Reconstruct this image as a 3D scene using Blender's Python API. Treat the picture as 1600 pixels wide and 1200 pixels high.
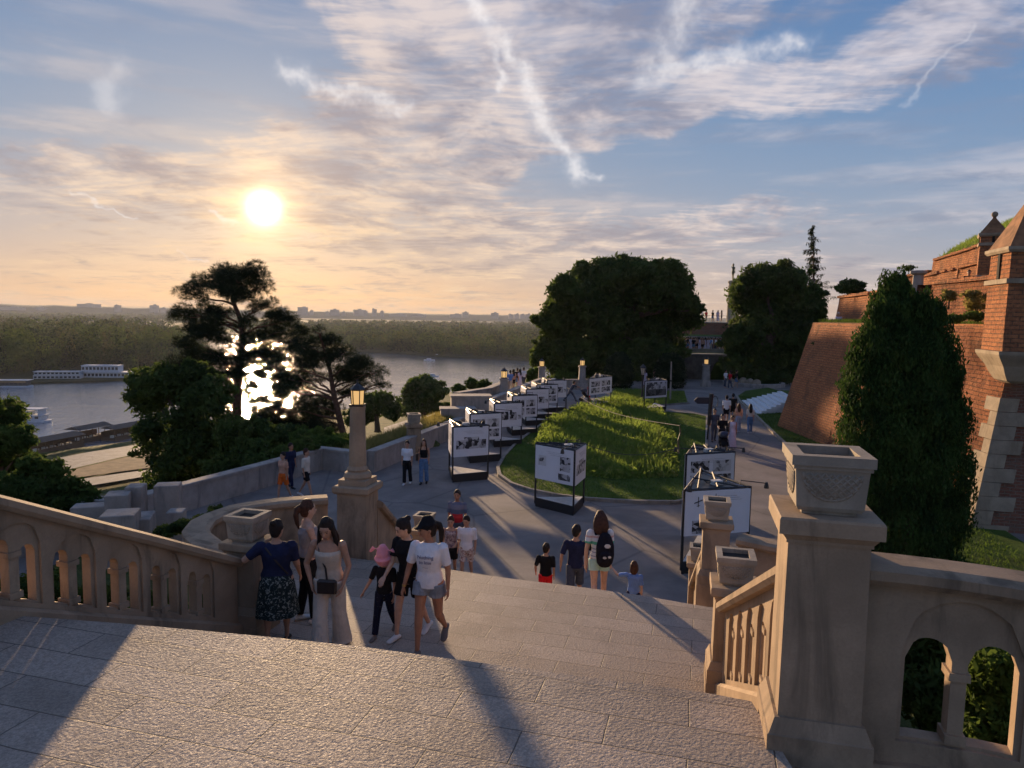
import bpy, math, random
import numpy as np
from mathutils import Vector, Matrix
from math import sin, cos, pi, radians, atan2, sqrt, hypot
for o in list(bpy.data.objects): bpy.data.objects.remove(o)
SC = bpy.context.scene
COL = SC.collection
random.seed(7); RNG = np.random.default_rng(11)

# ------------------------------------------------------------------ camera
PITCH, ROLL, FPX = radians(5.46), radians(1.0), 1120.0
_f = Vector((0, cos(PITCH), -sin(PITCH))); _u0 = Vector((0, sin(PITCH), cos(PITCH))); _r0 = Vector((1, 0, 0))
_r = cos(ROLL)*_r0 + sin(ROLL)*_u0; _u = cos(ROLL)*_u0 - sin(ROLL)*_r0
cam_d = bpy.data.cameras.new('camera'); cam = bpy.data.objects.new('camera', cam_d); COL.objects.link(cam)
cam.matrix_world = Matrix(((_r.x, _u.x, -_f.x, 0), (_r.y, _u.y, -_f.y, 0), (_r.z, _u.z, -_f.z, 0), (0, 0, 0, 1)))
cam_d.sensor_width = 36; cam_d.lens = FPX/1600*36; cam_d.clip_start = 0.05; cam_d.clip_end = 30000
SC.camera = cam
def ray(px, py): return _f*FPX + _r*(px-800) + _u*(600-py)
def atz(px, py, z): d = ray(px, py); return d*(z/d.z)
def aty(px, py, Y): d = ray(px, py); return d*(Y/d.y)
def azel(px, py): d = ray(px, py).normalized(); return atan2(d.x, d.y), math.asin(d.z)

SC.view_settings.view_transform = 'Standard'; SC.view_settings.look = 'None'
SC.view_settings.exposure = 0.86; SC.view_settings.gamma = 1.0
SC.render.resolution_x = 1024; SC.render.resolution_y = 768
try:
    SC.cycles.volume_bounces = 0; SC.cycles.max_bounces = 6; SC.cycles.transparent_max_bounces = 6
    SC.cycles.sample_clamp_indirect = 4.0; SC.cycles.use_adaptive_sampling = True; SC.cycles.adaptive_threshold = 0.03; SC.cycles.diffuse_bounces = 3
except Exception: pass

# ------------------------------------------------------------------ node helper
class NT:
    def __init__(s, tree): s.t = tree; s.n = tree.nodes; s.l = tree.links
    def new(s, typ, **kw):
        n = s.n.new(typ)
        for k, v in kw.items(): setattr(n, k, v)
        return n
    def put(s, sock, v):
        if isinstance(v, V): s.l.new(v.s, sock)
        elif isinstance(v, bpy.types.NodeSocket): s.l.new(v, sock)
        elif v is not None:
            try: sock.default_value = v
            except Exception:
                sock.default_value = (v[0], v[1], v[2], 1.0) if hasattr(v, '__len__') else (v, v, v)
    def m(s, op, a, b=None, c=None, clamp=False):
        n = s.new('ShaderNodeMath', operation=op); n.use_clamp = clamp
        s.put(n.inputs[0], a)
        if b is not None: s.put(n.inputs[1], b)
        if c is not None: s.put(n.inputs[2], c)
        return V(s, n.outputs[0])
    def vm(s, op, a, b=None):
        n = s.new('ShaderNodeVectorMath', operation=op); s.put(n.inputs[0], a)
        if b is not None: s.put(n.inputs[1], b)
        return V(s, n.outputs['Value' if op in ('DOT_PRODUCT', 'LENGTH', 'DISTANCE') else 'Vector'])
    def comb(s, x, y, z):
        n = s.new('ShaderNodeCombineXYZ'); s.put(n.inputs[0], x); s.put(n.inputs[1], y); s.put(n.inputs[2], z); return V(s, n.outputs[0])
    def sep(s, v):
        n = s.new('ShaderNodeSeparateXYZ'); s.put(n.inputs[0], v); return [V(s, o) for o in n.outputs]
    def mix(s, f, a, b, mode='MIX'):
        n = s.new('ShaderNodeMix', data_type='RGBA', blend_type=mode); n.clamp_factor = True
        s.put(n.inputs[0], f); s.put(n.inputs[6], col(a)); s.put(n.inputs[7], col(b)); return V(s, n.outputs[2])
    def noise(s, vec, scale, detail=4, rough=.55, dist=0.0, out=0):
        n = s.new('ShaderNodeTexNoise'); s.put(n.inputs['Vector'], vec); n.inputs['Scale'].default_value = scale
        n.inputs['Detail'].default_value = detail; n.inputs['Roughness'].default_value = rough; n.inputs['Distortion'].default_value = dist
        return V(s, n.outputs[out])
    def voro(s, vec, scale, feature='F1', out='Distance', rnd=1.0):
        n = s.new('ShaderNodeTexVoronoi', feature=feature); s.put(n.inputs['Vector'], vec); n.inputs['Scale'].default_value = scale
        n.inputs['Randomness'].default_value = rnd
        return V(s, n.outputs[out])
    def ss(s, v, a, b, lo=0.0, hi=1.0):
        n = s.new('ShaderNodeMapRange', interpolation_type='SMOOTHSTEP'); s.put(n.inputs[0], v)
        for i, q in enumerate((a, b, lo, hi)): s.put(n.inputs[i+1], q)
        return V(s, n.outputs[0])
    def ramp(s, f, stops):
        n = s.new('ShaderNodeValToRGB'); s.put(n.inputs[0], f); r = n.color_ramp
        while len(r.elements) < len(stops): r.elements.new(.5)
        for e, (p, c) in zip(r.elements, stops): e.position = p; e.color = col(c)
        return V(s, n.outputs[0])
    def obj(s): return V(s, s.new('ShaderNodeTexCoord').outputs['Object'])
    def gen(s): return V(s, s.new('ShaderNodeTexCoord').outputs['Generated'])
    def uv(s): return V(s, s.new('ShaderNodeTexCoord').outputs['UV'])
    def pos(s): return V(s, s.new('ShaderNodeNewGeometry').outputs['Position'])
    def mapping(s, v, loc=(0,0,0), rot=(0,0,0), sc=(1,1,1)):
        n = s.new('ShaderNodeMapping'); s.put(n.inputs[0], v)
        n.inputs[1].default_value = loc; n.inputs[2].default_value = rot; n.inputs[3].default_value = sc; return V(s, n.outputs[0])
    def bump(s, h, strength=.5, dist=.02, nrm=None):
        n = s.new('ShaderNodeBump'); s.put(n.inputs['Strength'], strength); n.inputs['Distance'].default_value = dist
        s.put(n.inputs['Height'], h)
        if nrm is not None: s.put(n.inputs['Normal'], nrm)
        return V(s, n.outputs[0])
    def bsdf(s, color, rough=.8, normal=None, spec=.3, metal=0.0, emis=None, emis_s=0.0, transl=None):
        b = s.n.get('Principled BSDF'); s.put(b.inputs['Base Color'], col(color)); s.put(b.inputs['Roughness'], rough)
        b.inputs['Specular IOR Level'].default_value = spec; b.inputs['Metallic'].default_value = metal
        if normal is not None: s.put(b.inputs['Normal'], normal)
        if emis is not None: s.put(b.inputs['Emission Color'], col(emis)); b.inputs['Emission Strength'].default_value = emis_s
        if transl:
            t = s.new('ShaderNodeBsdfTranslucent'); s.put(t.inputs[0], col(transl[0])); mx = s.new('ShaderNodeMixShader')
            mx.inputs[0].default_value = transl[1]; s.l.new(b.outputs[0], mx.inputs[1]); s.l.new(t.outputs[0], mx.inputs[2])
            s.l.new(mx.outputs[0], s.n['Material Output'].inputs[0])
        return b
def col(c):
    if isinstance(c, (V, bpy.types.NodeSocket)): return c
    if hasattr(c, '__len__') and len(c) == 3: return (c[0], c[1], c[2], 1.0)
    return c
class V:
    def __init__(s, nt, sock): s.nt = nt; s.s = sock
    def __add__(s, o): return s.nt.m('ADD', s, o)
    __radd__ = __add__
    def __sub__(s, o): return s.nt.m('SUBTRACT', s, o)
    def __rsub__(s, o): return s.nt.m('SUBTRACT', o, s)
    def __mul__(s, o): return s.nt.m('MULTIPLY', s, o)
    __rmul__ = __mul__
    def __truediv__(s, o): return s.nt.m('DIVIDE', s, o)
    def __neg__(s): return s.nt.m('MULTIPLY', s, -1.0)

# ------------------------------------------------------------------ sun and sky
SUN_AZ, SUN_EL = azel(412, 325)
SUN_DIR = Vector((sin(SUN_AZ)*cos(SUN_EL), cos(SUN_AZ)*cos(SUN_EL), sin(SUN_EL)))
sun_d = bpy.data.lights.new('sun', 'SUN'); sun = bpy.data.objects.new('sun', sun_d); COL.objects.link(sun)
sun_d.energy = 5.0; sun_d.angle = radians(1.3); sun_d.color = (1.0, 0.68, 0.38)
sun.rotation_euler = SUN_DIR.to_track_quat('Z', 'Y').to_euler()

W = bpy.data.worlds.new('World'); SC.world = W; W.use_nodes = True
def build_world():
    nt = NT(W.node_tree); bg = W.node_tree.nodes['Background']
    d = nt.gen(); x, y, z = nt.sep(d)
    az = nt.m('ARCTAN2', x, y); el = nt.m('ARCSINE', z)
    sky = nt.new('ShaderNodeTexSky', sky_type='NISHITA'); sky.sun_disc = False
    sky.sun_elevation = SUN_EL; sky.sun_rotation = SUN_AZ; sky.air_density = 1.0; sky.dust_density = 1.5
    sund = nt.vm('DOT_PRODUCT', d, (SUN_DIR.x, SUN_DIR.y, SUN_DIR.z))
    ang = nt.m('ARCCOSINE', nt.m('MINIMUM', sund, 0.99999))
    elp = nt.m('MAXIMUM', el, 0.0)
    warm = nt.m('EXPONENT', elp*(-1/0.11))                       # horizon band
    near = nt.m('EXPONENT', ang*(-1/0.55))                       # towards the sun
    blue = nt.mix(nt.ss(el, 0.0, 0.55), (0.14, 0.32, 0.54), (0.035, 0.135, 0.38))
    blue = nt.mix(nt.m('MULTIPLY', near, .40, clamp=True), blue, (0.34, 0.43, 0.46))
    hor = nt.mix(nt.m('MULTIPLY', near, 1.6, clamp=True), (0.50, 0.43, 0.40), (0.86, 0.49, 0.23))
    base = nt.mix(nt.m('MULTIPLY', warm, .95, clamp=True), blue, hor)
    # a physical sky under the painted-by-cloud one: one part of the colour
    nsc = nt.vm('SCALE', V(nt, sky.outputs[0])); nsc.s.node.inputs['Scale'].default_value = 0.06
    base = nt.mix(0.08, base, nsc)
    # cloud coordinates: a flat layer seen in perspective
    k = 1.0/ (z + 0.10) if False else nt.m('DIVIDE', 1.0, nt.m('MAXIMUM', z, 0.0) + 0.10)
    P = nt.comb(x*k, y*k, 0.0)
    warpn = nt.noise(P, 1.1, 2, .5, 0, out=1)
    wv = nt.vm('SUBTRACT', warpn, (.5, .5, .5)); wsc = nt.vm('SCALE', wv); wsc.s.node.inputs['Scale'].default_value = .40
    P2 = nt.vm('ADD', P, wsc)
    n1 = nt.noise(nt.mapping(P2, rot=(0, 0, radians(25)), sc=(0.8, 1.5, 1)), 1.0, 6, .62, .12)
    n2 = nt.noise(nt.mapping(P2, loc=(5, 3, 0), rot=(0, 0, radians(-60)), sc=(2.2, .8, 1)), 2.6, 4, .62, .15)
    # streaks low down, long in azimuth
    S = nt.comb(az*2.2 + el*1.2, el*22.0, 0.0)
    n3 = nt.noise(S, .85, 5, .60, .15)
    # large-scale placement of cloud banks and blue gaps in azimuth / elevation
    wu = nt.noise(nt.comb(az, el, 0.0), 4.5, 3, .55, 0, out=1); wx, wy, wz = nt.sep(wu)
    U = az + (wx - .5)*.22; T = el + (wy - .5)*.14
    acc = None
    def blob(px, py, rx, ry, rot, amp):
        nonlocal acc
        a, e = azel(px, py); c, s = cos(rot), sin(rot)
        du = U - a; dv = T - e
        p = (du*c + dv*s)*(FPX/rx); q = (dv*c - du*s)*(FPX/ry)
        g = nt.m('EXPONENT', (p*p + q*q)*-1.0)*amp
        acc = g if acc is None else acc + g
    R = radians
    blob(60, 130, 330, 130, R(15), -.62)      # blue, top left
    blob(300, 160, 150, 60, R(40), -.12)
    blob(420, 180, 90, 40, R(20), -.10)
    blob(640, 80, 300, 120, R(10), .36)      # high bank, top centre
    blob(330, 245, 420, 60, R(6), .34)        # band over the sun
    blob(90, 245, 260, 42, R(-4), .34)
    blob(1150, 320, 420, 45, R(7), .36)
    blob(700, 330, 420, 40, R(-3), .16)
    blob(880, 195, 260, 60, R(10), .2)
    blob(820, 120, 240, 130, R(30), .20)
    blob(1150, 130, 420, 55, R(14), .34)      # long bank to the right
    blob(1450, 120, 260, 60, R(8), .26)
    blob(1180, 265, 330, 60, R(6), -.55)      # blue, right of centre
    blob(1480, 240, 220, 75, R(0), -.50)
    blob(1250, 60, 260, 26, R(12), -.45)      # blue slot up right
    
    blob(960, 275, 150, 25, R(5), -.3)
    
    mask = acc
    n4 = nt.noise(nt.mapping(P2, loc=(1, 8, 0), rot=(0, 0, radians(28)), sc=(1.0, 3.4, 1)), 4.2, 4, .62, .1)
    cl = nt.m('ADD', n1*.46 + n2*.30 + n4*.24, mask*.62)
    dens = nt.ss(cl, .44, .64)
    dens = dens*nt.ss(n4*.6+n2*.4, .36, .60, .48, 1.0)
    strk = nt.ss(n3, .44, .66)*nt.ss(el, .0, .10)*nt.m('EXPONENT', el*(-1/.34))
    dens2 = nt.m('MAXIMUM', dens, strk*.85)
    # contrails: short chains of segments
    wt = nt.noise(nt.comb(az, el, 1.7), 34, 3, .6, 0, out=1); tx, ty, tz = nt.sep(wt)
    wt2 = nt.noise(nt.comb(az, el, 4.7), 9, 1, .6, 0, out=1); hx, hy, hz = nt.sep(wt2)
    Uc = az + (tx-.5)*.034 + (hx-.5)*.03; Tc = el + (ty-.5)*.034 + (hy-.5)*.03
    brk = nt.ss(tz, .34, .60, .45, 1.0)
    con = None
    def trail(pts, w, amp):
        nonlocal con
        for (p0, p1) in zip(pts[:-1], pts[1:]):
            a0, e0 = azel(*p0); a1, e1 = azel(*p1); L = hypot(a1-a0, e1-e0); ux, uy = (a1-a0)/L, (e1-e0)/L
            du = Uc - a0; dv = Tc - e0
            t = du*ux + dv*uy; q = (dv*ux - du*uy)*(FPX/w)
            tt = nt.m('MAXIMUM', nt.m('ABSOLUTE', t - L/2) - L/2, 0.0)*(FPX/w)
            g = nt.m('EXPONENT', (q*q + tt*tt)*-1.0)*amp*brk
            con = g if con is None else nt.m('MAXIMUM', con, g)
    trail([(735, -10), (775, 55), (812, 110), (835, 165), (870, 225), (905, 270)], 12, .66)
    trail([(770, 75), (780, 140)], 8, .6)
    trail([(890, 262), (935, 274)], 5, .6)
    trail([(1065, 0), (1045, 60), (1015, 120)], 22, .5)
    trail([(1030, 105), (1110, 88), (1260, 70)], 12, .55)
    trail([(430, 112), (520, 140), (640, 165)], 9, .55)
    trail([(1515, 42), (1455, 95), (1410, 160)], 3.0, .22)
    trail([(110, 302), (215, 345)], 2.0, .55)
    trail([(330, 330), (375, 345)], 2.5, .5)
    trail([(280, 388), (318, 404)], 1.6, .45)
    trail([(190, 110), (170, 160)], 14, .3)
    # cloud colour: lavender grey high, peach low and toward the sun, darker where thick
    lit = nt.ss(nt.noise(nt.mapping(P2, loc=(3, 1, 0)), 1.9, 5, .64, .15), .38, .62)
    cc = nt.mix(lit, (0.20, 0.235, 0.35), (0.64, 0.61, 0.67))
    low = nt.m('EXPONENT', elp*(-1/.14))
    peach = nt.mix(lit, (0.44, 0.35, 0.31), (0.88, 0.63, 0.40))
    cc = nt.mix(nt.m('MULTIPLY', low*1.25 + near*.5, nt.ss(ang, 0.0, 1.0, 1.0, .35), clamp=True), cc, peach)
    c1 = nt.mix(nt.m('MULTIPLY', dens2, .88, clamp=True), base, cc)
    c1 = nt.mix(nt.m('MULTIPLY', con, nt.ss(el, 0.02, .2, .5, 1), clamp=True), c1, (0.88, 0.84, 0.84))
    # veil and glow round the sun
    g1 = nt.m('EXPONENT', ang*ang*(-1/(.050*.050)))
    g2 = nt.m('EXPONENT', ang*(-1/.13))
    core = nt.m('EXPONENT', nt.m('POWER', ang*(1/.0125), 1.7)*-1.0)
    def sc(c, f):
        n = nt.new('ShaderNodeVectorMath', operation='SCALE'); n.inputs[0].default_value = c; nt.put(n.inputs['Scale'], f); return V(nt, n.outputs[0])
    c1 = nt.vm('ADD', c1, sc((1.1, .66, .22), g1*.50))
    c1 = nt.vm('ADD', c1, sc((1.0, .55, .18), g2*.17))
    c1 = nt.vm('ADD', c1, sc((1.0, .86, .55), core*9.0))
    # below the horizon: dull ground colour
    c1 = nt.mix(nt.ss(z, -.02, 0.0), (0.10, 0.10, 0.10), c1)
    nt.put(bg.inputs[0], c1); bg.inputs[1].default_value = 0.62
build_world()
try: W.cycles.sampling_method = 'MANUAL'; W.cycles.sample_map_resolution = 128
except Exception: pass
# ------------------------------------------------------------------ mesh kit
def rootloc(o):
    v = Vector((0, 0, 0))
    while o is not None: v += o.location; o = o.parent
    return v
class MB:
    def __init__(s): s.v = []; s.f = []
    def add(s, vs, fs):
        n = len(s.v); s.v.extend([tuple(q) for q in vs]); s.f.extend([tuple(i+n for i in f) for f in fs]); return s
    def box(s, x0, y0, z0, x1, y1, z1):
        return s.add([(x0,y0,z0),(x1,y0,z0),(x1,y1,z0),(x0,y1,z0),(x0,y0,z1),(x1,y0,z1),(x1,y1,z1),(x0,y1,z1)],
              [(0,3,2,1),(4,5,6,7),(0,1,5,4),(1,2,6,5),(2,3,7,6),(3,0,4,7)])
    def obox(s, c, size, rz=0.0, bev=0.0):
        """box centred at c (z = bottom), rotated about z; bev = chamfer of the vertical and top edges"""
        w, d, h = size[0]/2, size[1]/2, size[2]; ca, sa = cos(rz), sin(rz)
        def P(x, y, z): return (c[0]+x*ca-y*sa, c[1]+x*sa+y*ca, c[2]+z)
        if bev <= 0: rings = [[(-w,-d),(w,-d),(w,d),(-w,d)]]*2; zs = [0, h]
        else:
            def rg(w, d, b): return [(-w+b,-d),(w-b,-d),(w,-d+b),(w,d-b),(w-b,d),(-w+b,d),(-w,d-b),(-w,-d+b)]
            rings = [rg(w,d,bev), rg(w,d,bev), rg(w-bev,d-bev,bev*.5)]; zs = [0, h-bev, h]
        n = len(rings[0]); vs = [P(x, y, z) for r, z in zip(rings, zs) for x, y in r]; fs = []
        for k in range(len(rings)-1):
            for i in range(n): j = (i+1) % n; fs.append((k*n+i, k*n+j, (k+1)*n+j, (k+1)*n+i))
        fs.append(tuple(range(n))[::-1]); fs.append(tuple(range((len(rings)-1)*n, len(rings)*n)))
        return s.add(vs, fs)
    def frustum(s, c, levels, rz=0.0, taper_d=None):
        """square stack: levels = [(z, w, d), ...]"""
        ca, sa = cos(rz), sin(rz); vs = []; fs = []
        for z, w, d in levels:
            for x, y in ((-w/2,-d/2),(w/2,-d/2),(w/2,d/2),(-w/2,d/2)): vs.append((c[0]+x*ca-y*sa, c[1]+x*sa+y*ca, c[2]+z))
        for k in range(len(levels)-1):
            for i in range(4): j = (i+1) % 4; fs.append((k*4+i, k*4+j, (k+1)*4+j, (k+1)*4+i))
        m = len(levels)-1
        fs.append((3,2,1,0)); fs.append((m*4, m*4+1, m*4+2, m*4+3)); return s.add(vs, fs)
    def prism(s, poly, z0, z1):
        n = len(poly); a = sum(poly[i][0]*poly[(i+1)%n][1]-poly[(i+1)%n][0]*poly[i][1] for i in range(n))
        if a < 0: poly = poly[::-1]
        zz0 = z0 if hasattr(z0, '__len__') else [z0]*n; zz1 = z1 if hasattr(z1, '__len__') else [z1]*n
        if a < 0: zz0 = list(zz0)[::-1]; zz1 = list(zz1)[::-1]
        vs = [(p[0], p[1], zz0[i]) for i, p in enumerate(poly)] + [(p[0], p[1], zz1[i]) for i, p in enumerate(poly)]
        fs = [tuple(range(n))[::-1], tuple(range(n, 2*n))] + [(i, (i+1)%n, n+(i+1)%n, n+i) for i in range(n)]
        return s.add(vs, fs)
    def tube(s, pts, rad, n=8, cap=True):
        pts = [Vector(p) for p in pts]; rs = rad if hasattr(rad, '__len__') else [rad]*len(pts)
        up = Vector((0, 0, 1)); vs = []; fs = []; prev = None
        for i, p in enumerate(pts):
            t = (pts[min(i+1, len(pts)-1)] - pts[max(i-1, 0)]); t = t.normalized() if t.length > 1e-9 else Vector((0,0,1))
            a = prev if prev is not None else (Vector((1,0,0)) if abs(t.z) > .9 else up.cross(t).normalized())
            a = (a - t*a.dot(t)); a = a.normalized() if a.length > 1e-6 else t.orthogonal().normalized()
            b = t.cross(a); prev = a
            for k in range(n): th = 2*pi*k/n; vs.append(p + (a*cos(th)+b*sin(th))*rs[i])
        for i in range(len(pts)-1):
            for k in range(n): j = (k+1) % n; fs.append((i*n+k, i*n+j, (i+1)*n+j, (i+1)*n+k))
        if cap: fs.append(tuple(range(n))[::-1]); fs.append(tuple(range((len(pts)-1)*n, len(pts)*n)))
        return s.add(vs, fs)
    def lathe(s, c, prof, n=12, rz=0.0):
        vs = []; fs = []
        for r, z in prof:
            for k in range(n): th = 2*pi*k/n + rz; vs.append((c[0]+r*cos(th), c[1]+r*sin(th), c[2]+z))
        for i in range(len(prof)-1):
            for k in range(n): j = (k+1) % n; fs.append((i*n+k, i*n+j, (i+1)*n+j, (i+1)*n+k))
        fs.append(tuple(range(n))[::-1]); fs.append(tuple(range((len(prof)-1)*n, len(prof)*n)))
        return s.add(vs, fs)
    def loft(s, secs, right=(1, 0, 0), n=12, caps=True):
        """closed elliptical tube; secs = [(centre, rx, ry)] with rx along 'right'"""
        R0 = Vector(right); P = [Vector(q[0]) for q in secs]; rx = [q[1] for q in secs]; ry = [q[2] for q in secs]
        N = len(P); T = []
        for i in range(N):
            t = P[min(i+1, N-1)] - P[max(i-1, 0)]; T.append(t.normalized() if t.length > 1e-9 else Vector((0,0,1)))
        L = []
        if caps:
            for f, g in ((.92, .35), (.75, .66)): L.append((P[0]-T[0]*min(rx[0], ry[0])*f, rx[0]*g, ry[0]*g, T[0]))
        for i in range(N): L.append((P[i], rx[i], ry[i], T[i]))
        if caps:
            for f, g in ((.75, .66), (.92, .35)): L.append((P[-1]+T[-1]*min(rx[-1], ry[-1])*f, rx[-1]*g, ry[-1]*g, T[-1]))
        vs = []; fs = []
        for p, a, b, t in L:
            A = R0 - t*R0.dot(t); A = A.normalized() if A.length > 1e-4 else t.orthogonal().normalized(); B = t.cross(A)
            for k in range(n): th = 2*pi*k/n; vs.append(p + A*cos(th)*a + B*sin(th)*b)
        M = len(L)
        for i in range(M-1):
            for k in range(n): j = (k+1) % n; fs.append((i*n+k, i*n+j, (i+1)*n+j, (i+1)*n+k))
        fs.append(tuple(range(n))[::-1]); fs.append(tuple(range((M-1)*n, M*n)))
        return s.add(vs, fs)
    def ball(s, c, r, n=12, m=8):
        r = r if hasattr(r, '__len__') else (r, r, r); vs = [(c[0], c[1], c[2]-r[2])]; fs = []
        for i in range(1, m):
            ph = pi*i/m
            for k in range(n): th = 2*pi*k/n; vs.append((c[0]+r[0]*sin(ph)*cos(th), c[1]+r[1]*sin(ph)*sin(th), c[2]-r[2]*cos(ph)))
        vs.append((c[0], c[1], c[2]+r[2])); e = len(vs)-1
        for k in range(n): fs.append((0, 1+(k+1)%n, 1+k))
        for i in range(m-2):
            for k in range(n): j = (k+1)%n; fs.append((1+i*n+k, 1+i*n+j, 1+(i+1)*n+j, 1+(i+1)*n+k))
        for k in range(n): fs.append((1+(m-2)*n+k, 1+(m-2)*n+(k+1)%n, e))
        return s.add(vs, fs)
    def build(s, name, mat, parent=None, smooth=False, remesh=None, smooth_it=2, fix=True):
        me = bpy.data.meshes.new(name); vs = np.array(s.v, dtype=float)
        o = bpy.data.objects.new(name, me); COL.objects.link(o)
        if parent is not None:
            off = rootloc(parent); vs = vs - np.array(off); o.parent = parent
        else:
            c = (vs.min(0)+vs.max(0))/2; c[2] = vs[:, 2].min(); vs = vs - c; o.location = c
        me.from_pydata(vs.tolist(), [], s.f); me.update()
        me.materials.append(mat)
        if fix and remesh is None:
            import bmesh
            bm = bmesh.new(); bm.from_mesh(me); bmesh.ops.recalc_face_normals(bm, faces=bm.faces); bm.to_mesh(me); bm.free()
        if remesh:
            md = o.modifiers.new('r', 'REMESH'); md.mode = 'VOXEL'; md.voxel_size = remesh; md.use_smooth_shade = True
            ms = o.modifiers.new('s', 'SMOOTH'); ms.iterations = smooth_it; ms.factor = .5
            dg = bpy.context.evaluated_depsgraph_get(); nm = bpy.data.meshes.new_from_object(o.evaluated_get(dg))
            o.modifiers.clear(); o.data = nm; bpy.data.meshes.remove(me); me = nm; me.name = name; smooth = True
            if not me.materials: me.materials.append(mat)
        box_uv(me)
        if smooth: me.polygons.foreach_set('use_smooth', [True]*len(me.polygons))
        return o
def box_uv(me):
    n = len(me.loops)
    if n == 0: return
    uv = me.uv_layers.new(name='UVMap')
    co = np.zeros(len(me.vertices)*3); me.vertices.foreach_get('co', co); co = co.reshape(-1, 3)
    li = np.zeros(n, dtype=np.int32); me.loops.foreach_get('vertex_index', li)
    pn = np.zeros(len(me.polygons)*3); me.polygons.foreach_get('normal', pn); pn = np.abs(pn.reshape(-1, 3))
    lt = np.zeros(len(me.polygons), dtype=np.int32); me.polygons.foreach_get('loop_total', lt)
    N = np.repeat(pn, lt, axis=0); C = co[li]
    horiz = N[:, 2] > .8; sidex = N[:, 0] > N[:, 1]
    u = np.where(horiz, C[:, 0], np.where(sidex, C[:, 1], C[:, 0])); v = np.where(horiz, C[:, 1], C[:, 2])
    uv.data.foreach_set('uv', np.stack([u, v], 1).ravel())
def tag(o, label=None, cat=None, group=None, kind=None):
    if label: o['label'] = label
    if cat: o['category'] = cat
    if group: o['group'] = group
    if kind: o['kind'] = kind
    return o
def empty(name, loc, rz=0.0):
    o = bpy.data.objects.new(name, None); COL.objects.link(o); o.location = loc; o.rotation_euler = (0, 0, rz)
    o.empty_display_size = .2; return o
def copy_tree(o, parent=None):
    c = o.copy(); COL.objects.link(c); c.parent = parent
    for ch in list(o.children): copy_tree(ch, c)
    return c
def quadmesh(name, C, A, B, mat, parent=None, world=True, tri=False, smooth=False):
    """many small faces: centres C, half-axes A and B (N x 3); diamond-like leaves"""
    N = len(C)
    if tri: Vt = np.stack([C-B, C+B, C+A], 1); k = 3
    else: Vt = np.stack([C-A, C-B*.62-A*.05, C+A, C+B*.62+A*.05], 1); k = 4
    me = bpy.data.meshes.new(name); o = bpy.data.objects.new(name, me); COL.objects.link(o)
    Vt = Vt.reshape(-1, 3)
    if parent is not None:
        o.parent = parent
        if world: Vt = Vt - np.array(rootloc(parent))
    else:
        c = Vt.mean(0); c[2] = Vt[:, 2].min(); Vt = Vt - c; o.location = c
    me.vertices.add(N*k); me.vertices.foreach_set('co', Vt.ravel())
    me.loops.add(N*k); me.loops.foreach_set('vertex_index', np.arange(N*k, dtype=np.int32))
    me.polygons.add(N); me.polygons.foreach_set('loop_start', np.arange(0, N*k, k, dtype=np.int32))
    try: me.polygons.foreach_set('loop_total', np.full(N, k, dtype=np.int32))
    except Exception: pass
    me.update(calc_edges=True); me.materials.append(mat); return o
def rdirs(n):
    v = RNG.normal(size=(n, 3)); return v/np.linalg.norm(v, axis=1)[:, None]
def leaf_cloud(clumps, n, size, shell=.75, up=0.0, asp=.6):
    """clumps = [(cx,cy,cz,rx,ry,rz)]; leaves near the shell of each clump"""
    cl = np.array(clumps, dtype=float); w = (cl[:, 3]*cl[:, 4]+cl[:, 4]*cl[:, 5]+cl[:, 3]*cl[:, 5]); w /= w.sum()
    idx = RNG.choice(len(cl), size=n, p=w); d = rdirs(n)
    r = 1 - (1-shell)*RNG.random(n)**1.0 * 1.0; r = np.where(RNG.random(n) < .12, r*RNG.random(n), r); r *= (1+RNG.normal(size=n)*.07)
    C = cl[idx, :3] + d*cl[idx, 3:]*r[:, None]
    nrm = d + rdirs(n)*.9; nrm /= np.linalg.norm(nrm, axis=1)[:, None]
    A = np.cross(nrm, rdirs(n)); A /= (np.linalg.norm(A, axis=1)[:, None]+1e-9); B = np.cross(nrm, A)
    s = size*(.6+.8*RNG.random(n))
    return C, A*s[:, None], B*(s*asp)[:, None]
def sub_clumps(clumps, per, fr=(.28, .5)):
    """break big ellipsoids into smaller lumps over their surface, for an uneven outline"""
    out = []
    for c in clumps:
        for _ in range(per):
            d = rdirs(1)[0]; k = random.uniform(*fr); r = random.uniform(.45, 1.02)
            if random.random() < .25: k *= .6; r = random.uniform(.95, 1.12)
            m = (c[3]+c[4]+c[5])/3*k
            out.append((c[0]+d[0]*c[3]*r, c[1]+d[1]*c[4]*r, c[2]+d[2]*c[5]*r, m*random.uniform(.8, 1.3), m*random.uniform(.8, 1.3), m*random.uniform(.6, .95)))
    return out
def branch(mb, p0, p1, r0, r1, n=6, seg=5, wob=.06):
    p0 = Vector(p0); p1 = Vector(p1); L = (p1-p0).length; pts = []
    for i in range(seg+1):
        t = i/seg; w = sin(pi*t)*L*wob
        pts.append(p0.lerp(p1, t) + Vector((random.uniform(-w, w), random.uniform(-w, w), random.uniform(-w, w)*.6 + sin(pi*t)*L*.04)))
    mb.tube(pts, [r0+(r1-r0)*i/seg for i in range(seg+1)], n); return pts
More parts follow.
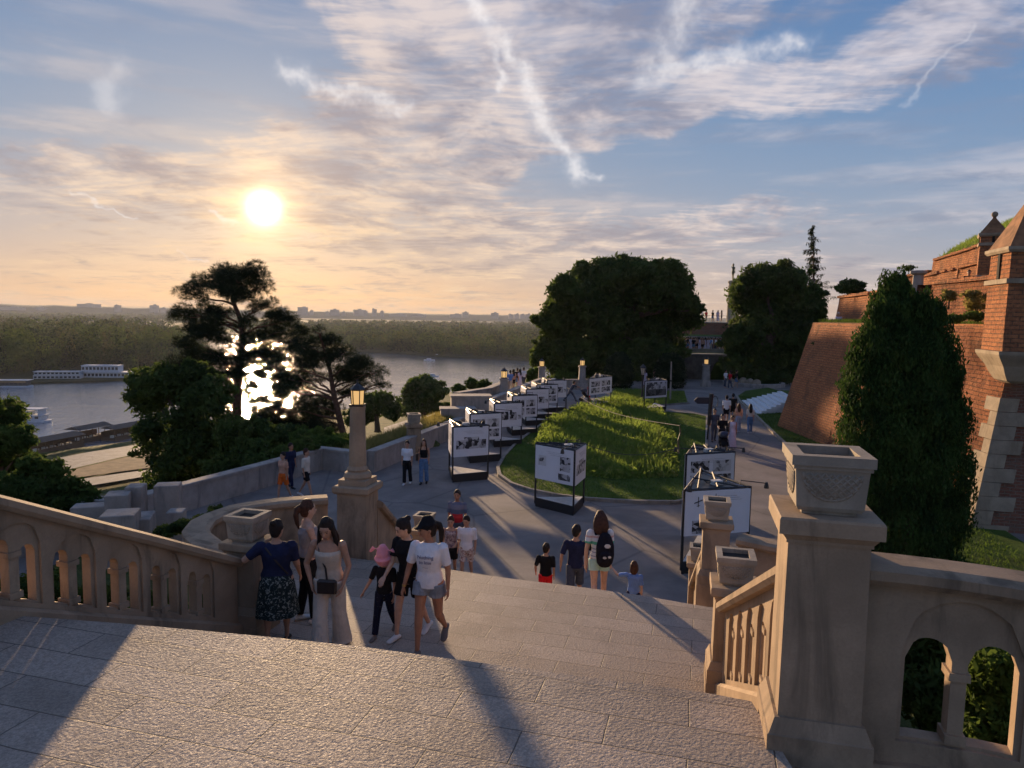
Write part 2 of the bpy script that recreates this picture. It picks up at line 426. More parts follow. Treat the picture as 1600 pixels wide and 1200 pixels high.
def tree(name, label, cat, base, clumps, n, size, leaf_mat, bark, tr=.3, lean=None, group=None, per=7, limbs=10, fr=(.28, .5)):
    root = empty(name, base); tag(root, label, cat, group)
    cl = np.array(clumps); top = Vector(cl[:, :3].mean(0)); top.z = cl[:, 2].max()*.5 + cl[:, 2].mean()*.5
    mb = MB(); b = Vector(base); mid = lean or b.lerp(top, .5)
    mb.tube([b-Vector((0,0,.3)), b, b.lerp(Vector(mid), .5), Vector(mid), Vector(mid).lerp(top, .5), top], [tr*1.5, tr*1.2, tr, tr*.85, tr*.55, tr*.15], 9)
    for c in random.sample(list(clumps), min(limbs, len(clumps))):
        q = Vector(mid).lerp(top, random.uniform(0, .6)); branch(mb, q, Vector(c[:3]), tr*.38, tr*.08)
    mb.build('trunk', bark, root, smooth=True)
    sub = sub_clumps(clumps, per+3, fr); n1 = int(n*.62)
    C1, A1, B1 = leaf_cloud(sub, n1, size, .45); C2, A2, B2 = leaf_cloud([(c[0], c[1], c[2], c[3]*.93, c[4]*.93, c[5]*.93) for c in clumps], n-n1, size*1.15, .55)
    C, A, B = np.concatenate([C1, C2]), np.concatenate([A1, A2]), np.concatenate([B1, B2])
    # ragged holes: drop leaves where a coarse noise is low
    sc = 2.2/(np.array(clumps)[:, 3].mean()); ph = np.sin(C[:, 0]*sc*2.3+1.3*np.sin(C[:, 2]*sc*1.9))*np.sin(C[:, 1]*sc*2.1+1.1*np.cos(C[:, 0]*sc*1.7))*np.sin(C[:, 2]*sc*2.6+np.sin(C[:, 1]*sc*2.2))
    keep = (ph > -.42) | (RNG.random(len(C)) < .25)
    quadmesh('crown', C[keep], A[keep], B[keep], leaf_mat, root)
    return root

# ------------------------------------------------------------------ materials
def mat(name):
    m = bpy.data.materials.new(name); m.use_nodes = True; return m, NT(m.node_tree)
def plain(name, c, rough=.7, var=.15, scale=8, bump=.0, spec=.3, metal=0.0, bscale=60):
    m, nt = mat(name); v = nt.obj(); n = nt.noise(v, scale, 5, .6)
    dark = tuple(q*(1-var) for q in c); lite = tuple(min(1, q*(1+var)) for q in c)
    cc = nt.mix(nt.ss(n, .3, .7), dark, lite)
    nr = nt.bump(nt.noise(v, bscale, 4, .6), bump, .01) if bump else None
    nt.bsdf(cc, rough, nr, spec, metal); return m
def leafmat(name, dark, light, tr=.35, scale=.6, hue2=None):
    m, nt = mat(name); p = nt.pos()
    n = nt.noise(p, scale, 3, .6); n2 = nt.noise(p, scale*9, 2, .5)
    f = nt.ss(n*.6+n2*.4, .36, .64); c = nt.mix(f, dark, light)
    if hue2: c = nt.mix(nt.ss(nt.noise(nt.mapping(p, loc=(9, 4, 2)), scale*2.0, 3, .6), .52, .7), c, hue2)
    tc = nt.mix(.5, c, tuple(min(1, q*1.8) for q in light))
    nt.bsdf(c, .8, None, .08, transl=(tc, tr)); return m
def woodmat(name):
    m, nt = mat(name); p = nt.pos(); cx, cy, cz = nt.sep(nt.voro(nt.mapping(p, sc=(1, 1, .25)), .062, 'F1', 'Color', 1.0)); n = nt.noise(p, .5, 2, .6)
    f = nt.ss(cx*.65+n*.35, .2, .75); c = nt.mix(f, (.010, .022, .007), (.095, .125, .026)); c = nt.mix(nt.ss(cy, .72, .8, 0, .7), c, (.12, .10, .035))
    nt.bsdf(c, .9, None, .05, transl=(c, .25)); return m
def stone(name, c, stain=(.10, .085, .065), sc=1.0, bump=.35, warm=None, joints=False):
    m, nt = mat(name); v = nt.obj(); u = nt.pos()
    n = nt.noise(u, 2.2*sc, 6, .62, .3); f = nt.noise(u, 55*sc, 4, .7); st = nt.noise(nt.mapping(u, sc=(1.3, 1.3, .35)), 1.8, 6, .65, .6)
    cc = nt.mix(nt.ss(n, .3, .72), tuple(q*.78 for q in c), tuple(min(1, q*1.14) for q in c))
    cc = nt.mix(nt.ss(st, .47, .70, 0, .72), cc, stain)
    cc = nt.mix(nt.ss(f, .35, .7, 0, .28), cc, tuple(q*.6 for q in c))
    big = nt.noise(u, 240*sc, 2, .6)
    nr = nt.bump(f*.7+big*.5+n*.8, bump, .006)
    nt.bsdf(cc, .85, nr, .25); return m
def brick(name, c1, c2, mortar, bw=.26, rh=.085, rot=0.0, ero=.5, dirt=(.10, .075, .05), bumpd=.03, uvm=True):
    m, nt = mat(name); v = nt.uv()
    wn = nt.noise(v, 1.3, 4, .6, out=1); w = nt.vm('SUBTRACT', wn, (.5, .5, .5)); ws = nt.vm('SCALE', w); ws.s.node.inputs['Scale'].default_value = .07
    v2 = nt.vm('ADD', v, ws)
    b = nt.new('ShaderNodeTexBrick'); nt.put(b.inputs['Vector'], v2); b.inputs['Scale'].default_value = 1.0
    b.inputs['Brick Width'].default_value = bw; b.inputs['Row Height'].default_value = rh; b.inputs['Mortar Size'].default_value = .020
    b.inputs['Mortar Smooth'].default_value = .35; b.inputs['Bias'].default_value = 0.0
    b.inputs['Color1'].default_value = col(c1); b.inputs['Color2'].default_value = col(c2); b.inputs['Mortar'].default_value = col(mortar)
    n = nt.noise(v, 1.1, 6, .65, .4); f = nt.noise(v, 9.0, 5, .7); g = nt.noise(v, 26.0, 4, .7)
    cc = nt.mix(nt.ss(f, .35, .7, 0, .6), V(nt, b.outputs[0]), tuple(q*1.35 for q in c1), 'MIX')
    cc = nt.mix(nt.ss(n, .50, .70, 0, .5), cc, dirt)
    cc = nt.mix(nt.ss(nt.noise(nt.mapping(v, loc=(4, 7, 0)), .7, 5, .6), .52, .66, 0, .45), cc, tuple(q*.9 for q in mortar))
    cc = nt.mix(nt.ss(g, .56, .72, 0, .7), cc, (.06, .035, .028))
    h = V(nt, b.outputs[1])*-1.2 + f*(1.2*ero) + g*(1.6*ero) + nt.ss(n, .4, .75)*ero
    nt.bsdf(cc, .9, nt.bump(h, 1.0, bumpd), .15); return m

M = {}
M['stone'] = stone('balustrade_stone', (.34, .245, .165), stain=(.075, .058, .042))
M['stone2'] = stone('pale_cast_stone', (.34, .285, .225), bump=.3)
M['concrete'] = stone('parapet_concrete', (.35, .305, .27), stain=(.13, .12, .12), sc=.7)
M['brick'] = brick('bastion_brick', (.50, .205, .090), (.35, .125, .060), (.17, .10, .065), bw=.40, rh=.13, ero=.8, bumpd=.05)
M['brick_old'] = brick('eroded_brick', (.48, .185, .085), (.31, .105, .055), (.10, .055, .038), bw=.34, rh=.14, ero=1.3, bumpd=.08)  # joint colour kept dark: shadow in the worn-back joints is painted in
M['brick_dark'] = brick('shaded_end_brick', (.24, .10, .065), (.16, .065, .045), (.22, .17, .13), bw=.30, rh=.10)  # darker copy of the brick, with the end faces' shade in its colour
M['brick_far'] = brick('far_brick', (.27, .12, .08), (.20, .09, .06), (.22, .17, .13), bw=.6, rh=.2)
M['roof'] = plain('mossy_brick_roof', (.22, .11, .055), .9, .35, 3, .6)
M['quoin'] = stone('quoin_limestone', (.34, .27, .195), stain=(.2, .15, .10))
M['bark'] = plain('bark', (.075, .052, .038), .95, .35, 6, .8, bscale=25)
M['pine_bark'] = plain('pine_bark', (.10, .055, .038), .95, .35, 5, .8, bscale=20)
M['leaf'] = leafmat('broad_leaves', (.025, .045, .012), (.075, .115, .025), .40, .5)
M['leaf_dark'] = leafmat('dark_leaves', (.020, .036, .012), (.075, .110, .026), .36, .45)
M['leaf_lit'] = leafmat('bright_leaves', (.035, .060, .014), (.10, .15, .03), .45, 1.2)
M['needles'] = leafmat('pine_needles', (.016, .026, .014), (.034, .046, .020), .15, 1.0)
M['thuja'] = leafmat('arborvitae_sprays', (.010, .030, .009), (.050, .092, .020), .22, 1.6)
M['yew'] = leafmat('yew_leaves', (.010, .020, .009), (.022, .036, .014), .15, 1.5)
M['wood_far'] = woodmat('far_woodland_leaves') if True else leafmat('far_woodland_leaves', (.012, .026, .008), (.085, .115, .026), .30, .045, hue2=(.09, .085, .030))
M['black'] = plain('black_painted_steel', (.012, .012, .014), .45, .2, 10, spec=.5)
M['panel'] = plain('white_print_board', (.62, .62, .66), .6, .03, 3)
M['white'] = plain('white_paint', (.72, .72, .72), .6, .06, 5)
M['ply'] = plain('white_plinth_top', (.55, .52, .48), .7, .12, 6)
# ------------------------------------------------------------------ ground materials
def paving():
    m, nt = mat('hammered_granite_slabs'); p = nt.pos()
    q = nt.mapping(p, rot=(0, 0, radians(15)))
    wn = nt.vm('SCALE', nt.vm('SUBTRACT', nt.noise(p, 1.5, 3, .6, out=1), (.5,.5,.5))); wn.s.node.inputs['Scale'].default_value = .035
    q = nt.vm('ADD', q, wn)
    b = nt.new('ShaderNodeTexBrick'); nt.put(b.inputs['Vector'], q); b.inputs['Scale'].default_value = 1.0
    b.inputs['Brick Width'].default_value = 1.05; b.inputs['Row Height'].default_value = .36; b.inputs['Mortar Size'].default_value = .0065
    b.inputs['Mortar Smooth'].default_value = .6
    b.inputs['Color1'].default_value = (.36, .285, .225, 1); b.inputs['Color2'].default_value = (.48, .38, .305, 1); b.inputs['Mortar'].default_value = (.07, .055, .045, 1)
    x, y, z = nt.sep(p)
    big = nt.noise(p, 58, 3, .6, .3); fine = nt.noise(p, 95, 3, .65); blot = nt.noise(p, 1.1, 5, .6)
    cell = nt.voro(nt.vm('ADD', p, nt.vm('MULTIPLY', nt.noise(p, 22, 2, .5, out=1), (.02, .02, .02))), 45, 'SMOOTH_F1')
    c = nt.mix(nt.ss(fine, .3, .7, 0, .5), V(nt, b.outputs[0]), (.13, .115, .10)); c = nt.mix(nt.ss(blot, .45, .7, 0, .45), c, (.17, .13, .10)); c = nt.mix(nt.ss(cell, .30, .62, 0, .28), c, (.10, .075, .058)); c = nt.mix(nt.ss(nt.noise(nt.mapping(p, loc=(3, 9, 0)), .45, 5, .65, .8), .54, .66, 0, .4), c, (.14, .115, .10))  # the cell mix darkens the pits, putting their shade into the colour
    h = big*.7 + fine*.35 + cell*.6 - V(nt, b.outputs[1])*.8
    nt.bsdf(c, nt.ss(fine, .3, .7, .62, .9), nt.bump(h, .8, .007), .4); return m
def asphalt(name='asphalt', c=(.19, .162, .148)):
    m, nt = mat(name); p = nt.pos(); f = nt.noise(p, 40, 4, .7); n = nt.noise(p, .5, 6, .65, .5)
    cc = nt.mix(nt.ss(n, .3, .7), tuple(q*.72 for q in c), tuple(q*1.3 for q in c)); cc = nt.mix(nt.ss(f, .4, .7, 0, .4), cc, tuple(q*.55 for q in c))
    pt = nt.voro(nt.mapping(p, sc=(.22, .12, 1)), 1.0, 'DISTANCE_TO_EDGE'); cc = nt.mix(nt.ss(pt, .0, .012, .45, 0), cc, (.04, .04, .04))
    nt.bsdf(cc, .8, nt.bump(f+n*.5, .7, .006), .35); return m
def grassmat(name, a, b, c2, sc=1.0):
    m, nt = mat(name); p = nt.pos(); n = nt.noise(p, .8*sc, 6, .65); f = nt.noise(p, 18*sc, 4, .7); g = nt.noise(nt.mapping(p, loc=(4,4,4)), .25*sc, 4, .6)
    c = nt.mix(nt.ss(n*.5+f*.5, .36, .62), a, b); c = nt.mix(nt.ss(g, .5, .68, 0, .8), c, c2)
    nt.bsdf(c, .9, nt.bump(f, .8, .04/sc), .1); return m
M['paving'] = paving(); M['asphalt'] = asphalt(); M['road'] = asphalt('lower_road', (.17, .165, .16))
M['lawn'] = grassmat('mown_grass', (.035, .060, .012), (.075, .125, .022), (.060, .070, .022))
M['slope'] = grassmat('slope_grass', (.030, .045, .012), (.090, .100, .030), (.10, .075, .032), .4)
M['kerb'] = stone('kerb_stone', (.24, .22, .20))
M['riser'] = stone('stair_body_stone', (.24, .215, .19))
M['dirt'] = grassmat('forest_floor', (.03, .035, .015), (.06, .06, .025), (.07, .055, .03), .05)

def sweep(mb, pts, prof, closed=False):
    """profile [(offset to the right-hand side, height)] swept along 3-D points, kept upright"""
    n = len(prof); P = [Vector(p) for p in pts]; vs = []; fs = []; m = len(P)
    for i, p in enumerate(P):
        if closed: t = P[(i+1) % m]-P[(i-1) % m]
        else:
            a = (P[i]-P[i-1]) if i > 0 else None; b = (P[i+1]-P[i]) if i < m-1 else None
            t = (a.normalized() if a is not None else Vector()) + (b.normalized() if b is not None else Vector())
        t = Vector((t.x, t.y, 0)).normalized(); nr = Vector((t.y, -t.x, 0))
        k = 1.0
        if not closed and 0 < i < m-1:
            a2 = Vector((P[i].x-P[i-1].x, P[i].y-P[i-1].y, 0)).normalized(); k = 1/max(.4, t.dot(a2))
        for o, h in prof: vs.append(p + nr*o*k + Vector((0, 0, h)))
    for i in range(m if closed else m-1):
        for k in range(n): j = (k+1) % n; i2 = (i+1) % m; fs.append((i*n+k, i*n+j, i2*n+j, i2*n+k))
    if not closed: fs.append(tuple(range(n))[::-1]); fs.append(tuple(range((m-1)*n, m*n)))
    mb.add(vs, fs); return mb
def resample(line, n):
    P = [Vector(p) for p in line]; L = [0]
    for a, b in zip(P[:-1], P[1:]): L.append(L[-1]+(b-a).length)
    out = []
    for i in range(n):
        s = L[-1]*i/(n-1)
        for k in range(len(P)-1):
            if s <= L[k+1]+1e-9: out.append(P[k].lerp(P[k+1], (s-L[k])/max(1e-9, L[k+1]-L[k]))); break
    return out
def flight(name, top, bot, z0, z1, nsteps):
    n = 26; A = resample(top, n); B = resample(bot, n); mb = MB(); vs = []; fs = []
    for k in range(nsteps+1):
        t = k/nsteps; z_hi = z0+(z1-z0)*k/nsteps; z_lo = z0+(z1-z0)*(k+1)/nsteps
        row = [A[i].lerp(B[i], t) for i in range(n)]
        vs += [(p.x, p.y, z_hi) for p in row]
        if k < nsteps: vs += [(p.x, p.y+.0, z_lo) for p in row]
    rows = len(vs)//n
    for r in range(rows-1):
        for i in range(n-1): fs.append((r*n+i, r*n+i+1, (r+1)*n+i+1, (r+1)*n+i))
    mb.add(vs, fs)
    o = mb.build(name, M['paving'], fix=False); tag(o, kind='structure'); return o
def sheet(name, poly, z, m, kind='structure', label=None):
    mb = MB(); mb.add([(p[0], p[1], z) for p in poly], [tuple(range(len(poly)))]); o = mb.build(name, m, fix=False)
    me = o.data
    if me.polygons[0].normal.z < 0: me.flip_normals()
    return tag(o, kind=kind)

Z0, ZM, ZP, ZW = -2.7, -4.2, -6.5, -45.0
U = [(-6.2, 6.25), (-4.48, 6.09), (-3.26, 5.94), (-2.1, 5.76), (-1.21, 5.6), (-.47, 5.42), (.04, 5.30), (.75, 5.13), (1.44, 4.97), (1.80, 4.86)]
top_l = [(p[0], p[1], 0) for p in U[1:]]
bot_l = [(-3.7, 8.55, 0), (-2.6, 8.52, 0), (-1.1, 8.32, 0), (.8, 7.95, 0), (2.35, 7.5, 0)]
mbu = MB(); mbu.prism([(-9, -4), (1.74, -4), (1.74, 4.86)] + [(p[0], p[1]) for p in U[::-1][1:]] + [(-9, 6.4)], Z0-.6, Z0); o = mbu.build('upper_landing', M['paving']); tag(o, kind='structure')
flight('upper_stairs', top_l, bot_l, Z0-.15, ZM, 9)
C_line = [(-2.75, 12.0), (-2.12, 11.82), (-1.12, 11.56), (.05, 11.14), (1.1, 10.85), (2.0, 10.55), (2.92, 10.15), (3.1, 10.1)]
bay_l = [(-3.45, 9.4), (-4.1, 9.6), (-4.6, 10.2), (-4.75, 10.9), (-4.5, 11.6), (-3.9, 12.05), (-3.2, 12.3)]
bay_r = [(2.75, 8.2), (3.5, 8.1), (4.15, 8.5), (4.4, 9.3), (4.15, 10.1), (3.5, 10.6)]
mbl = MB(); mbl.prism([(p[0], p[1]) for p in bot_l] + bay_r + C_line[::-1] + bay_l[::-1], ZM-2.6, ZM); o = mbl.build('middle_landing', M['paving']); tag(o, kind='structure')
flight('lower_stairs', [(p[0], p[1], 0) for p in C_line], [(-2.1, 16.2, 0), (-.3, 15.9, 0), (2.0, 15.2, 0), (4.1, 14.2, 0)], ZM-.15, ZP, 14)

# plaza and paths
PW = [(-18, 11), (-13.7, 17.0), (-11.8, 20.0), (-9.1, 26.4), (-7.9, 29.5), (-5.95, 28.6), (-3.4, 36.8), (-1.9, 43), (1.0, 55), (3.5, 64), (7, 76)]
sheet('plaza_asphalt', PW + [(40, 78), (40, 30), (22, 5), (-10, 5)], ZP, M['asphalt'])
# central lawn
def P2(px, py, z=ZP): v = atz(px, py, z); return (v.x, v.y)
LAWN = [P2(905, 635), P2(885, 643), P2(870, 650), P2(835, 673), P2(806, 696), P2(788, 716), P2(779, 733), P2(782, 745), P2(800, 758), P2(830, 768), P2(870, 776), P2(920, 782), P2(990, 786), P2(1055, 787), (7.0, 25.6), (10.4, 37.8), (12.9, 47.0), (12.4, 48.2)]
mb = MB(); mb.prism(LAWN, ZP-.05, ZP+.07); tag(mb.build('lawn', M['lawn']), kind='structure')
mb = MB(); sweep(mb, [(x, y, ZP) for x, y in LAWN[::-1]], [(-.10, -.05), (-.10, .12), (.04, .12), (.04, -.05)], closed=True); tag(mb.build('lawn_kerb', M['kerb']), kind='structure')
LAWN2 = [P2(955, 632), P2(958, 612), P2(1070, 612), P2(1076, 631), P2(1010, 636)]
mb = MB(); mb.prism(LAWN2, ZP-.05, ZP+.07); tag(mb.build('far_lawn', M['lawn']), kind='structure')
mb = MB(); sweep(mb, [(x, y, ZP) for x, y in LAWN2[::-1]], [(-.08, -.05), (-.08, .12), (.04, .12), (.04, -.05)], closed=True); tag(mb.build('far_lawn_kerb', M['kerb']), kind='structure')
KR = [(8.5, 13), (10.4, 19), (12.5, 27.5), (14.5, 37.6), (16.6, 48.3), (18.1, 56.3), (19.0, 60)]
mb = MB(); mb.prism(KR + [P2(1165, 612), P2(1200, 607), (24.5, 60), (20.5, 47), (17.5, 43.5), (17.0, 36), (15.5, 22), (13.5, 13)], ZP-.05, ZP+.09); tag(mb.build('right_verge', M['lawn']), kind='structure')
mb = MB(); sweep(mb, [(x, y, ZP) for x, y in KR], [(-.12, -.05), (-.12, .13), (.03, .13), (.03, -.05)]); tag(mb.build('verge_kerb', M['stone2']), kind='structure')
# planted ground right of the stairs and left of them
mb = MB(); mb.prism([(2.2, 5.0), (2.9, 7.9), (3.9, 8.0), (6, 12), (9, 14), (13, 14), (12, 3), (5, 2)], ZP-.4, [-3.9, -5.2, -5.4, -6.0, -6.35, -6.4, -4.5, -3.6]); tag(mb.build('planted_bank', M['slope']), kind='structure')
mb = MB(); mb.prism([(-5.2, 4), (-4.4, 7), (-3.9, 9.2), (-5.0, 10.2), (-5.2, 12), (-3.2, 13.0), (-4.0, 16), (-8.6, 20), (-10.8, 20), (-12, 14), (-9, 4)], ZP-.4, [-3.9, -4.6, -5.2, -5.5, -5.7, -6.1, -6.35, -6.45, -6.45, -6.3, -4.6]); tag(mb.build('planted_bank', M['slope']), kind='structure')

# ------------------------------------------------------------------ terrain: the hill down to the river
BANK = [(-420, -150), (-250, 70), (-170, 185), (-148, 218), (-120, 246), (-72, 335), (-20, 440), (45, 560), (160, 690), (420, 900)]
def dist_line(X, Y, line):
    best = np.full(X.shape, 1e9); sgn = np.zeros(X.shape)
    for (ax, ay), (bx, by) in zip(line[:-1], line[1:]):
        dx, dy = bx-ax, by-ay; L2 = dx*dx+dy*dy; t = np.clip(((X-ax)*dx+(Y-ay)*dy)/L2, 0, 1)
        d = np.hypot(X-(ax+t*dx), Y-(ay+t*dy)); cr = dx*(Y-ay)-dy*(X-ax)
        up = d < best; best = np.where(up, d, best); sgn = np.where(up, np.sign(cr), sgn)
    return best*sgn          # positive on the left of the line
PWX = [(-60, -60), (-24, 0)] + PW + [(14, 92), (60, 150), (300, 420)]
def terrain_h(X, Y):
    d = dist_line(X, Y, PWX); db = dist_line(X, Y, BANK)
    rid = np.clip((Y-27.5)/2, 0, 1)*np.clip((48-Y)/8, 0, 1)*np.clip((X+8.0-(Y-30)*.25)/1.2, 0, 1)
    base = np.where(d < 0, -7.4, -7.0+1.25*rid)
    dd = np.clip(d-1.9-rid*1.2-np.clip((44-Y)/30,0,1)*1.0, 0, None)
    h = base - np.minimum(dd*.60, 1e9)
    h = np.maximum(h, -43.2 + 1.2*np.sin(X*.03)*np.sin(Y*.021))
    h = np.where(db > -2, np.minimum(h, -43.4-np.clip(db+2, 0, 8)*.9), h)
    return h
def grid_mesh(name, xs, ys, hf, m):
    X, Y = np.meshgrid(xs, ys); H = hf(X, Y); nx, ny = len(xs), len(ys)
    vs = np.stack([X.ravel(), Y.ravel(), H.ravel()], 1); i = np.arange(nx*ny).reshape(ny, nx)
    q = np.stack([i[:-1, :-1].ravel(), i[:-1, 1:].ravel(), i[1:, 1:].ravel(), i[1:, :-1].ravel()], 1)
    me = bpy.data.meshes.new(name); me.from_pydata(vs.tolist(), [], q.tolist()); me.update(); me.materials.append(m)
    me.polygons.foreach_set('use_smooth', [True]*len(me.polygons))
    o = bpy.data.objects.new(name, me); COL.objects.link(o); tag(o, kind='structure'); return o
xs = np.concatenate([np.arange(-420, -60, 6.0), np.arange(-60, 12, 1.0), np.arange(12, 421, 8.0)])
ys = np.concatenate([np.arange(-60, 8, 4.0), np.arange(8, 90, 1.0), np.arange(90, 760, 7.0)])
grid_mesh('hillside', xs, ys, lambda X, Y: np.where((X > 8) & (Y < 90), -7.6, terrain_h(X, Y)), M['slope'])
def lowpoly(name, pix, z, m):
    return sheet(name, [P2(px, py, z) for px, py in pix], z, m)
lowpoly('riverside_road', [(-40, 760), (60, 722), (140, 706), (225, 693), (232, 700), (212, 709), (130, 728), (60, 745), (-40, 790)], -41.7, M['road'])
lowpoly('footpath', [(-40, 800), (100, 752), (200, 738), (240, 733), (240, 742), (205, 748), (120, 762), (-40, 830)], -41.7, M['road'])
lowpoly('dry_verge', [(-40, 792), (60, 747), (130, 730), (212, 711), (240, 704), (240, 730), (200, 735), (100, 749), (-40, 797)], -41.72, plain('dry_grass', (.19, .12, .06), .95, .3, .3))
lowpoly('lower_road', [(600, 668), (640, 655), (700, 640), (735, 628), (735, 640), (700, 655), (640, 676), (600, 690)], -41.2, M['road'])
# water
def water():
    m, nt = mat('river_water'); p = nt.pos()
    n1 = nt.noise(nt.mapping(p, rot=(0, 0, .3), sc=(1, 1.8, 1)), .28, 4, .6, .4); n2 = nt.noise(p, .9, 4, .6); n3 = nt.noise(nt.mapping(p, sc=(.3, 1, 1)), .02, 4, .6, .8)
    ns = nt.noise(nt.mapping(p, rot=(0, 0, radians(-19)), sc=(.42, .075, 1)), 1.0, 4, .7, .1)
    nr = nt.bump(n1*.8+n2*.5+ns*6.0, nt.ss(n3, .3, .7, .3, .7), .15)
    b = nt.bsdf(nt.mix(nt.ss(n3, .4, .6), (.16, .18, .215), (.19, .205, .235)), nt.ss(n3, .35, .65, .04, .08), nr, .9); return m
M['water'] = water()
sheet('river', [(-5000, 40), (3000, 40), (3000, 7000), (-5000, 7000)], ZW, M['water'])
# far banks
def far(px, py): v = atz(px, py, ZW); return (v.x, v.y)
RB = [far(900, 571), far(840, 566), far(800, 563), far(700, 559), far(620, 553), far(547, 550), far(470, 538), far(400, 527), far(345, 521), far(250, 512), far(240, 507)]
right_land = RB + [(-1800, 4500), (-2500, 7000), (3000, 7000), (3000, 900)]
LB = [far(-200, 630), far(0, 605), far(60, 600), far(150, 598), far(235, 592), far(290, 575), far(330, 562), far(318, 535), far(250, 522), far(150, 516), far(0, 512)]
mb = MB(); mb.prism(right_land, ZW-2, ZW+1.2); tag(mb.build('far_bank', M['dirt']), kind='structure')
mb = MB(); mb.prism(LB + [far(-300, 508), (-1200, 500)], ZW-2, ZW+1.2); tag(mb.build('island', M['dirt']), kind='structure')
mb = MB(); mb.prism([far(240, 508), far(-200, 506), (-6000, 2500), (-6000, 7000), (-2400, 6900)], ZW-2, ZW+1.4); tag(mb.build('far_bank', M['dirt']), kind='structure')
# distant low rise carrying the city
mb = MB(); R2 = random.Random(3); pts = []
for i in range(90): a = radians(-42+i*.95); pts.append((sin(a), cos(a), R2.uniform(-3, 5)))
vs = []
for k, (sx, cy, j) in enumerate(pts):
    vs += [(sx*5200, cy*5200, ZW), (sx*5300, cy*5300, -8+10*max(0, 1-k/34)+j*1.5), (sx*6500, cy*6500, 4+16*max(0, 1-k/34)+j), (sx*6900, cy*6900, ZW)]
mb.add(vs, [(k*4+r, k*4+4+r, k*4+5+r, k*4+1+r) for k in range(89) for r in range(3)])
tag(mb.build('hills', M['dirt'], smooth=True, fix=False), kind='structure')
# ------------------------------------------------------------------ balustrades, pillars, walls
def wallpath(line):
    P = [Vector((p[0], p[1], 0)) for p in line]; L = [0]
    for a, b in zip(P[:-1], P[1:]): L.append(L[-1]+(b-a).length)
    def at(s, off):
        s = max(0, min(L[-1], s))
        for k in range(len(P)-1):
            if s <= L[k+1]+1e-9:
                t = (P[k+1]-P[k]).normalized(); n = Vector((t.y, -t.x, 0)); return P[k] + t*(s-L[k]) + n*off
    return at, L[-1], L
def pierced(mb, line, zb, zt, o0, o1, opens, extra=()):
    at, L, kn = wallpath(line)
    brk = sorted(set([0, L]+[round(k, 5) for k in kn[1:-1]]+[a for o in opens for a in (o[0], o[1])]))
    def hexa(sa, sb, la, lb, ha, hb):
        v = []
        for s, l, h in ((sa, la, ha), (sb, lb, hb)):
            for o in (o0, o1): q = at(s, o); v += [(q.x, q.y, l), (q.x, q.y, h)]
        # v: s0: (o0 l, o0 h, o1 l, o1 h), s1 same
        mb.add(v, [(0,1,5,4), (2,6,7,3), (1,3,7,5), (0,4,6,2), (0,2,3,1), (4,5,7,6)])
    for a, b in zip(brk[:-1], brk[1:]):
        if b-a < 1e-4: continue
        op = next((o for o in opens if a >= o[0]-1e-4 and b <= o[1]+1e-4), None)
        if not op: hexa(a, b, zb(a), zb(b), zt(a), zt(b)); continue
        s0, s1, h0, h1 = op; R = (s1-s0)/2; sc = (s0+s1)/2; zc = zb(sc)
        def top(s): return zc + h1 - R + sqrt(max(0, R*R-(s-sc)**2))
        N = max(2, int(9*(b-a)/(s1-s0)))
        for i in range(N):
            u, w = a+(b-a)*i/N, a+(b-a)*(i+1)/N
            hexa(u, w, zb(u), zb(w), zb(u)+h0, zb(w)+h0); hexa(u, w, min(top(u), zt(u)-.01), min(top(w), zt(w)-.01), zt(u), zt(w))
RAILP = [(-.155, -.13), (-.185, -.09), (-.185, -.03), (-.12, .0), (.12, .0), (.185, -.03), (.185, -.09), (.155, -.13)]
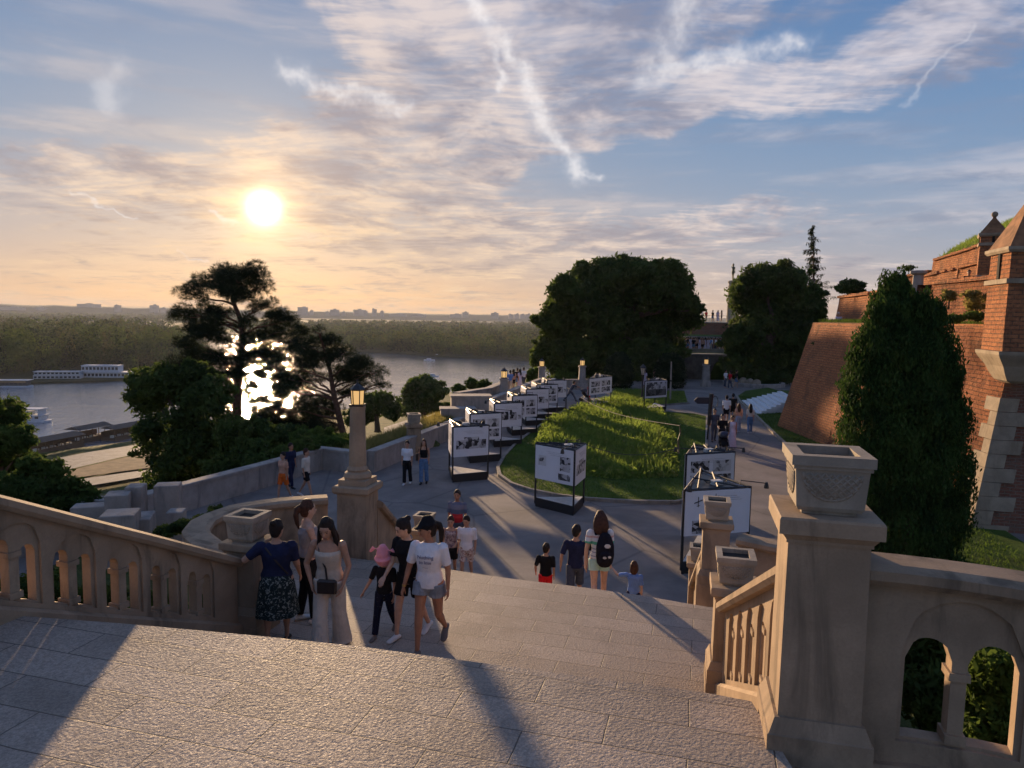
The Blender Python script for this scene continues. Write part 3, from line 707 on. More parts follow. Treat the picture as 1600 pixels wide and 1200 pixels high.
def balustrade(label, line, z0b, z1b, z0t, z1t, pitch, ow, h0, h1, start=.12, mid=.09, group='stone balustrades', plinth=.10, solid=False, mt=None, rail_w=1.0, st=None):
    mt = mt or M['stone']
    at, L, kn = wallpath(line); f = lambda a, b: (lambda s: a+(b-a)*s/L)
    zb, zt = f(z0b, z1b), f(z0t, z1t)
    c = line[len(line)//2]; root = empty('stone_balustrade', (c[0], c[1], min(z0b, z1b))); tag(root, label, 'balustrade')
    ztw = lambda s: zt(s)-.11
    inner, outer = [], []
    if not solid:
        n = int((L-2*start)/pitch); st = (L-n*pitch)/2 if st is None else st; n = min(n, int((L-st)/pitch))
        for i in range(n):
            c0 = st+pitch*(i+.5)
            inner += [(c0-mid/2-ow, c0-mid/2, h0, h1), (c0+mid/2, c0+mid/2+ow, h0, h1)]
            w = mid/2+ow+.035; outer.append((c0-w, c0+w, h0-.02, h1+w*.75))
    m = MB(); pierced(m, line, zb, ztw, -.055, .055, inner)
    if not solid:
        for i in range(0, len(inner), 2):                         # little capitals and bases of the middle colonnettes
            s = (inner[i][1]+inner[i+1][0])/2; q = at(s, 0); z = zb(s)
            m.obox((q.x, q.y, z+h1-ow*.9), (mid*1.35, .15, .05), atan2(at(s+.01, 0).y-q.y, at(s+.01, 0).x-q.x))
            m.obox((q.x, q.y, z+h0), (mid*1.35, .15, .06), atan2(at(s+.01, 0).y-q.y, at(s+.01, 0).x-q.x))
    m.build('pierced_panel', mt, root)
    m = MB(); pierced(m, line, zb, ztw, -.085, -.055, outer); pierced(m, line, zb, ztw, .055, .085, outer); m.build('moulded_face', mt, root)
    pts = []; N = max(2, int(L/.25))
    for i in range(N+1): s = L*i/N; q = at(s, 0); pts.append((q.x, q.y, zt(s)))
    m = MB(); sweep(m, pts, [(a*rail_w, b) for a, b in RAILP]); m.build('rail', mt, root)
    pts = [(q[0], q[1], zb(L*i/N)) for i, q in enumerate(pts)]
    m = MB(); sweep(m, pts, [(-.16, -.25), (-.16, plinth-.03), (-.13, plinth), (.13, plinth), (.16, plinth-.03), (.16, -.25)]); m.build('plinth', mt, root)
    return root

def pillar(label, c, zb, zt, w, rz, big=False, group=None):
    root = empty('stone_pillar', (c[0], c[1], zb), rz); tag(root, label, 'pillar')
    H = zt-zb; s = w/.6
    m = MB(); m.frustum((0,0,0), [(-.4, .64*s, .64*s), (.17*s, .64*s, .64*s)]); m.frustum((0,0,0), [(.17*s, .62*s, .62*s), (.35*s, .62*s, .62*s), (.355*s, .60*s, .60*s), (.45*s, .53*s, .53*s)])
    lp = lambda mb, nm: _local(mb, nm, M['stone'], root)
    lp(m, 'plinth')
    m = MB(); m.frustum((0,0,0), [(.44*s, .49*s, .49*s), (H-.17*s, .475*s, .475*s)]); lp(m, 'shaft')
    m = MB(); m.frustum((0,0,0), [(H-.17*s, .50*s, .50*s), (H-.15*s, .50*s, .50*s), (H-.11*s, .555*s, .555*s), (H-.105*s, .60*s, .60*s), (H-.015*s, .60*s, .60*s), (H, .585*s, .585*s)]); lp(m, 'cap')
    return root
def _local(mb, name, mt, root, smooth=False, remesh=None):
    """build geometry given in the root's own coordinates"""
    save = root.location.copy(); root.location = (0, 0, 0); bpy.context.view_layer.update()
    o = mb.build(name, mt, root, smooth, remesh); root.location = save; return o
def planter_proto():
    root = empty('planter_box', (0, 0, 0)); m = MB()
    m.frustum((0,0,0), [(0, .31, .31), (.025, .31, .31)]); m.frustum((0,0,0), [(.025, .36, .36), (.05, .385, .385), (.30, .42, .42)])
    _local(m, 'box', M['stone2'], root)
    m = MB()                                                     # hollow rim
    for x0, x1, y0, y1 in ((-.235, .235, -.235, -.16), (-.235, .235, .16, .235), (-.235, -.16, -.16, .16), (.16, .235, -.16, .16)): m.box(x0, y0, .31, x1, y1, .37)
    for x0, x1, y0, y1 in ((-.222, .222, -.222, -.165), (-.222, .222, .165, .222), (-.222, -.165, -.165, .165), (.165, .222, -.165, .165)): m.box(x0, y0, .285, x1, y1, .31)
    _local(m, 'rim', M['stone2'], root)
    m = MB(); m.box(-.158, -.158, .302, .158, .158, .318); _local(m, 'soil', plain('planter_soil', (.035, .028, .022), .95), root)
    m = MB()                                                     # lattice in a half-disc on each side, raised 8 mm
    for a in range(4):
        ca, sa = cos(a*pi/2), sin(a*pi/2)
        def bar(u0, z0, u1, z1, w=.0065):
            def fy(z): return -(.1925+(z-.05)*.07)-.002
            pts = [Vector((u0*ca-fy(z0)*sa, u0*sa+fy(z0)*ca, z0)), Vector((u1*ca-fy(z1)*sa, u1*sa+fy(z1)*ca, z1))]
            m.tube(pts, w, 5)
        R = .165; zc = .262
        for k in range(-8, 9):
            for sg in (1, -1):
                # line u = k*.04 + sg*(zc - z); clip to the lower half-disc
                seg = [(k*.042+sg*t, zc-t) for t in np.linspace(0, .17, 18) if (k*.042+sg*t)**2+t*t < R*R]
                if len(seg) > 2: bar(seg[0][0], seg[0][1], seg[-1][0], seg[-1][1])
        arc = [(R*cos(t), zc-R*sin(t)) for t in np.linspace(0, pi, 13)]
        for p, q in zip(arc[:-1], arc[1:]): bar(p[0], p[1], q[0], q[1], .008)
    _local(m, 'lattice_relief', M['stone2'], root, smooth=True)
    return root
PLANT = planter_proto()
_first = [True]
def planter(label, c, z, s, rz):
    o = PLANT if _first[0] else copy_tree(PLANT); _first[0] = False
    o.location = (c[0], c[1], z); o.rotation_euler = (0, 0, rz); o.scale = (s, s, s); tag(o, label, 'planter', 'stone planter boxes on the stair pillars'); return o

RZ = radians(-13.5)
pillar('large near stone pillar beside the upper stairs on the right, carrying the biggest planter', (2.02, 4.52), -2.95, -1.2, .6, RZ)
planter('biggest stone planter box with lattice relief, on the large near pillar', (2.02, 4.52), -1.2, 1.02, RZ)
pillar('slim stone pillar at the foot of the short sunlit balustrade, right side of the stairs', (2.55, 7.85), ZM, -2.95, .52, RZ)
planter('stone planter box on the pillar at the foot of the short sunlit balustrade', (2.55, 7.85), -2.95, .9, RZ)
pillar('stone pillar on the right end of the middle landing, in front of the glass-blue exhibition stand', (3.2, 10.85), ZM, -3.08, .50, RZ)
planter('stone planter box in front of the large exhibition stand on the right', (3.2, 10.85), -3.08, .85, RZ)
pillar('short stone pillar at the bottom right of the lower stairs', (3.92, 14.35), ZP, -4.95, .5, RZ)
planter('small far planter box low at the bottom right of the stairs', (3.92, 14.35), -4.95, .85, RZ)
pillar('shaded stone pillar behind the woman in the navy shirt, left side of the stairs', (-3.42, 9.15), ZM, -2.97, .52, RZ)
planter('stone planter box on the shaded left pillar next to the woman in the navy shirt', (-3.42, 9.15), -2.97, .92, RZ)
pillar('stone pillar at the bottom left of the lower stairs beside the family', (-1.86, 15.3), ZP, -4.66, .5, RZ)
planter('planter box beyond the woman in the black cap, at the bottom left of the stairs', (-1.86, 15.3), -4.66, .85, RZ)
pillar('stone pillar at the left end of the upper landing, just outside the picture', (-4.78, 5.2), Z0-.1, -1.2, .6, RZ)

balustrade('long shaded stone balustrade with arched openings descending on the left of the upper stairs', [(-4.62, 5.5), (-4.44, 6.0), (-4.0, 7.3), (-3.55, 8.9)], -2.42, -4.1, -1.32, -3.12, .56, .15, .17, .68)
balustrade('short sunlit stone balustrade with narrow arches between the two right pillars', [(2.08, 4.85), (2.47, 7.6)], -2.78, -4.12, -1.66, -3.08, .46, .115, .17, .72, start=.06, mid=.07)
balustrade('near balustrade with two wide arched openings, curving away right of the large pillar', [(2.24, 4.46), (2.62, 4.42), (3.0, 4.32), (3.4, 4.16), (3.9, 3.85), (4.5, 3.3)], -2.90, -2.95, -1.49, -1.62, .84, .28, .26, .93, start=.02, mid=.09, st=.20)
balustrade('low curved stone wall with a rounded rail round the left bay of the middle landing', bay_l, ZM-.4, ZM-.4, -3.2, -3.2, 1, .1, .1, .2, solid=True)
balustrade('low curved stone wall round the right bay of the middle landing', bay_r, ZM-.4, ZM-.4, -3.25, -3.25, 1, .1, .1, .2, solid=True)
balustrade('solid sloping stone wall beside the lower stairs, below the lamp column', [(-2.42, 12.45), (-1.95, 15.1)], -4.6, -6.6, -3.3, -5.2, 1, .1, .1, .2, solid=True)
balustrade('sloping stone wall on the right of the lower stairs behind the right planters', [(3.28, 11.05), (3.86, 14.15)], -4.5, -6.6, -3.45, -5.35, .5, .12, .17, .6)

# lamp column on the left
def lantern(root, c, s, name='lantern'):
    """four-sided glazed lantern standing on c"""
    m = MB(); w = .13*s
    m.frustum(c, [(0, .30*s, .30*s), (.04*s, .30*s, .30*s)])
    for a in range(6):
        th = a*pi/3; m.tube([(c[0]+w*cos(th), c[1]+w*sin(th), c[2]+.04*s), (c[0]+w*1.12*cos(th), c[1]+w*1.12*sin(th), c[2]+.33*s)], .011*s, 5)
    m.lathe(c, [(w*1.25, .33*s), (w*1.28, .355*s), (w*.7, .43*s), (w*.22, .47*s), (w*.1, .52*s), (w*.16, .535*s), (.002, .57*s)], 6)
    fr = m.build(name, M['black'], root)
    g = MB(); g.lathe(c, [(w*.93, .045*s), (w*1.04, .325*s)], 6); g.build('glass', M['lampglass'], fr)
    return fr
m_, nt_ = mat('lit_lamp_glass'); pp = nt_.obj(); nt_.bsdf((.5, .38, .2), .35, None, .4, emis=(1.0, .58, .20), emis_s=.4); M['lampglass'] = m_
lc = (-2.66, 12.28)
root = empty('lamp_column', (lc[0], lc[1], ZM-.3), 0); tag(root, 'tall stone lamp column with a glazed lantern, on the square pedestal left of the landing', 'lamp column')
m = MB(); m.frustum((lc[0], lc[1], 0), [(-6.6, .56, .56), (-3.10, .53, .53)], radians(-12)); m.build('pedestal', M['stone'], root)
m = MB(); m.frustum((lc[0], lc[1], 0), [(-3.10, .60, .60), (-3.06, .66, .66), (-2.98, .66, .66), (-2.96, .60, .60)], radians(-12)); m.frustum((lc[0], lc[1], 0), [(-2.959, .50, .50), (-2.86, .50, .50)], radians(-12)); m.build('pedestal_cap', M['stone'], root)
m = MB(); m.lathe((lc[0], lc[1], 0), [(.23, -2.86), (.245, -2.82), (.225, -2.76), (.175, -2.735), (.19, -2.70), (.17, -2.67), (.150, -2.64), (.128, -1.68), (.135, -1.65), (.14, -1.60)], 14, .2); m.build('shaft', M['stone'], root)
lantern(root, (lc[0], lc[1], -1.60), .82)
bay = None
# far lamp pillars on the rampart
LPP = [((787, 625), 50.0, -3.95, .62, 'stone lamp pillar with a lantern, behind the row of exhibition stands'), ((846, 603), 62.0, -3.75, .62, 'far stone lamp pillar at the end of the rampart, in front of the river'), ((909, 606), 64.0, -4.0, .62, 'stone lamp pillar left of the big round tree')]
def lamp_pillar():
    r = empty('lamp_pillar', (0, 0, 0)); m = MB(); m.frustum((0,0,0), [(-.4, .86, .86), (.55, .80, .80), (.56, .62, .62), (2.0, .52, .52), (2.01, .66, .66), (2.12, .66, .66)]); _local(m, 'pillar_shaft', M['concrete'], r)
    s0 = r.location.copy(); lantern(r, (0, 0, 2.12), 1.45); return r
lpp = lamp_pillar()
for i, ((px, py), Y, zt, w, lab) in enumerate(LPP):
    o = lpp if i == 0 else copy_tree(lpp); p = aty(px, py, Y); o.location = (p.x, Y, ZP); tag(o, lab, 'lamp pillar', 'stone lamp pillars along the rampart'); 
# ------------------------------------------------------------------ rampart parapets
def parapet(label, line, zt, zb=-7.2, th=.38, name='parapet_wall', cap=.10, m=None, ztl=None):
    root = empty(name, (line[0][0], line[0][1], zb)); tag(root, label, 'wall')
    z = ztl or [zt]*len(line); mb = MB()
    sweep(mb, [(x, y, 0) for (x, y) in line], [(-th/2, zb), (-th/2, zt-cap), (th/2, zt-cap), (th/2, zb)]); mb.build('wall', m or M['concrete'], root)
    mb = MB(); sweep(mb, [(x, y, zt) for (x, y) in line], [(-th/2-.04, -cap+.001), (-th/2-.04, -.015), (-th/2, 0), (th/2, 0), (th/2+.04, -.015), (th/2+.04, -cap+.001)]); mb.build('coping', m or M['concrete'], root); return root
parapet('low rendered parapet behind the blurred visitors on the left terrace', [(-18, 11), (-13.7, 16.6), (-11.9, 19.8), (-9.1, 26.4), (-7.9, 29.5), (-5.95, 28.7)], -5.6)
parapet('low rendered parapet behind the two young women, below the golden grass bank', [(-5.75, 28.9), (-3.4, 36.8), (-2.6, 39.6)], -5.6)
parapet('rendered parapet behind the lamp pillar and the row of exhibition stands', [(-1.9, 43.6), (0.4, 53), (2.8, 62.5)], -5.3)
parapet('far low parapet between the last two lamp pillars', [(3.2, 63.5), (6.8, 64.5)], -5.6)
parapet('lower lookout parapet stepping down outside the rampart', [(-3.6, 46.0), (-1.6, 49.5), (-.4, 55.5)], -5.0, -8, .5)
root = empty('wall_block', (-2.6, 41.2, -7)); tag(root, 'square rendered wall end behind the second exhibition stand', 'wall block'); mb = MB(); mb.obox((-2.4, 41.6, -7.2), (2.3, 1.2, 2.45), radians(8)); mb.build('body', M['concrete'], root); mb = MB(); mb.obox((-2.4, 41.6, -4.75), (2.4, 1.3, .1), radians(8)); mb.build('coping', M['concrete'], root)
root = empty('wall_block', (-3.9, 38.2, -7)); tag(root, 'low rendered wall block beside the golden grass, left of the stands', 'wall block'); mb = MB(); mb.obox((-3.0, 39.6, -7.2), (1.9, 1.0, 1.95), radians(8)); mb.build('body', M['concrete'], root); mb = MB(); mb.obox((-3.0, 39.6, -5.25), (2.0, 1.1, .1), radians(8)); mb.build('coping', M['concrete'], root)
# planter on the parapet
pillar('stubby stone pier on the rampart parapet above the two young women', (-4.55, 33.1), -6.5, -5.1, .75, radians(15)); planter('small planter box on the rampart parapet above the two young women', (-4.55, 33.1), -5.1, 1.3, radians(15))
# concrete blocks left below the stairs (a dismantled stair head)
BL = [((264, 820), 19.0, .62, .5, 756, 'tallest pale concrete block below the left balustrade'), ((214, 812), 18.5, .42, .5, 758, 'narrow mid-height concrete block beside the tallest one'), ((186, 806), 18.0, .55, .6, 770, 'wide concrete block with a flat top, left of the narrow block'), ((276, 822), 18.0, .40, .45, 797, 'small low concrete block in front of the tallest block'), ((220, 816), 17.2, .55, .8, 805, 'flat triangular-looking slab lying in front of the blocks'), ((188, 808), 16.6, .75, .7, 800, 'flat low slab nearest to the left balustrade'), ((150, 800), 19.0, 1.0, .5, 778, 'long low slab left of the wide block'), ((152, 805), 18.0, 1.1, .5, 788, 'second long low slab left of the wide block')]
for (px, py), Y, w, dpt, ty, lab in BL:
    p = aty(px, py, Y); t = aty(px, ty, Y); root = empty('concrete_block', (p.x, Y, -7.4)); tag(root, lab, 'concrete block', 'concrete blocks below the left balustrade')
    mb = MB(); mb.obox((p.x, Y, -7.4), (w, dpt, t.z+7.4), radians(random.uniform(10, 24)), .02); mb.build('block', M['concrete'], root)
# ------------------------------------------------------------------ brick bastion on the right
def slab(mb, a, b, c, d, thick, nrm):
    """thick quad: a-b-c-d outer face, extruded inwards along -nrm"""
    n = Vector(nrm).normalized()*thick; P = [Vector(p) for p in (a, b, c, d)]; Q = [p - n for p in P]
    mb.add(P+Q, [(0,1,2,3), (7,6,5,4), (0,4,5,1), (1,5,6,2), (2,6,7,3), (3,7,4,0)])
def rough_wall(name, a, b, c, d, thick, m, root, amp=.05, res=.35, seed=1, ero=0.0):
    """battered brick face a(bottom start) b(bottom end) c(top end) d(top start), subdivided and pushed in and out a little"""
    a, b, c, d = map(Vector, (a, b, c, d)); n = (d-a).cross(b-a).normalized(); nx = int((b-a).length/res)+1; ny = int(((d-a).length+(c-b).length)/2/res)+1
    from mathutils import noise
    vs = []; fs = []
    for j in range(ny+1):
        for i in range(nx+1):
            u, v = i/nx, j/ny; p = (a.lerp(b, u)).lerp(d.lerp(c, u), v)
            q = noise.fractal(p*.55+Vector((seed*7, 0, 0)), 1.0, 2.0, 4)*amp + noise.noise(p*2.7)*amp*.5
            if ero: q -= max(0, noise.fractal(p*.8+Vector((3, seed, 9)), 1.0, 2.0, 3)+ero)*amp*2.2
            if i in (0, nx) or j == ny: q *= .3
            vs.append(p + n*q)
    for j in range(ny):
        for i in range(nx): k = j*(nx+1)+i; fs.append((k, k+1, k+nx+2, k+nx+1))
    back = len(vs); vs += [p - n*thick for p in (a, b, c, d)]
    fs += [(back+3, back+2, back+1, back), (ny*(nx+1), (ny+1)*(nx+1)-1, back+2, back+3)]
    me = bpy.data.meshes.new(name); off = Vector(rootloc(root)); me.from_pydata([tuple(v-off) for v in vs], [], fs); me.update(); me.materials.append(m)
    # uv along the wall in metres
    t = (b-a).normalized(); up = n.cross(t) if False else (d-a).normalized(); uvl = me.uv_layers.new(name='UVMap')
    for poly in me.polygons:
        for li in poly.loop_indices:
            q = me.vertices[me.loops[li].vertex_index].co + off - a; uvl.data[li].uv = (q.dot(t), q.z)
    o = bpy.data.objects.new(name, me); COL.objects.link(o); o.parent = root; return o
E1b, E1t = Vector((16.07, 43.2, -6.8)), Vector((17.75, 42.6, -.12))           # far salient corner
N1b, N1t = Vector((14.35, 22.0, -7.6)), Vector((16.05, 22.9, -.02))           # near salient corner
root = empty('brick_bastion', (16, 30, -7)); tag(root, 'great sloping red brick bastion wall behind the arborvitae', 'bastion')
K = (16.15, 36.4, -6.9)
Kt = Vector((17.3, 36.2, -.10))
rough_wall('long_face', N1b, K, Kt, N1t, .6, M['brick_old'], root, .07, .3, 2, .15)
rough_wall('long_face', K, E1b, E1t, Kt, .6, M['brick'], root, .05, .35, 3)
Xb = Vector((31, 51, -6.8)); Xt = Vector((30.5, 49, -.1))
rough_wall('end_face', E1b, Xb, Xt, E1t, .6, M['brick'], root, .05, .5, 4)
Nb2 = Vector((32, 17.5, -7.6)); Nt2 = Vector((32, 19.4, -.02))
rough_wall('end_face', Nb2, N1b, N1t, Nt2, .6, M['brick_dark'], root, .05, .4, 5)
mb = MB()                                                       # coping course
cop = [Nt2, N1t, Kt, E1t, Xt]; sweep(mb, [(p.x, p.y, p.z) for p in cop[::-1]], [(-.5, -.24), (-.5, .02), (.02, .02), (.02, -.24)]); mb.build('brick_coping', M['brick'], root)
# stone quoins up the near corner: alternating blocks on both faces
mb = MB(); nl = (K[0]-N1b.x, K[1]-N1b.y); tl = Vector((nl[0], nl[1], 0)).normalized(); te = (Nb2-N1b); te.z = 0; te.normalize()
for i in range(14):
    z0 = i*.44; z1 = z0+.425; H = N1t.z-N1b.z; p0 = N1b.lerp(N1t, z0/H); p1 = N1b.lerp(N1t, z1/H); L1 = (.75 if i % 2 else .42)+random.uniform(-.06, .08); L2 = (.95 if i % 2 == 0 else .55)+random.uniform(-.08, .1)
    if z1 > H-2.0: break
    o_ = (Vector((-te.y, te.x, 0))*0 - tl*.05 - te*.05)
    A = [p0+o_, p1+o_]; vs = []
    for q in A: vs += [q, q+tl*L1+(-te)*.02, q+tl*L1+te*.3, q+te*L2+tl*.3, q+te*L2-tl*.02]
    mb.add(vs, [(0,1,2,3,4)[::-1], (5,6,7,8,9), (0,1,6,5), (1,2,7,6), (2,3,8,7), (3,4,9,8), (4,0,5,9)])
mb.build('quoin', M['quoin'], root)
# joints of mortar-light top fill
mb = MB(); mb.prism([(N1t.x+.3, N1t.y+.3), (Kt.x+.3, Kt.y), (E1t.x+.3, E1t.y-.2), (Xt.x, Xt.y-.5), (34, 40), (34, 20)], -1.0, -.06); tag(mb.build('bastion_terreplein', M['slope']), kind='structure')

# upper brick tiers, stepping back
def tier(label, pts, z0, zt, m, th=.7, cop=True):
    root = empty('rampart_wall', (pts[0][0], pts[0][1], z0)); tag(root, label, 'wall')
    for (p, q, za, zb2) in zip(pts[:-1], pts[1:], zt[:-1], zt[1:]):
        rough_wall('brick_face', (p[0], p[1], z0), (q[0], q[1], z0), (q[0]+.22, q[1], zb2), (p[0]+.22, p[1], za), th, m, root, .06, .3, random.randint(1, 40), .1)
    if cop:
        mb = MB(); ps = [(p[0]+.25, p[1], z) for p, z in zip(pts, zt)]; mbr = random.Random(5)
        for (a, b) in zip(ps[:-1], ps[1:]):
            A, B = Vector(a), Vector(b); L = (B-A).length; n = int(L/.34); t = (B-A).normalized(); rz = atan2(t.y, t.x)
            for i in range(n):
                if mbr.random() < .06: continue
                q = A.lerp(B, (i+.5)/n); mb.obox((q.x+.12, q.y, q.z-.02), (L/n*.93, .58, .15+mbr.uniform(-.02, .03)), rz)
        mb.build('brick_coping', M['brick'], root)
    return root
tier('lower brick parapet behind the sitting child, over the far corner of the bastion', [(19.05, 38.0), (19.9, 44.6)], -.4, [1.52, 1.42], M['brick'])
tier('weathered brick parapet with plants growing in it, left of the near sentry turret', [(16.9, 24.2), (18.15, 31.8)], -.4, [1.62, 1.68], M['brick_old'])
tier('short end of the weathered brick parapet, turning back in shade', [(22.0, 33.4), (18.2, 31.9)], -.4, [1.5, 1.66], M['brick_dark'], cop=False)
tier('upper brick rampart below the grassy hill, right of the stone pier', [(27.2, 40.0), (28.0, 45.0), (28.9, 50.5)], 1.0, [4.95, 4.55, 4.25], M['brick'])
tier('far upper brick rampart falling to the left behind the arborvitae top', [(28.9, 50.8), (28.6, 56.0)], .6, [3.55, 3.15], M['brick'])
tier('low brick step wall in front of the upper rampart', [(22.9, 31.5), (24.4, 36.5), (25.2, 41.5), (26.0, 46.5)], .8, [3.4, 3.35, 3.1, 2.9], M['brick'])
mb = MB(); mb.prism([(19.6, 30), (20.4, 45), (27, 58), (40, 58), (40, 22), (19, 22)], -.05, 1.0); tag(mb.build('upper_terrace', M['slope']), kind='structure')
mb = MB(); mb.prism([(19.9, 27), (20.6, 33), (24.6, 36.0), (25.6, 41.5), (27, 47), (40, 56), (40, 24)], .9, [1.3, 1.4, 2.35, 2.5, 2.6, 3.0, 2.4]); tag(mb.build('upper_terrace', M['slope']), kind='structure')
# grassy hill above
def hill_h(X, Y):
    # crest rises towards the camera-right; it meets the rampart top on the left
    t = np.clip((X-27.9-(Y-40)*.15)/9.0, 0, 1); lim = 4.3+(50.5-Y)*.075
    return np.where(X < 27.75+(Y-40)*.16, -1.0, lim + t**.8*(4.6+(48-Y)*.05))
grid_mesh('grass_hill', np.concatenate([np.arange(27.0, 40, .5), np.arange(40, 70, 2.0)]), np.arange(20, 62, 1.0), lambda X, Y: hill_h(X, Y)*np.clip((59-Y)/8, 0, 1)+np.where(Y > 51, -.6, 0), M['slope'])

def sentry(name, label, c, rz, w, zb, zband, zeave, zapex, m, bracket=None):
    root = empty(name, (c[0], c[1], zb), rz); tag(root, label, 'sentry turret', 'brick sentry turrets')
    L = lambda mbx, nm, mt: _local(mbx, nm, mt, root)
    mb = MB(); mb.frustum((0,0,0), [(0, w, w), (zeave-zb, w*.93, w*.93)]); L(mb, 'brick_shaft', m)
    mb = MB(); mb.frustum((0,0,0), [(zband-zb-.07, w*1.06, w*1.06), (zband-zb+.07, w*1.06, w*1.06)]); L(mb, 'string_course', M['quoin'])
    mb = MB(); mb.frustum((0,0,0), [(zeave-zb-.09, w*1.04, w*1.04), (zeave-zb-.02, w*1.10, w*1.10), (zeave-zb+.07, w*1.10, w*1.10)]); L(mb, 'eaves', M['quoin'])
    mb = MB(); mb.frustum((0,0,0), [(zeave-zb+.07, w*1.02, w*1.02), (zapex-zb-.1, .16, .16), (zapex-zb, .12, .12)]); L(mb, 'pyramid_roof', M['roof'])
    mb = MB(); mb.ball((0, 0, zapex-zb+.10), .13*w, 10, 7); L(mb, 'finial', M['quoin'])
    hz = (zband+zeave)/2-zb
    for a in range(4):
        mb = MB(); ca, sa = cos(a*pi/2), sin(a*pi/2); f = w*.485
        mb.obox((-sa*-f*1.0 if 0 else f*sa, -f*ca, hz-.24*w), (.10*w, .03, .5*w), a*pi/2); L(mb, 'slit_window', M['dark'])  # near-black slab on each face, painted shade instead of a cut slit
    return root
M['dark'] = plain('opening_shade_black', (.008, .007, .007), .9, .1)  # near-black colour standing in for the shade inside openings
nt1 = sentry('sentry_turret', 'near brick sentry turret on a stone corbel, at the right edge', (15.62, 22.05), radians(-14), 1.62, -.82, 1.28, 2.22, 3.95, M['brick'])
mb = MB()                                                       # moulded stone corbel, flaring out from the corner
mb.frustum((0,0,0), [(-.98, .7, .7), (-.9, 1.0, 1.0), (-.72, 1.2, 1.2), (-.6, 1.3, 1.3), (-.45, 1.42, 1.42), (-.3, 1.62, 1.62), (-.18, 1.78, 1.78), (-.1, 1.86, 1.86), (0, 1.88, 1.88)]); _local(mb, 'corbel', M['quoin'], nt1)
nt2 = sentry('sentry_turret', 'far brick sentry turret with a ball finial, below the grassy hill', (23.12, 35.2), radians(-30), 1.12, 1.9, 3.8, 4.25, 5.15, M['brick'])
mb = MB(); mb.frustum((0,0,0), [(-.1, 1.3, 1.3), (.35, 1.3, 1.3), (.42, 1.2, 1.2)]); _local(mb, 'corbel', M['quoin'], nt2)
# small stone pier with a flat cap on the upper rampart
p = aty(1434, 445, 37); root = empty('stone_pier', (p.x, 37, 1.0)); tag(root, 'small weathered stone pier with a flat cap, on the upper rampart', 'pier')
mb = MB(); mb.lathe((p.x, 37, 0), [(.30, .9), (.27, 1.6), (.25, 2.42)], 8); mb.build('shaft', M['concrete'], root); mb = MB(); mb.lathe((p.x, 37, 0), [(.30, 2.42), (.40, 2.5), (.40, 2.62), (.34, 2.64)], 8); mb.build('cap', M['concrete'], root)

# ------------------------------------------------------------------ walls, gate and look-out at the far end of the garden
def wallobj(label, boxes, z0, z1, m, name='retaining_wall', cat='wall', capm=None):
    x0, y0 = boxes[0][0], boxes[0][1]; root = empty(name, (x0, y0, z0)); tag(root, label, cat)
    mb = MB()
    for b in boxes: mb.obox((b[0], b[1], b[4] if len(b) > 5 else z0), (b[2], b[3], (b[5]-b[4]) if len(b) > 5 else z1-z0), b[6] if len(b) > 6 else 0)
    mb.build('wall', m, root); mb = MB()
    for b in boxes:
        t = (b[5] if len(b) > 5 else z1); mb.obox((b[0], b[1], t), (b[2]+.12, b[3]+.12, .12), b[6] if len(b) > 6 else 0)
    mb.build('coping', capm or M['concrete'], root); return root
g = aty(1122, 590, 78.0)
root = empty('fortress_gate', (g.x, 78, -7)); tag(root, 'grey stone retaining wall with a dark arched gateway, under the far grass terrace', 'gate')
mb = MB(); at_line = [(g.x-10.5, 78.4), (g.x+9, 77.6)]
pierced(mb, at_line, lambda s: -7.0, lambda s: -3.9, -.5, .5, [(9.6, 12.4, .02, 2.65)]); mb.build('wall', plain('gate_masonry', (.13, .11, .09), .95, .35, 1.2, .6), root)
mb = MB(); sweep(mb, [(p[0], p[1], -3.9) for p in at_line], [(-.6, 0), (-.6, .14), (.6, .14), (.6, 0)]); mb.build('coping', M['concrete'], root)
mb = MB(); mb.obox((g.x+.6, 80.6, -7), (4.2, 1, 3.0), 0); mb.build('passage_shade', M['dark'], root)  # solid black block behind the arch, in place of the gateway's inner shade
mb = MB(); mb.prism([(g.x-11, 78.9), (g.x+30, 78.1), (g.x+36, 120), (g.x-11, 120)], -7.4, -3.95); tag(mb.build('grass_terrace', M['lawn']), kind='structure')
wallobj('low pale wall along the look-out terrace in front of the crowd', [(g.x-4, 84.6, 14, .3)], -3.95, -3.62, M['concrete'])
wallobj('dark brick wall behind the crowd on the look-out', [(g.x-3, 90.5, 17, .8)], -4.2, -2.35, M['brick_far'])
mb = MB(); mb.prism([(g.x-12, 91), (g.x+9, 91), (g.x+9, 110), (g.x-12, 110)], -3.9, -2.15); tag(mb.build('upper_grass_terrace', M['lawn']), kind='structure')
r_ = wallobj('square brick bastion block crowned by a railing, with people on top', [(g.x+1.2, 103, 12.5, 8.0), (g.x-4.4, 99.2, .9, .9, -2.6, .5)], -2.6, -.55, M['brick_far'])
root = empty('metal_railing', (g.x+1.2, 99.1, -.5)); tag(root, 'thin metal railing on top of the square brick bastion block', 'railing')
for i in range(13): mb = MB(); mb.tube([(g.x-4.5+i*.95, 99.15, -.45), (g.x-4.5+i*.95, 99.15, .45)], .025, 5); mb.build('post', M['black'], root)
for h in (.1, .45): mb = MB(); mb.tube([(g.x-4.5, 99.15, h), (g.x+6.9, 99.15, h)], .022, 5); mb.build('handrail', M['black'], root)
p = aty(1100, 600, 69.0); root = empty('lamp_pillar', (p.x, 69, ZP)); o = copy_tree(lpp); o.location = (aty(1102, 608, 69).x, 69, ZP); tag(o, 'stone lamp pillar in front of the arched gateway', 'lamp pillar', 'stone lamp pillars along the rampart'); bpy.data.objects.remove(root)
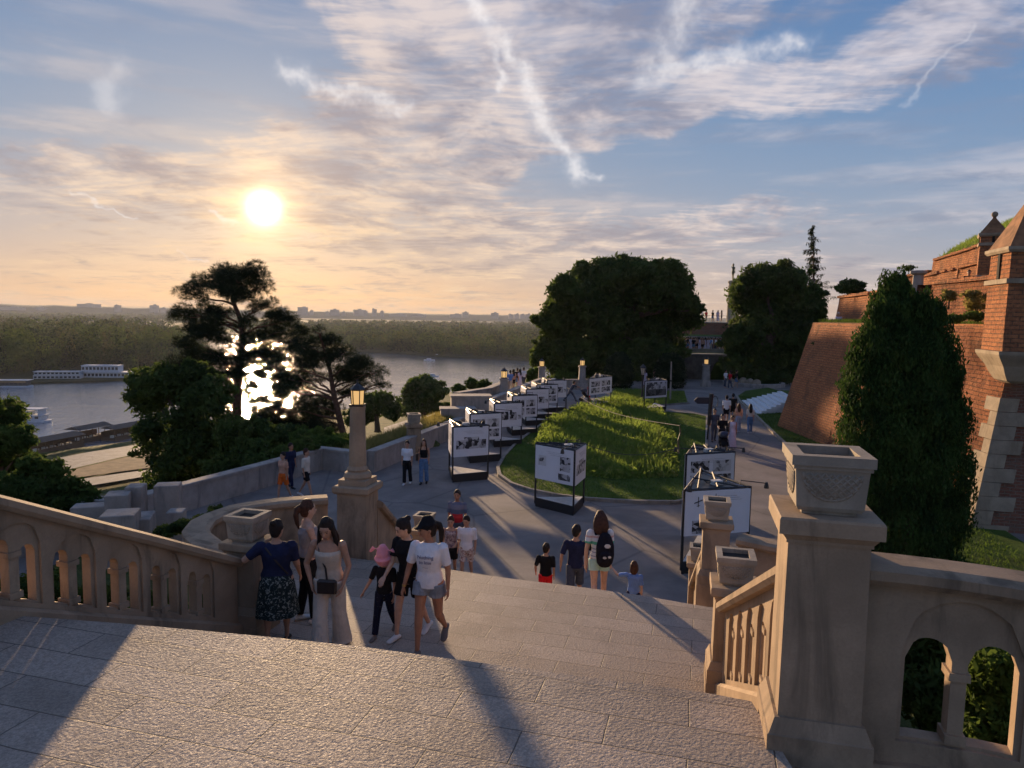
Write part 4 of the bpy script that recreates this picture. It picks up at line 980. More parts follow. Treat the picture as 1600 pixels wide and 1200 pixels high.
# rubble and low fountain ring by the gate
root = empty('fountain_ring', (g.x+1.5, 71, ZP)); tag(root, 'low round stone ring with rocks, right of the far lamp pillar', 'fountain')
mb = MB(); mb.lathe((g.x+1.5, 71, ZP), [(3.0, 0), (3.0, .35), (2.7, .38), (2.65, .1)], 26); mb.build('basin', M['concrete'], root)
for i in range(7):
    mb = MB(); a = random.uniform(0, 6.3); r = random.uniform(.2, 1.5); c = (g.x+1.0+r*cos(a)*1.3, 71+r*sin(a), ZP+.25)
    mb.ball(c, (random.uniform(.35, .6), .4, random.uniform(.35, .6)), 7, 5); mb.build('rock', M['quoin'], root)
# monument column
mo = aty(1143, 480, 150.0); root = empty('monument_column', (mo.x, 150, -4)); tag(root, 'tall pale column with a bronze figure on top, left of the dark tree', 'monument')
mb = MB(); mb.lathe((mo.x, 150, 0), [(1.6, -4.4), (1.5, -3), (.95, -2.6), (.92, 2), (.78, 7.3), (.95, 7.6), (.95, 7.9), (.6, 8.0)], 14); mb.build('shaft', M['stone2'], root)
# ------------------------------------------------------------------ vegetation
def pt(px, py, Y, dy=0.0): v = aty(px, py, Y); return (v.x*(Y+dy)/Y, Y+dy, v.z*(Y+dy)/Y)
def blobs(lst, Y, dep=.9, jy=0.0):
    """(px, py, rx px, ry px) -> ellipsoids in the air at about distance Y"""
    out = []
    for q in lst:
        yy = Y + (random.uniform(-jy, jy) if jy else 0); v = aty(q[0], q[1], yy); rx = q[2]/FPX*yy; rz = q[3]/FPX*yy
        out.append((v.x, yy, v.z, rx, (rx+rz)/2*dep, rz))
    return out
def needle_cloud(clumps, n, L, w=.018):
    cl = np.array(clumps); wt = cl[:, 3]*cl[:, 4]+cl[:, 4]*cl[:, 5]+cl[:, 3]*cl[:, 5]; wt /= wt.sum(); nt_ = n//14
    idx = RNG.choice(len(cl), size=nt_, p=wt); d = rdirs(nt_); d[:, 2] = np.where(d[:, 2] < -.1, d[:, 2]*.45, d[:, 2])
    r = .72+.34*RNG.random(nt_); r = np.where(RNG.random(nt_) < .25, r*RNG.random(nt_), r)
    T = cl[idx, :3] + d*cl[idx, 3:]*r[:, None]
    T = np.repeat(T, 14, 0); D = rdirs(len(T)); D[:, 2] = D[:, 2]*.8+.22; out = np.repeat(d, 14, 0); D = D + out*.7; D /= np.linalg.norm(D, axis=1)[:, None]
    B = np.cross(D, rdirs(len(T))); B /= (np.linalg.norm(B, axis=1)[:, None]+1e-9); l = L*(.6+.7*RNG.random(len(T)))
    return T + D*(l*.5)[:, None], D*(l*.5)[:, None], B*w
def pine(label, base, trunk, tr, pads, n, L, w, Y, limbs=True):
    root = empty('pine_tree', base); tag(root, label, 'pine tree', 'pines on the slope')
    tp = [Vector(p) for p in trunk]; mb = MB(); k = len(tp); mb.tube(tp, [tr*(1.15-.95*i/(k-1)) for i in range(k)], 10)
    def near(c):
        best = None
        for i in range(k-1):
            for t in (0, .25, .5, .75):
                q = tp[i].lerp(tp[i+1], t)
                if q.z > c[2]+.4: continue
                s = (q-Vector(c[:3])).length + abs((c[2]-q.z)-1.0)*.6
                if best is None or s < best[0]: best = (s, q, i/(k-1))
        return best or (0, tp[-1], 1)
    tip = []
    for c in pads:
        _, q, f = near(c); r = tr*(.42-.25*f); pts = branch(mb, q, (c[0], c[1], c[2]-c[5]*.2), max(r, .05), .03, 6, 6, .07)
        for _ in range(4):
            s = random.choice(pts[2:]); d = rdirs(1)[0]; branch(mb, s, (c[0]+d[0]*c[3]*.8, c[1]+d[1]*c[4]*.8, c[2]+abs(d[2])*c[5]*.5), .04, .012, 5, 3, .1)
    mb.build('trunk', M['pine_bark'], root, smooth=True)
    sub = []
    for c in pads:
        m = max(4, int(5*c[3]*1.4))
        for _ in range(m):
            d = rdirs(1)[0]; r = random.uniform(.35, .95); s = random.uniform(.30, .46)*min(1.6, c[3])
            sub.append((c[0]+d[0]*c[3]*r, c[1]+d[1]*c[4]*r, c[2]+d[2]*c[5]*r*1.15, s*1.05, s*1.05, s*.82))
    C, A, B = needle_cloud(sub, n, L, w); quadmesh('needle_crown', C, A, B, M['needles'], root)
    return root
Y1 = 52.0
pads = blobs([(388, 430, 34, 12), (338, 440, 38, 16), (305, 458, 30, 14), (410, 448, 22, 10), (370, 462, 34, 9), (282, 490, 22, 11), (312, 492, 28, 12), (345, 490, 26, 11), (412, 478, 24, 9), (440, 500, 30, 16), (385, 505, 22, 10), (425, 522, 30, 14), (330, 522, 34, 13), (452, 540, 28, 18), (395, 535, 30, 12), (300, 545, 30, 16), (345, 560, 36, 14), (425, 560, 32, 14), (280, 572, 30, 14), (470, 530, 22, 14), (320, 590, 28, 12), (335, 500, 22, 8), (395, 560, 34, 16), (360, 585, 26, 10), (440, 575, 30, 14), (310, 515, 30, 12), (370, 445, 26, 12), (350, 430, 24, 11)], Y1, 1.0, 2.0)
pine('tall leaning pine with a flat open crown, right under the setting sun', pt(352, 800, Y1), [pt(350, 820, Y1), pt(358, 740, Y1), pt(372, 680, Y1), pt(370, 630, Y1), pt(374, 575, Y1), pt(380, 530, Y1), pt(376, 500, Y1), pt(364, 470, Y1), pt(362, 445, Y1)], .42, pads, 135000, .36, .017, Y1)
Y2 = 48.0
pads0 = blobs([(400, 600, 16, 8), (420, 620, 18, 8), (395, 640, 14, 8), (432, 600, 14, 8), (412, 655, 20, 10), (440, 630, 14, 9), (385, 612, 10, 6), (410, 585, 16, 7), (440, 612, 16, 9), (395, 625, 12, 7), (425, 645, 14, 9)], Y1, .8, 1.5)
pine('thin young pine branches in front of the glittering water, right of the tall trunk', pt(408, 790, Y1), [pt(408, 800, Y1), pt(410, 720, Y1), pt(412, 660, Y1), pt(418, 600, Y1)], .10, pads0, 24000, .30, .014, Y1)
pads = blobs([(497, 518, 12, 12), (508, 535, 24, 12), (480, 545, 26, 13), (530, 552, 28, 12), (548, 570, 32, 10), (585, 583, 24, 9), (560, 595, 26, 8), (590, 603, 18, 7), (500, 560, 34, 13), (470, 575, 24, 12), (465, 600, 26, 10), (480, 630, 34, 11), (440, 640, 28, 13), (515, 645, 24, 10), (450, 610, 22, 9), (545, 612, 24, 8), (462, 665, 38, 14), (500, 672, 34, 12), (450, 590, 30, 14), (430, 660, 34, 16), (485, 590, 26, 12), (535, 585, 30, 12), (480, 650, 30, 14)], Y2, 1.0, 1.6)
pine('second pine with a slanting crown, left of the stone lamp column', pt(548, 760, Y2), [pt(550, 790, Y2), pt(543, 710, Y2), pt(531, 655, Y2), pt(521, 615, Y2), pt(516, 580, Y2), pt(506, 545, Y2), pt(499, 520, Y2)], .26, pads, 95000, .33, .016, Y2)
def broad(label, px_blobs, Y, base_px, n, size, lm, tr, name='broadleaf_tree', per=7, jy=0, dep=.9, group=None, limbs=12, fr=(.28, .5), cat='tree', basez=None):
    cl = blobs(px_blobs, Y, dep, jy); b = aty(base_px[0], base_px[1], Y); z = basez if basez is not None else b.z
    return tree(name, label, cat, (b.x, Y, z), cl, n, size, lm, M['bark'], tr, None, group, per, limbs, fr)
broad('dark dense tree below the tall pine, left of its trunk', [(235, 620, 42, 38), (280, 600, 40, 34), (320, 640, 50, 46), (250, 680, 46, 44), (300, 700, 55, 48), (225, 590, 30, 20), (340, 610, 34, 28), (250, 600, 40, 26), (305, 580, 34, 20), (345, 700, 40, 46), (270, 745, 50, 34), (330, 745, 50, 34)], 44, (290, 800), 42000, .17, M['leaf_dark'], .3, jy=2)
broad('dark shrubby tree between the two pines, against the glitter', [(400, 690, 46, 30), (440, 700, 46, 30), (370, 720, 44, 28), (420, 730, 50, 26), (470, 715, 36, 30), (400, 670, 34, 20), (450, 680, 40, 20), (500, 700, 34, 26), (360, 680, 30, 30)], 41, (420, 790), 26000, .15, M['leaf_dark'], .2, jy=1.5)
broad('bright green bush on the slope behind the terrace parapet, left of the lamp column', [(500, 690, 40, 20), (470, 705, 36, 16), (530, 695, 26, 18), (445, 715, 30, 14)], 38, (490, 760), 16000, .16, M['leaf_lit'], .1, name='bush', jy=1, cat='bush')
broad('sunlit leafy tree at the left edge, in front of the river', [(8, 650, 36, 34), (-30, 660, 50, 45), (20, 690, 34, 30), (-10, 700, 50, 40), (30, 720, 34, 26)], 21, (0, 900), 22000, .085, M['leaf'], .14, jy=.8)
broad('leafy tree with drooping sprays behind the left balustrade', [(70, 740, 44, 28), (110, 765, 36, 22), (40, 770, 60, 34), (140, 785, 26, 14), (90, 790, 46, 20), (0, 770, 60, 30), (50, 725, 24, 16)], 19, (60, 900), 24000, .075, M['leaf'], .10, jy=.8)
broad('brownish shrubs massed outside the terrace parapet, under the pines', [(300, 775, 30, 16), (335, 758, 34, 18), (370, 742, 34, 20), (405, 727, 32, 20), (440, 714, 30, 16), (350, 735, 34, 22), (395, 705, 36, 22), (470, 700, 30, 14)], 29.5, (370, 800), 20000, .11, M['leaf_dark'], .06, name='shrub', jy=.6, cat='shrub')
broad('bright leafy shrub peeking over the parapet corner beside the lamp column', [(500, 690, 24, 12), (478, 697, 20, 10), (525, 692, 20, 10), (462, 706, 14, 8)], 33.5, (495, 730), 9000, .12, M['leaf_lit'], .05, name='shrub', jy=.5, cat='shrub')
broad('round green tree on the lower bank, right of the lamp column', [(660, 600, 26, 14), (645, 615, 22, 16), (680, 612, 22, 16), (660, 630, 34, 18), (640, 640, 20, 12), (690, 640, 18, 12)], 130, (662, 672), 9000, .45, M['leaf'], .5, jy=2)
broad('dark tree clump on the lower bank, just right of the lantern', [(595, 625, 26, 16), (580, 640, 24, 18), (612, 640, 20, 16), (560, 650, 24, 18)], 110, (590, 672), 7000, .4, M['leaf_dark'], .4, jy=2)
for i, (px, py, r, Y, lab) in enumerate([(718, 608, 11, 80, 'small round bush left of the first lamp pillar, on the skyline of the bank'), (737, 597, 9, 75, 'dark round bush second from the left on the grass crest'), (757, 600, 10, 72, 'low bush third on the grass crest'), (835, 583, 13, 66, 'small feathery tree left of the second lamp pillar'), (880, 590, 20, 72, 'bright green shrub between the last two lamp pillars'), (860, 597, 14, 72, 'yellow-green shrub at the foot of the second lamp pillar')]):
    broad(lab, [(px, py, r, r*.8), (px-r*.4, py+r*.6, r*.8, r*.7), (px+r*.5, py+r*.5, r*.7, r*.6)], Y, (px, py+r*2), 2600, .14, M['leaf'] if i not in (4, 5) else M['leaf_lit'], .06, name='bush', cat='bush', group=None, per=6)
# the big round tree in the middle
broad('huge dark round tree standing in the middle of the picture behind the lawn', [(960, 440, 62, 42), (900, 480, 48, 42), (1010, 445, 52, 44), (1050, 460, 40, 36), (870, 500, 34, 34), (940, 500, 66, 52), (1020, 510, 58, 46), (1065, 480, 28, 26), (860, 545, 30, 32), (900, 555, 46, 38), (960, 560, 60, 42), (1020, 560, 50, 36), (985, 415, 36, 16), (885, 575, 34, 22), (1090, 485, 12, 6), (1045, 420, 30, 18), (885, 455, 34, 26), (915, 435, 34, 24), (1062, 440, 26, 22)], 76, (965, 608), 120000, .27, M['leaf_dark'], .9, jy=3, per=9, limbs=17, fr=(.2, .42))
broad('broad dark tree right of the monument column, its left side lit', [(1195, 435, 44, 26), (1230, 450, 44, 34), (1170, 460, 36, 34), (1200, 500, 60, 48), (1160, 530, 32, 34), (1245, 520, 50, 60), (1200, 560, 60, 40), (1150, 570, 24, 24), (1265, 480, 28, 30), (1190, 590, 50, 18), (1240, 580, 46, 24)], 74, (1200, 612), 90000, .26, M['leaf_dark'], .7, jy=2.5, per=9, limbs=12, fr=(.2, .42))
# tall thin spruce
def spruce(label, px, ptop, pbot, Y, halfw):
    t = aty(px, ptop, Y); b = aty(px+4, pbot, Y); H = t.z-b.z; root = empty('spruce_tree', (b.x, Y, b.z)); tag(root, label, 'spruce'); bv = b
    mb = MB(); mb.tube([(b.x, Y, b.z), ((b.x+t.x)/2, Y, b.z+H*.5), (t.x, Y, t.z)], [.3, .18, .02], 7); Cs = []; As = []; Bs = []
    k = 30
    for i in range(k):
        f = i/k; z = t.z - H*(.02+f*.80)+random.uniform(-.15, .15); R0_ = halfw*min(1.1, .14+f*1.9)
        for j in range(5):
            R = R0_*random.uniform(.35, 1.25); a = random.uniform(0, 6.3); sx = bv.x+(t.x-bv.x)*(z-bv.z)/H; z_ = z+random.uniform(-.35, .35); tipv = Vector((sx+cos(a)*R, Y+sin(a)*R, z_ + R*random.uniform(-.35, .15))); s = Vector((sx, Y, z_))
            mb.tube([s, s.lerp(tipv, .5)-Vector((0, 0, R*.12)), tipv], [.05, .035, .012], 4)
            n = int(55*(.3+f)); tt = RNG.random(n)**.7; P = np.array(s)[None]*(1-tt)[:, None] + np.array(tipv)[None]*tt[:, None]; P[:, 2] -= np.sin(tt*pi)*R*.12
            P += RNG.normal(size=(n, 3))*[.07, .07, .05]; D = np.stack([RNG.normal(size=n)*.5, RNG.normal(size=n)*.5, -np.abs(RNG.normal(size=n))-.35], 1); D /= np.linalg.norm(D, axis=1)[:, None]
            l = .22+.25*RNG.random(n); Cs.append(P+D*(l*.5)[:, None]); As.append(D*(l*.6)[:, None]); W_ = np.cross(D, rdirs(n)); W_ /= np.linalg.norm(W_, axis=1)[:, None]+1e-9; Bs.append(W_*.055)
    mb.build('trunk', M['pine_bark'], root); quadmesh('hanging_needles', np.concatenate(Cs), np.concatenate(As), np.concatenate(Bs), M['needles'], root); return root
spruce('tall thin spruce with drooping open branches, rising behind the dark tree on the right', 1270, 352, 600, 84, 2.1)
broad('small round tree on the upper terrace above the far bastion corner', [(1330, 447, 20, 12), (1318, 452, 10, 8), (1342, 455, 12, 8)], 62, (1330, 475), 5000, .14, M['leaf_dark'], .12, name='broadleaf_tree')
def topiary(label, px, top, bot, hw, Y):
    t = aty(px, top, Y); b = aty(px, bot, Y); r = hw/FPX*Y; H = t.z-b.z; root = empty('clipped_yew', (b.x, Y, ZP)); tag(root, label, 'yew')
    cl = [(b.x, Y, b.z+H*f, r*q, r*q, H*.2) for f, q in ((.15, .95), (.35, 1.0), (.55, .97), (.72, .85), (.84, .62))]
    mb = MB(); mb.tube([(b.x, Y, ZP), (b.x, Y, b.z+H*.6)], [.15, .06], 6); mb.build('trunk', M['bark'], root)
    C, A, B = leaf_cloud(cl, 9000, .11, .9); quadmesh('crown', C, A, B, M['yew'], root)
topiary('large clipped dark yew in front of the big round tree', 966, 552, 606, 23, 66)
topiary('clipped dark yew right of the street lamp', 1046, 552, 606, 25, 67)
# near arborvitae in front of the bastion
def thuja(label):
    Y = 18.6; root = empty('arborvitae', (10.6, Y, ZP)); tag(root, label, 'arborvitae')
    mb = MB(); mb.tube([(10.6, Y, ZP-.3), (10.6, Y, -4.5), (10.55, Y, -1.5)], [.16, .1, .03], 8)
    sp = [((1396, 458, 13, 32), 0), ((1390, 495, 29, 44), 0), ((1375, 550, 46, 50), 0), ((1372, 610, 58, 55), 0), ((1375, 680, 66, 60), 0), ((1385, 750, 72, 60), 0), ((1400, 820, 80, 60), 0), ((1418, 500, 34, 44), .3), ((1425, 560, 46, 54), .2), ((1420, 640, 54, 60), .0), ((1425, 730, 60, 60), .0), ((1446, 515, 30, 38), .6), ((1455, 580, 44, 60), .8), ((1462, 660, 52, 64), .8), ((1465, 740, 52, 64), .9), ((1455, 810, 62, 60), .8), ((1425, 880, 84, 40), .3)]
    cl = []
    for q, dy in sp: v = blobs([q], Y+dy)[0]; cl.append(v)
    sub = []
    for c in cl:
        for _ in range(26):
            d = rdirs(1)[0]; r = random.uniform(.6, 1.0); s = random.uniform(.12, .30)
            sub.append((c[0]+d[0]*c[3]*r, c[1]+d[1]*c[4]*r, c[2]+d[2]*c[5]*r, s*.8, s*.8, s*1.5))
    mb.build('trunk', M['bark'], root)
    C, A, B = leaf_cloud(sub+cl+cl, 175000, .052, .66); N = len(C)
    up = np.stack([RNG.normal(size=N)*.42, RNG.normal(size=N)*.42, np.ones(N)], 1); up /= np.linalg.norm(up, axis=1)[:, None]; l = np.linalg.norm(A, axis=1)*1.2
    W_ = np.cross(up, rdirs(N)); W_ /= np.linalg.norm(W_, axis=1)[:, None]+1e-9
    quadmesh('crown', C, up*l[:, None], W_*(l*.5)[:, None], M['thuja'], root)
thuja('large bushy arborvitae with several tips, in front of the brick bastion')
broad('leafy shrub seen through the arches of the near right balustrade', [(1560, 1040, 60, 44), (1600, 1090, 60, 60), (1540, 1110, 50, 50), (1580, 1160, 60, 50)], 6.2, (1570, 1200), 9000, .045, M['leaf_lit'], .03, name='shrub', jy=.3, cat='shrub')
broad('dark undergrowth behind the first arch of the near right balustrade', [(1450, 1080, 60, 60), (1430, 1000, 60, 60), (1480, 1130, 50, 60)], 7.6, (1450, 1220), 9000, .05, M['leaf_dark'], .03, name='shrub', jy=.4, cat='shrub')
broad('low dark shrubs between the concrete blocks and the curved wall', [(290, 822, 26, 12), (320, 815, 26, 14), (340, 800, 20, 10), (260, 830, 24, 10)], 15.5, (300, 850), 7000, .05, M['leaf_dark'], .03, name='shrub', jy=.8, cat='shrub')
broad('straggly weeds behind the arches of the left balustrade', [(60, 920, 60, 34), (150, 940, 60, 30), (240, 950, 50, 30), (330, 950, 40, 26)], 9.6, (180, 990), 9000, .05, M['leaf'], .03, name='shrub', jy=.6, cat='shrub', fr=(.15, .3))
# ------------------------------------------------------------------ grass as blades
def blades(name, pts, h, w, m, lean=.35, n_tip=1):
    N = len(pts); D = np.stack([RNG.normal(size=N)*lean, RNG.normal(size=N)*lean, np.ones(N)], 1); hh = h*(.5+.8*RNG.random(N)) if not hasattr(h, '__len__') else h
    A = D*hh[:, None] if hasattr(hh, '__len__') else D*hh; ang = RNG.random(N)*pi; B = np.stack([np.cos(ang), np.sin(ang), np.zeros(N)], 1)*w
    o = quadmesh(name, np.array(pts), A, B, m, tri=True); return o
def in_poly(P, poly):
    x, y = P[:, 0], P[:, 1]; c = np.zeros(len(P), bool); j = len(poly)-1
    for i in range(len(poly)):
        xi, yi = poly[i]; xj, yj = poly[j]; t = ((yi > y) != (yj > y)) & (x < (xj-xi)*(y-yi)/(yj-yi+1e-12)+xi); c ^= t; j = i
    return c
def scatter(poly, n):
    a = np.array(poly); lo, hi = a.min(0), a.max(0); P = lo+(hi-lo)*RNG.random((n*3, 2)); P = P[in_poly(P, poly)][:n]; return P
WEED = [P2(835, 700), P2(850, 660), P2(905, 636), P2(945, 626), P2(1010, 628), P2(1040, 650), P2(1056, 690), P2(1060, 748), P2(960, 752), P2(905, 745), P2(850, 735)]
M['weed'] = leafmat('tall_weeds', (.045, .085, .016), (.17, .24, .045), .55, 1.1, hue2=(.20, .19, .07))
M['blade'] = leafmat('lawn_blades', (.035, .065, .012), (.085, .14, .025), .4, .8)
M['gold'] = leafmat('golden_grass', (.12, .12, .035), (.26, .22, .075), .5, .9)
P = scatter(WEED, 46000); clump = np.sin(P[:, 0]*1.7)*np.cos(P[:, 1]*1.3)+np.sin(P[:, 0]*.6+P[:, 1]*.8)
fb = .5*np.sin(P[:, 0]*.9+1.3*np.sin(P[:, 1]*.7))+.5*np.sin(P[:, 1]*1.1+1.7*np.sin(P[:, 0]*1.3))+.4*np.sin(P[:, 0]*3.1+P[:, 1]*2.3)*np.sin(P[:, 1]*2.7)
edge = np.abs(dist_line(P[:, 0], P[:, 1], WEED+[WEED[0]])); hh = (.38+.10*fb)*(.25+1.3*RNG.random(len(P))**2.2)*np.clip(.35+edge/1.6, 0, 1)
o = blades('tall_weeds', np.c_[P, np.full(len(P), ZP+.05)], hh, .05, M['weed'], .5); tag(o, kind='stuff')
P = scatter(WEED, 9000); hb = .20
C = np.c_[P, ZP+.05+hb*RNG.random(len(P))*1.6]; nr = rdirs(len(P)); A = np.cross(nr, rdirs(len(P))); A /= np.linalg.norm(A, axis=1)[:, None]+1e-9; B = np.cross(nr, A)
tag(quadmesh('weed_leaves', C, A*.13, B*.07, M['weed']), kind='stuff')
P = scatter(LAWN, 60000); tag(blades('lawn_grass', np.c_[P, np.full(len(P), ZP+.06)], np.full(len(P), .07)*(.6+.8*RNG.random(len(P))), .012, M['blade'], .5), kind='stuff')
P = scatter(LAWN2, 9000); far = P[:, 0] < 12.5; tag(blades('lawn_grass', np.c_[P, np.full(len(P), ZP+.06)], np.where(far, .30, .09)*(.5+.8*RNG.random(len(P))), .03, M['weed'], .5), kind='stuff')
VERGE = KR + [(24, 58), (20.3, 47), (17.3, 43.5), (16.6, 36), (15.3, 24), (12.9, 13)]
P = scatter(VERGE, 26000); tag(blades('verge_grass', np.c_[P, np.full(len(P), ZP+.08)], np.full(len(P), .10)*(.6+.8*RNG.random(len(P))), .016, M['blade'], .5), kind='stuff')
# golden grass bank outside the parapet
q = RNG.random((46000, 2)); Yg = 27.5+q[:, 0]*36; Xc = np.interp(Yg, [28.6, 36.8, 43, 55, 64], [-5.95, -3.4, -1.9, 1.0, 3.5]); Xg = Xc-.35-(q[:, 1]**1.3)*4.2
Zg = terrain_h(Xg, Yg); tag(blades('golden_grass', np.c_[Xg, Yg, Zg-.02], (.16+.26*RNG.random(len(Xg))), .018, M['gold'], .4), kind='stuff')
# grass and plants on the bastion
q = RNG.random((9000, 2)); Yg = 23+q[:, 0]*20; Xg = np.interp(Yg, [23, 36, 43], [16.4, 17.7, 18.2])+q[:, 1]*1.9
tag(blades('bastion_grass', np.c_[Xg, Yg, np.full(len(Xg), -.07)], .18*(.4+RNG.random(len(Xg))), .02, M['blade'], .5), kind='stuff')
q = RNG.random((16000, 2)); Yg = 33+q[:, 0]*24; Xg = 28.0+(Yg-40)*.16+q[:, 1]*8.5
Zh = hill_h(Xg, Yg)*np.clip((59-Yg)/8, 0, 1)+np.where(Yg > 51, -.6, 0); tag(blades('hill_grass', np.c_[Xg, Yg, Zh-.03], .28*(.4+RNG.random(len(Xg))), .03, M['weed'], .4), kind='stuff')
for lab, b, Y, n, lm in [('dry plant tuft growing on the weathered brick parapet near the turret', [(1525, 472, 16, 16), (1515, 460, 12, 8)], 25.5, 1500, M['gold']), ('dry plant tuft in the middle of the weathered brick parapet', [(1483, 462, 14, 9)], 27.5, 900, M['gold']), ('creeping green plants on the ledge below the weathered brick parapet', [(1490, 497, 20, 6), (1525, 494, 18, 7)], 25, 2500, M['leaf']), ('small dark plant rooted near the top of the bastion face', [(1276, 537, 7, 5)], 41.5, 500, M['leaf_dark']), ('shrubs on the skyline left of the upper rampart', [(1420, 418, 12, 5), (1400, 428, 8, 4), (1385, 436, 6, 4)], 56, 1500, M['leaf_dark']), ('yellowish bush at the top of the arborvitae, left end of the brick parapet', [(1446, 478, 10, 8)], 31.2, 700, M['gold'])]:
    broad(lab, b, Y, (b[0][0], b[0][1]+b[0][3]), n, .06, lm, .02, name='wall_plant', cat='plant', per=8, fr=(.3, .6), limbs=2)
# ------------------------------------------------------------------ far woods: one mass each
def wood(name, poly, n, zr, rr, leaves, lsz, ztop=1.0, front=None):
    P = scatter(poly, n*3); keep_ = []; gap_ = (rr[0]+rr[1])*.62
    for q_ in P:
        if len(keep_) < n and (not keep_ or np.min(np.hypot(*(np.array(keep_)-q_).T)) > gap_): keep_.append(q_)
    P = np.array(keep_); cl = []
    for x, y in P:
        r = random.uniform(*rr); h = random.uniform(*zr); cl.append((x, y, ZW+1+h-r*.8, r*random.uniform(.8, 1.2), r, r*random.uniform(.75, 1.0)))
        cl.append((x, y, ZW+1+h*.38, r*.9, r*.9, h*.38))
    sub = cl + sub_clumps(cl, 2, (.35, .6)); C, A, B = leaf_cloud(sub, leaves, lsz, .86, asp=.8); return C, A, B
bankR = [far(860, 567), far(800, 563), far(700, 559), far(620, 553), far(547, 550), far(470, 538)] if False else None
def F(px, py): v = atz(px, py, ZW); return (v.x, v.y)
parts = []
strip = [F(1000, 568), F(840, 564), F(800, 561), F(700, 557), F(620, 551), F(549, 548), F(549, 540), F(620, 542), F(700, 546), F(800, 549), F(1000, 552)]
parts.append(wood('w', strip, 300, (12, 21), (6, 11), 70000, 1.1))
s2 = [F(1000, 552), F(800, 549), F(700, 546), F(620, 542), F(549, 540), F(480, 535), F(470, 525), F(1000, 525)]
parts.append(wood('w', s2, 430, (12, 24), (9, 15), 70000, 1.9))
s3 = [F(1000, 526), F(440, 526), F(340, 517), F(340, 507), F(1000, 511)]
parts.append(wood('w', s3, 700, (14, 22), (11, 17), 50000, 3.4))
tag(quadmesh('far_woodland', *[np.concatenate([q[i] for q in parts]) for i in range(3)], M['wood_far']), kind='stuff')
parts = []
s1 = [F(-120, 608), F(0, 590), F(60, 585), F(150, 583), F(235, 578), F(300, 566), F(322, 560), F(312, 548), F(200, 560), F(0, 565), F(-120, 575)]
parts.append(wood('w', s1, 120, (10, 30), (6, 12), 75000, .9))
s2 = [F(-120, 575), F(0, 565), F(200, 560), F(312, 548), F(300, 536), F(200, 526), F(0, 524), F(-120, 530)]
parts.append(wood('w', s2, 170, (14, 33), (9, 15), 60000, 1.4))
tag(quadmesh('island_woodland', *[np.concatenate([q[i] for q in parts]) for i in range(3)], M['wood_far']), kind='stuff')
s4 = [F(250, 508), F(-150, 506), (-3500, 3000), (-3300, 4300), (-1500, 4300)]
tag(quadmesh('distant_woodland', *wood('w', s4, 700, (12, 20), (14, 22), 40000, 4.5), M['wood_far']), kind='stuff')
# trees along the lower bank and slope, out of one another's way
P = [(-60, 120), (-45, 150), (-80, 175)]
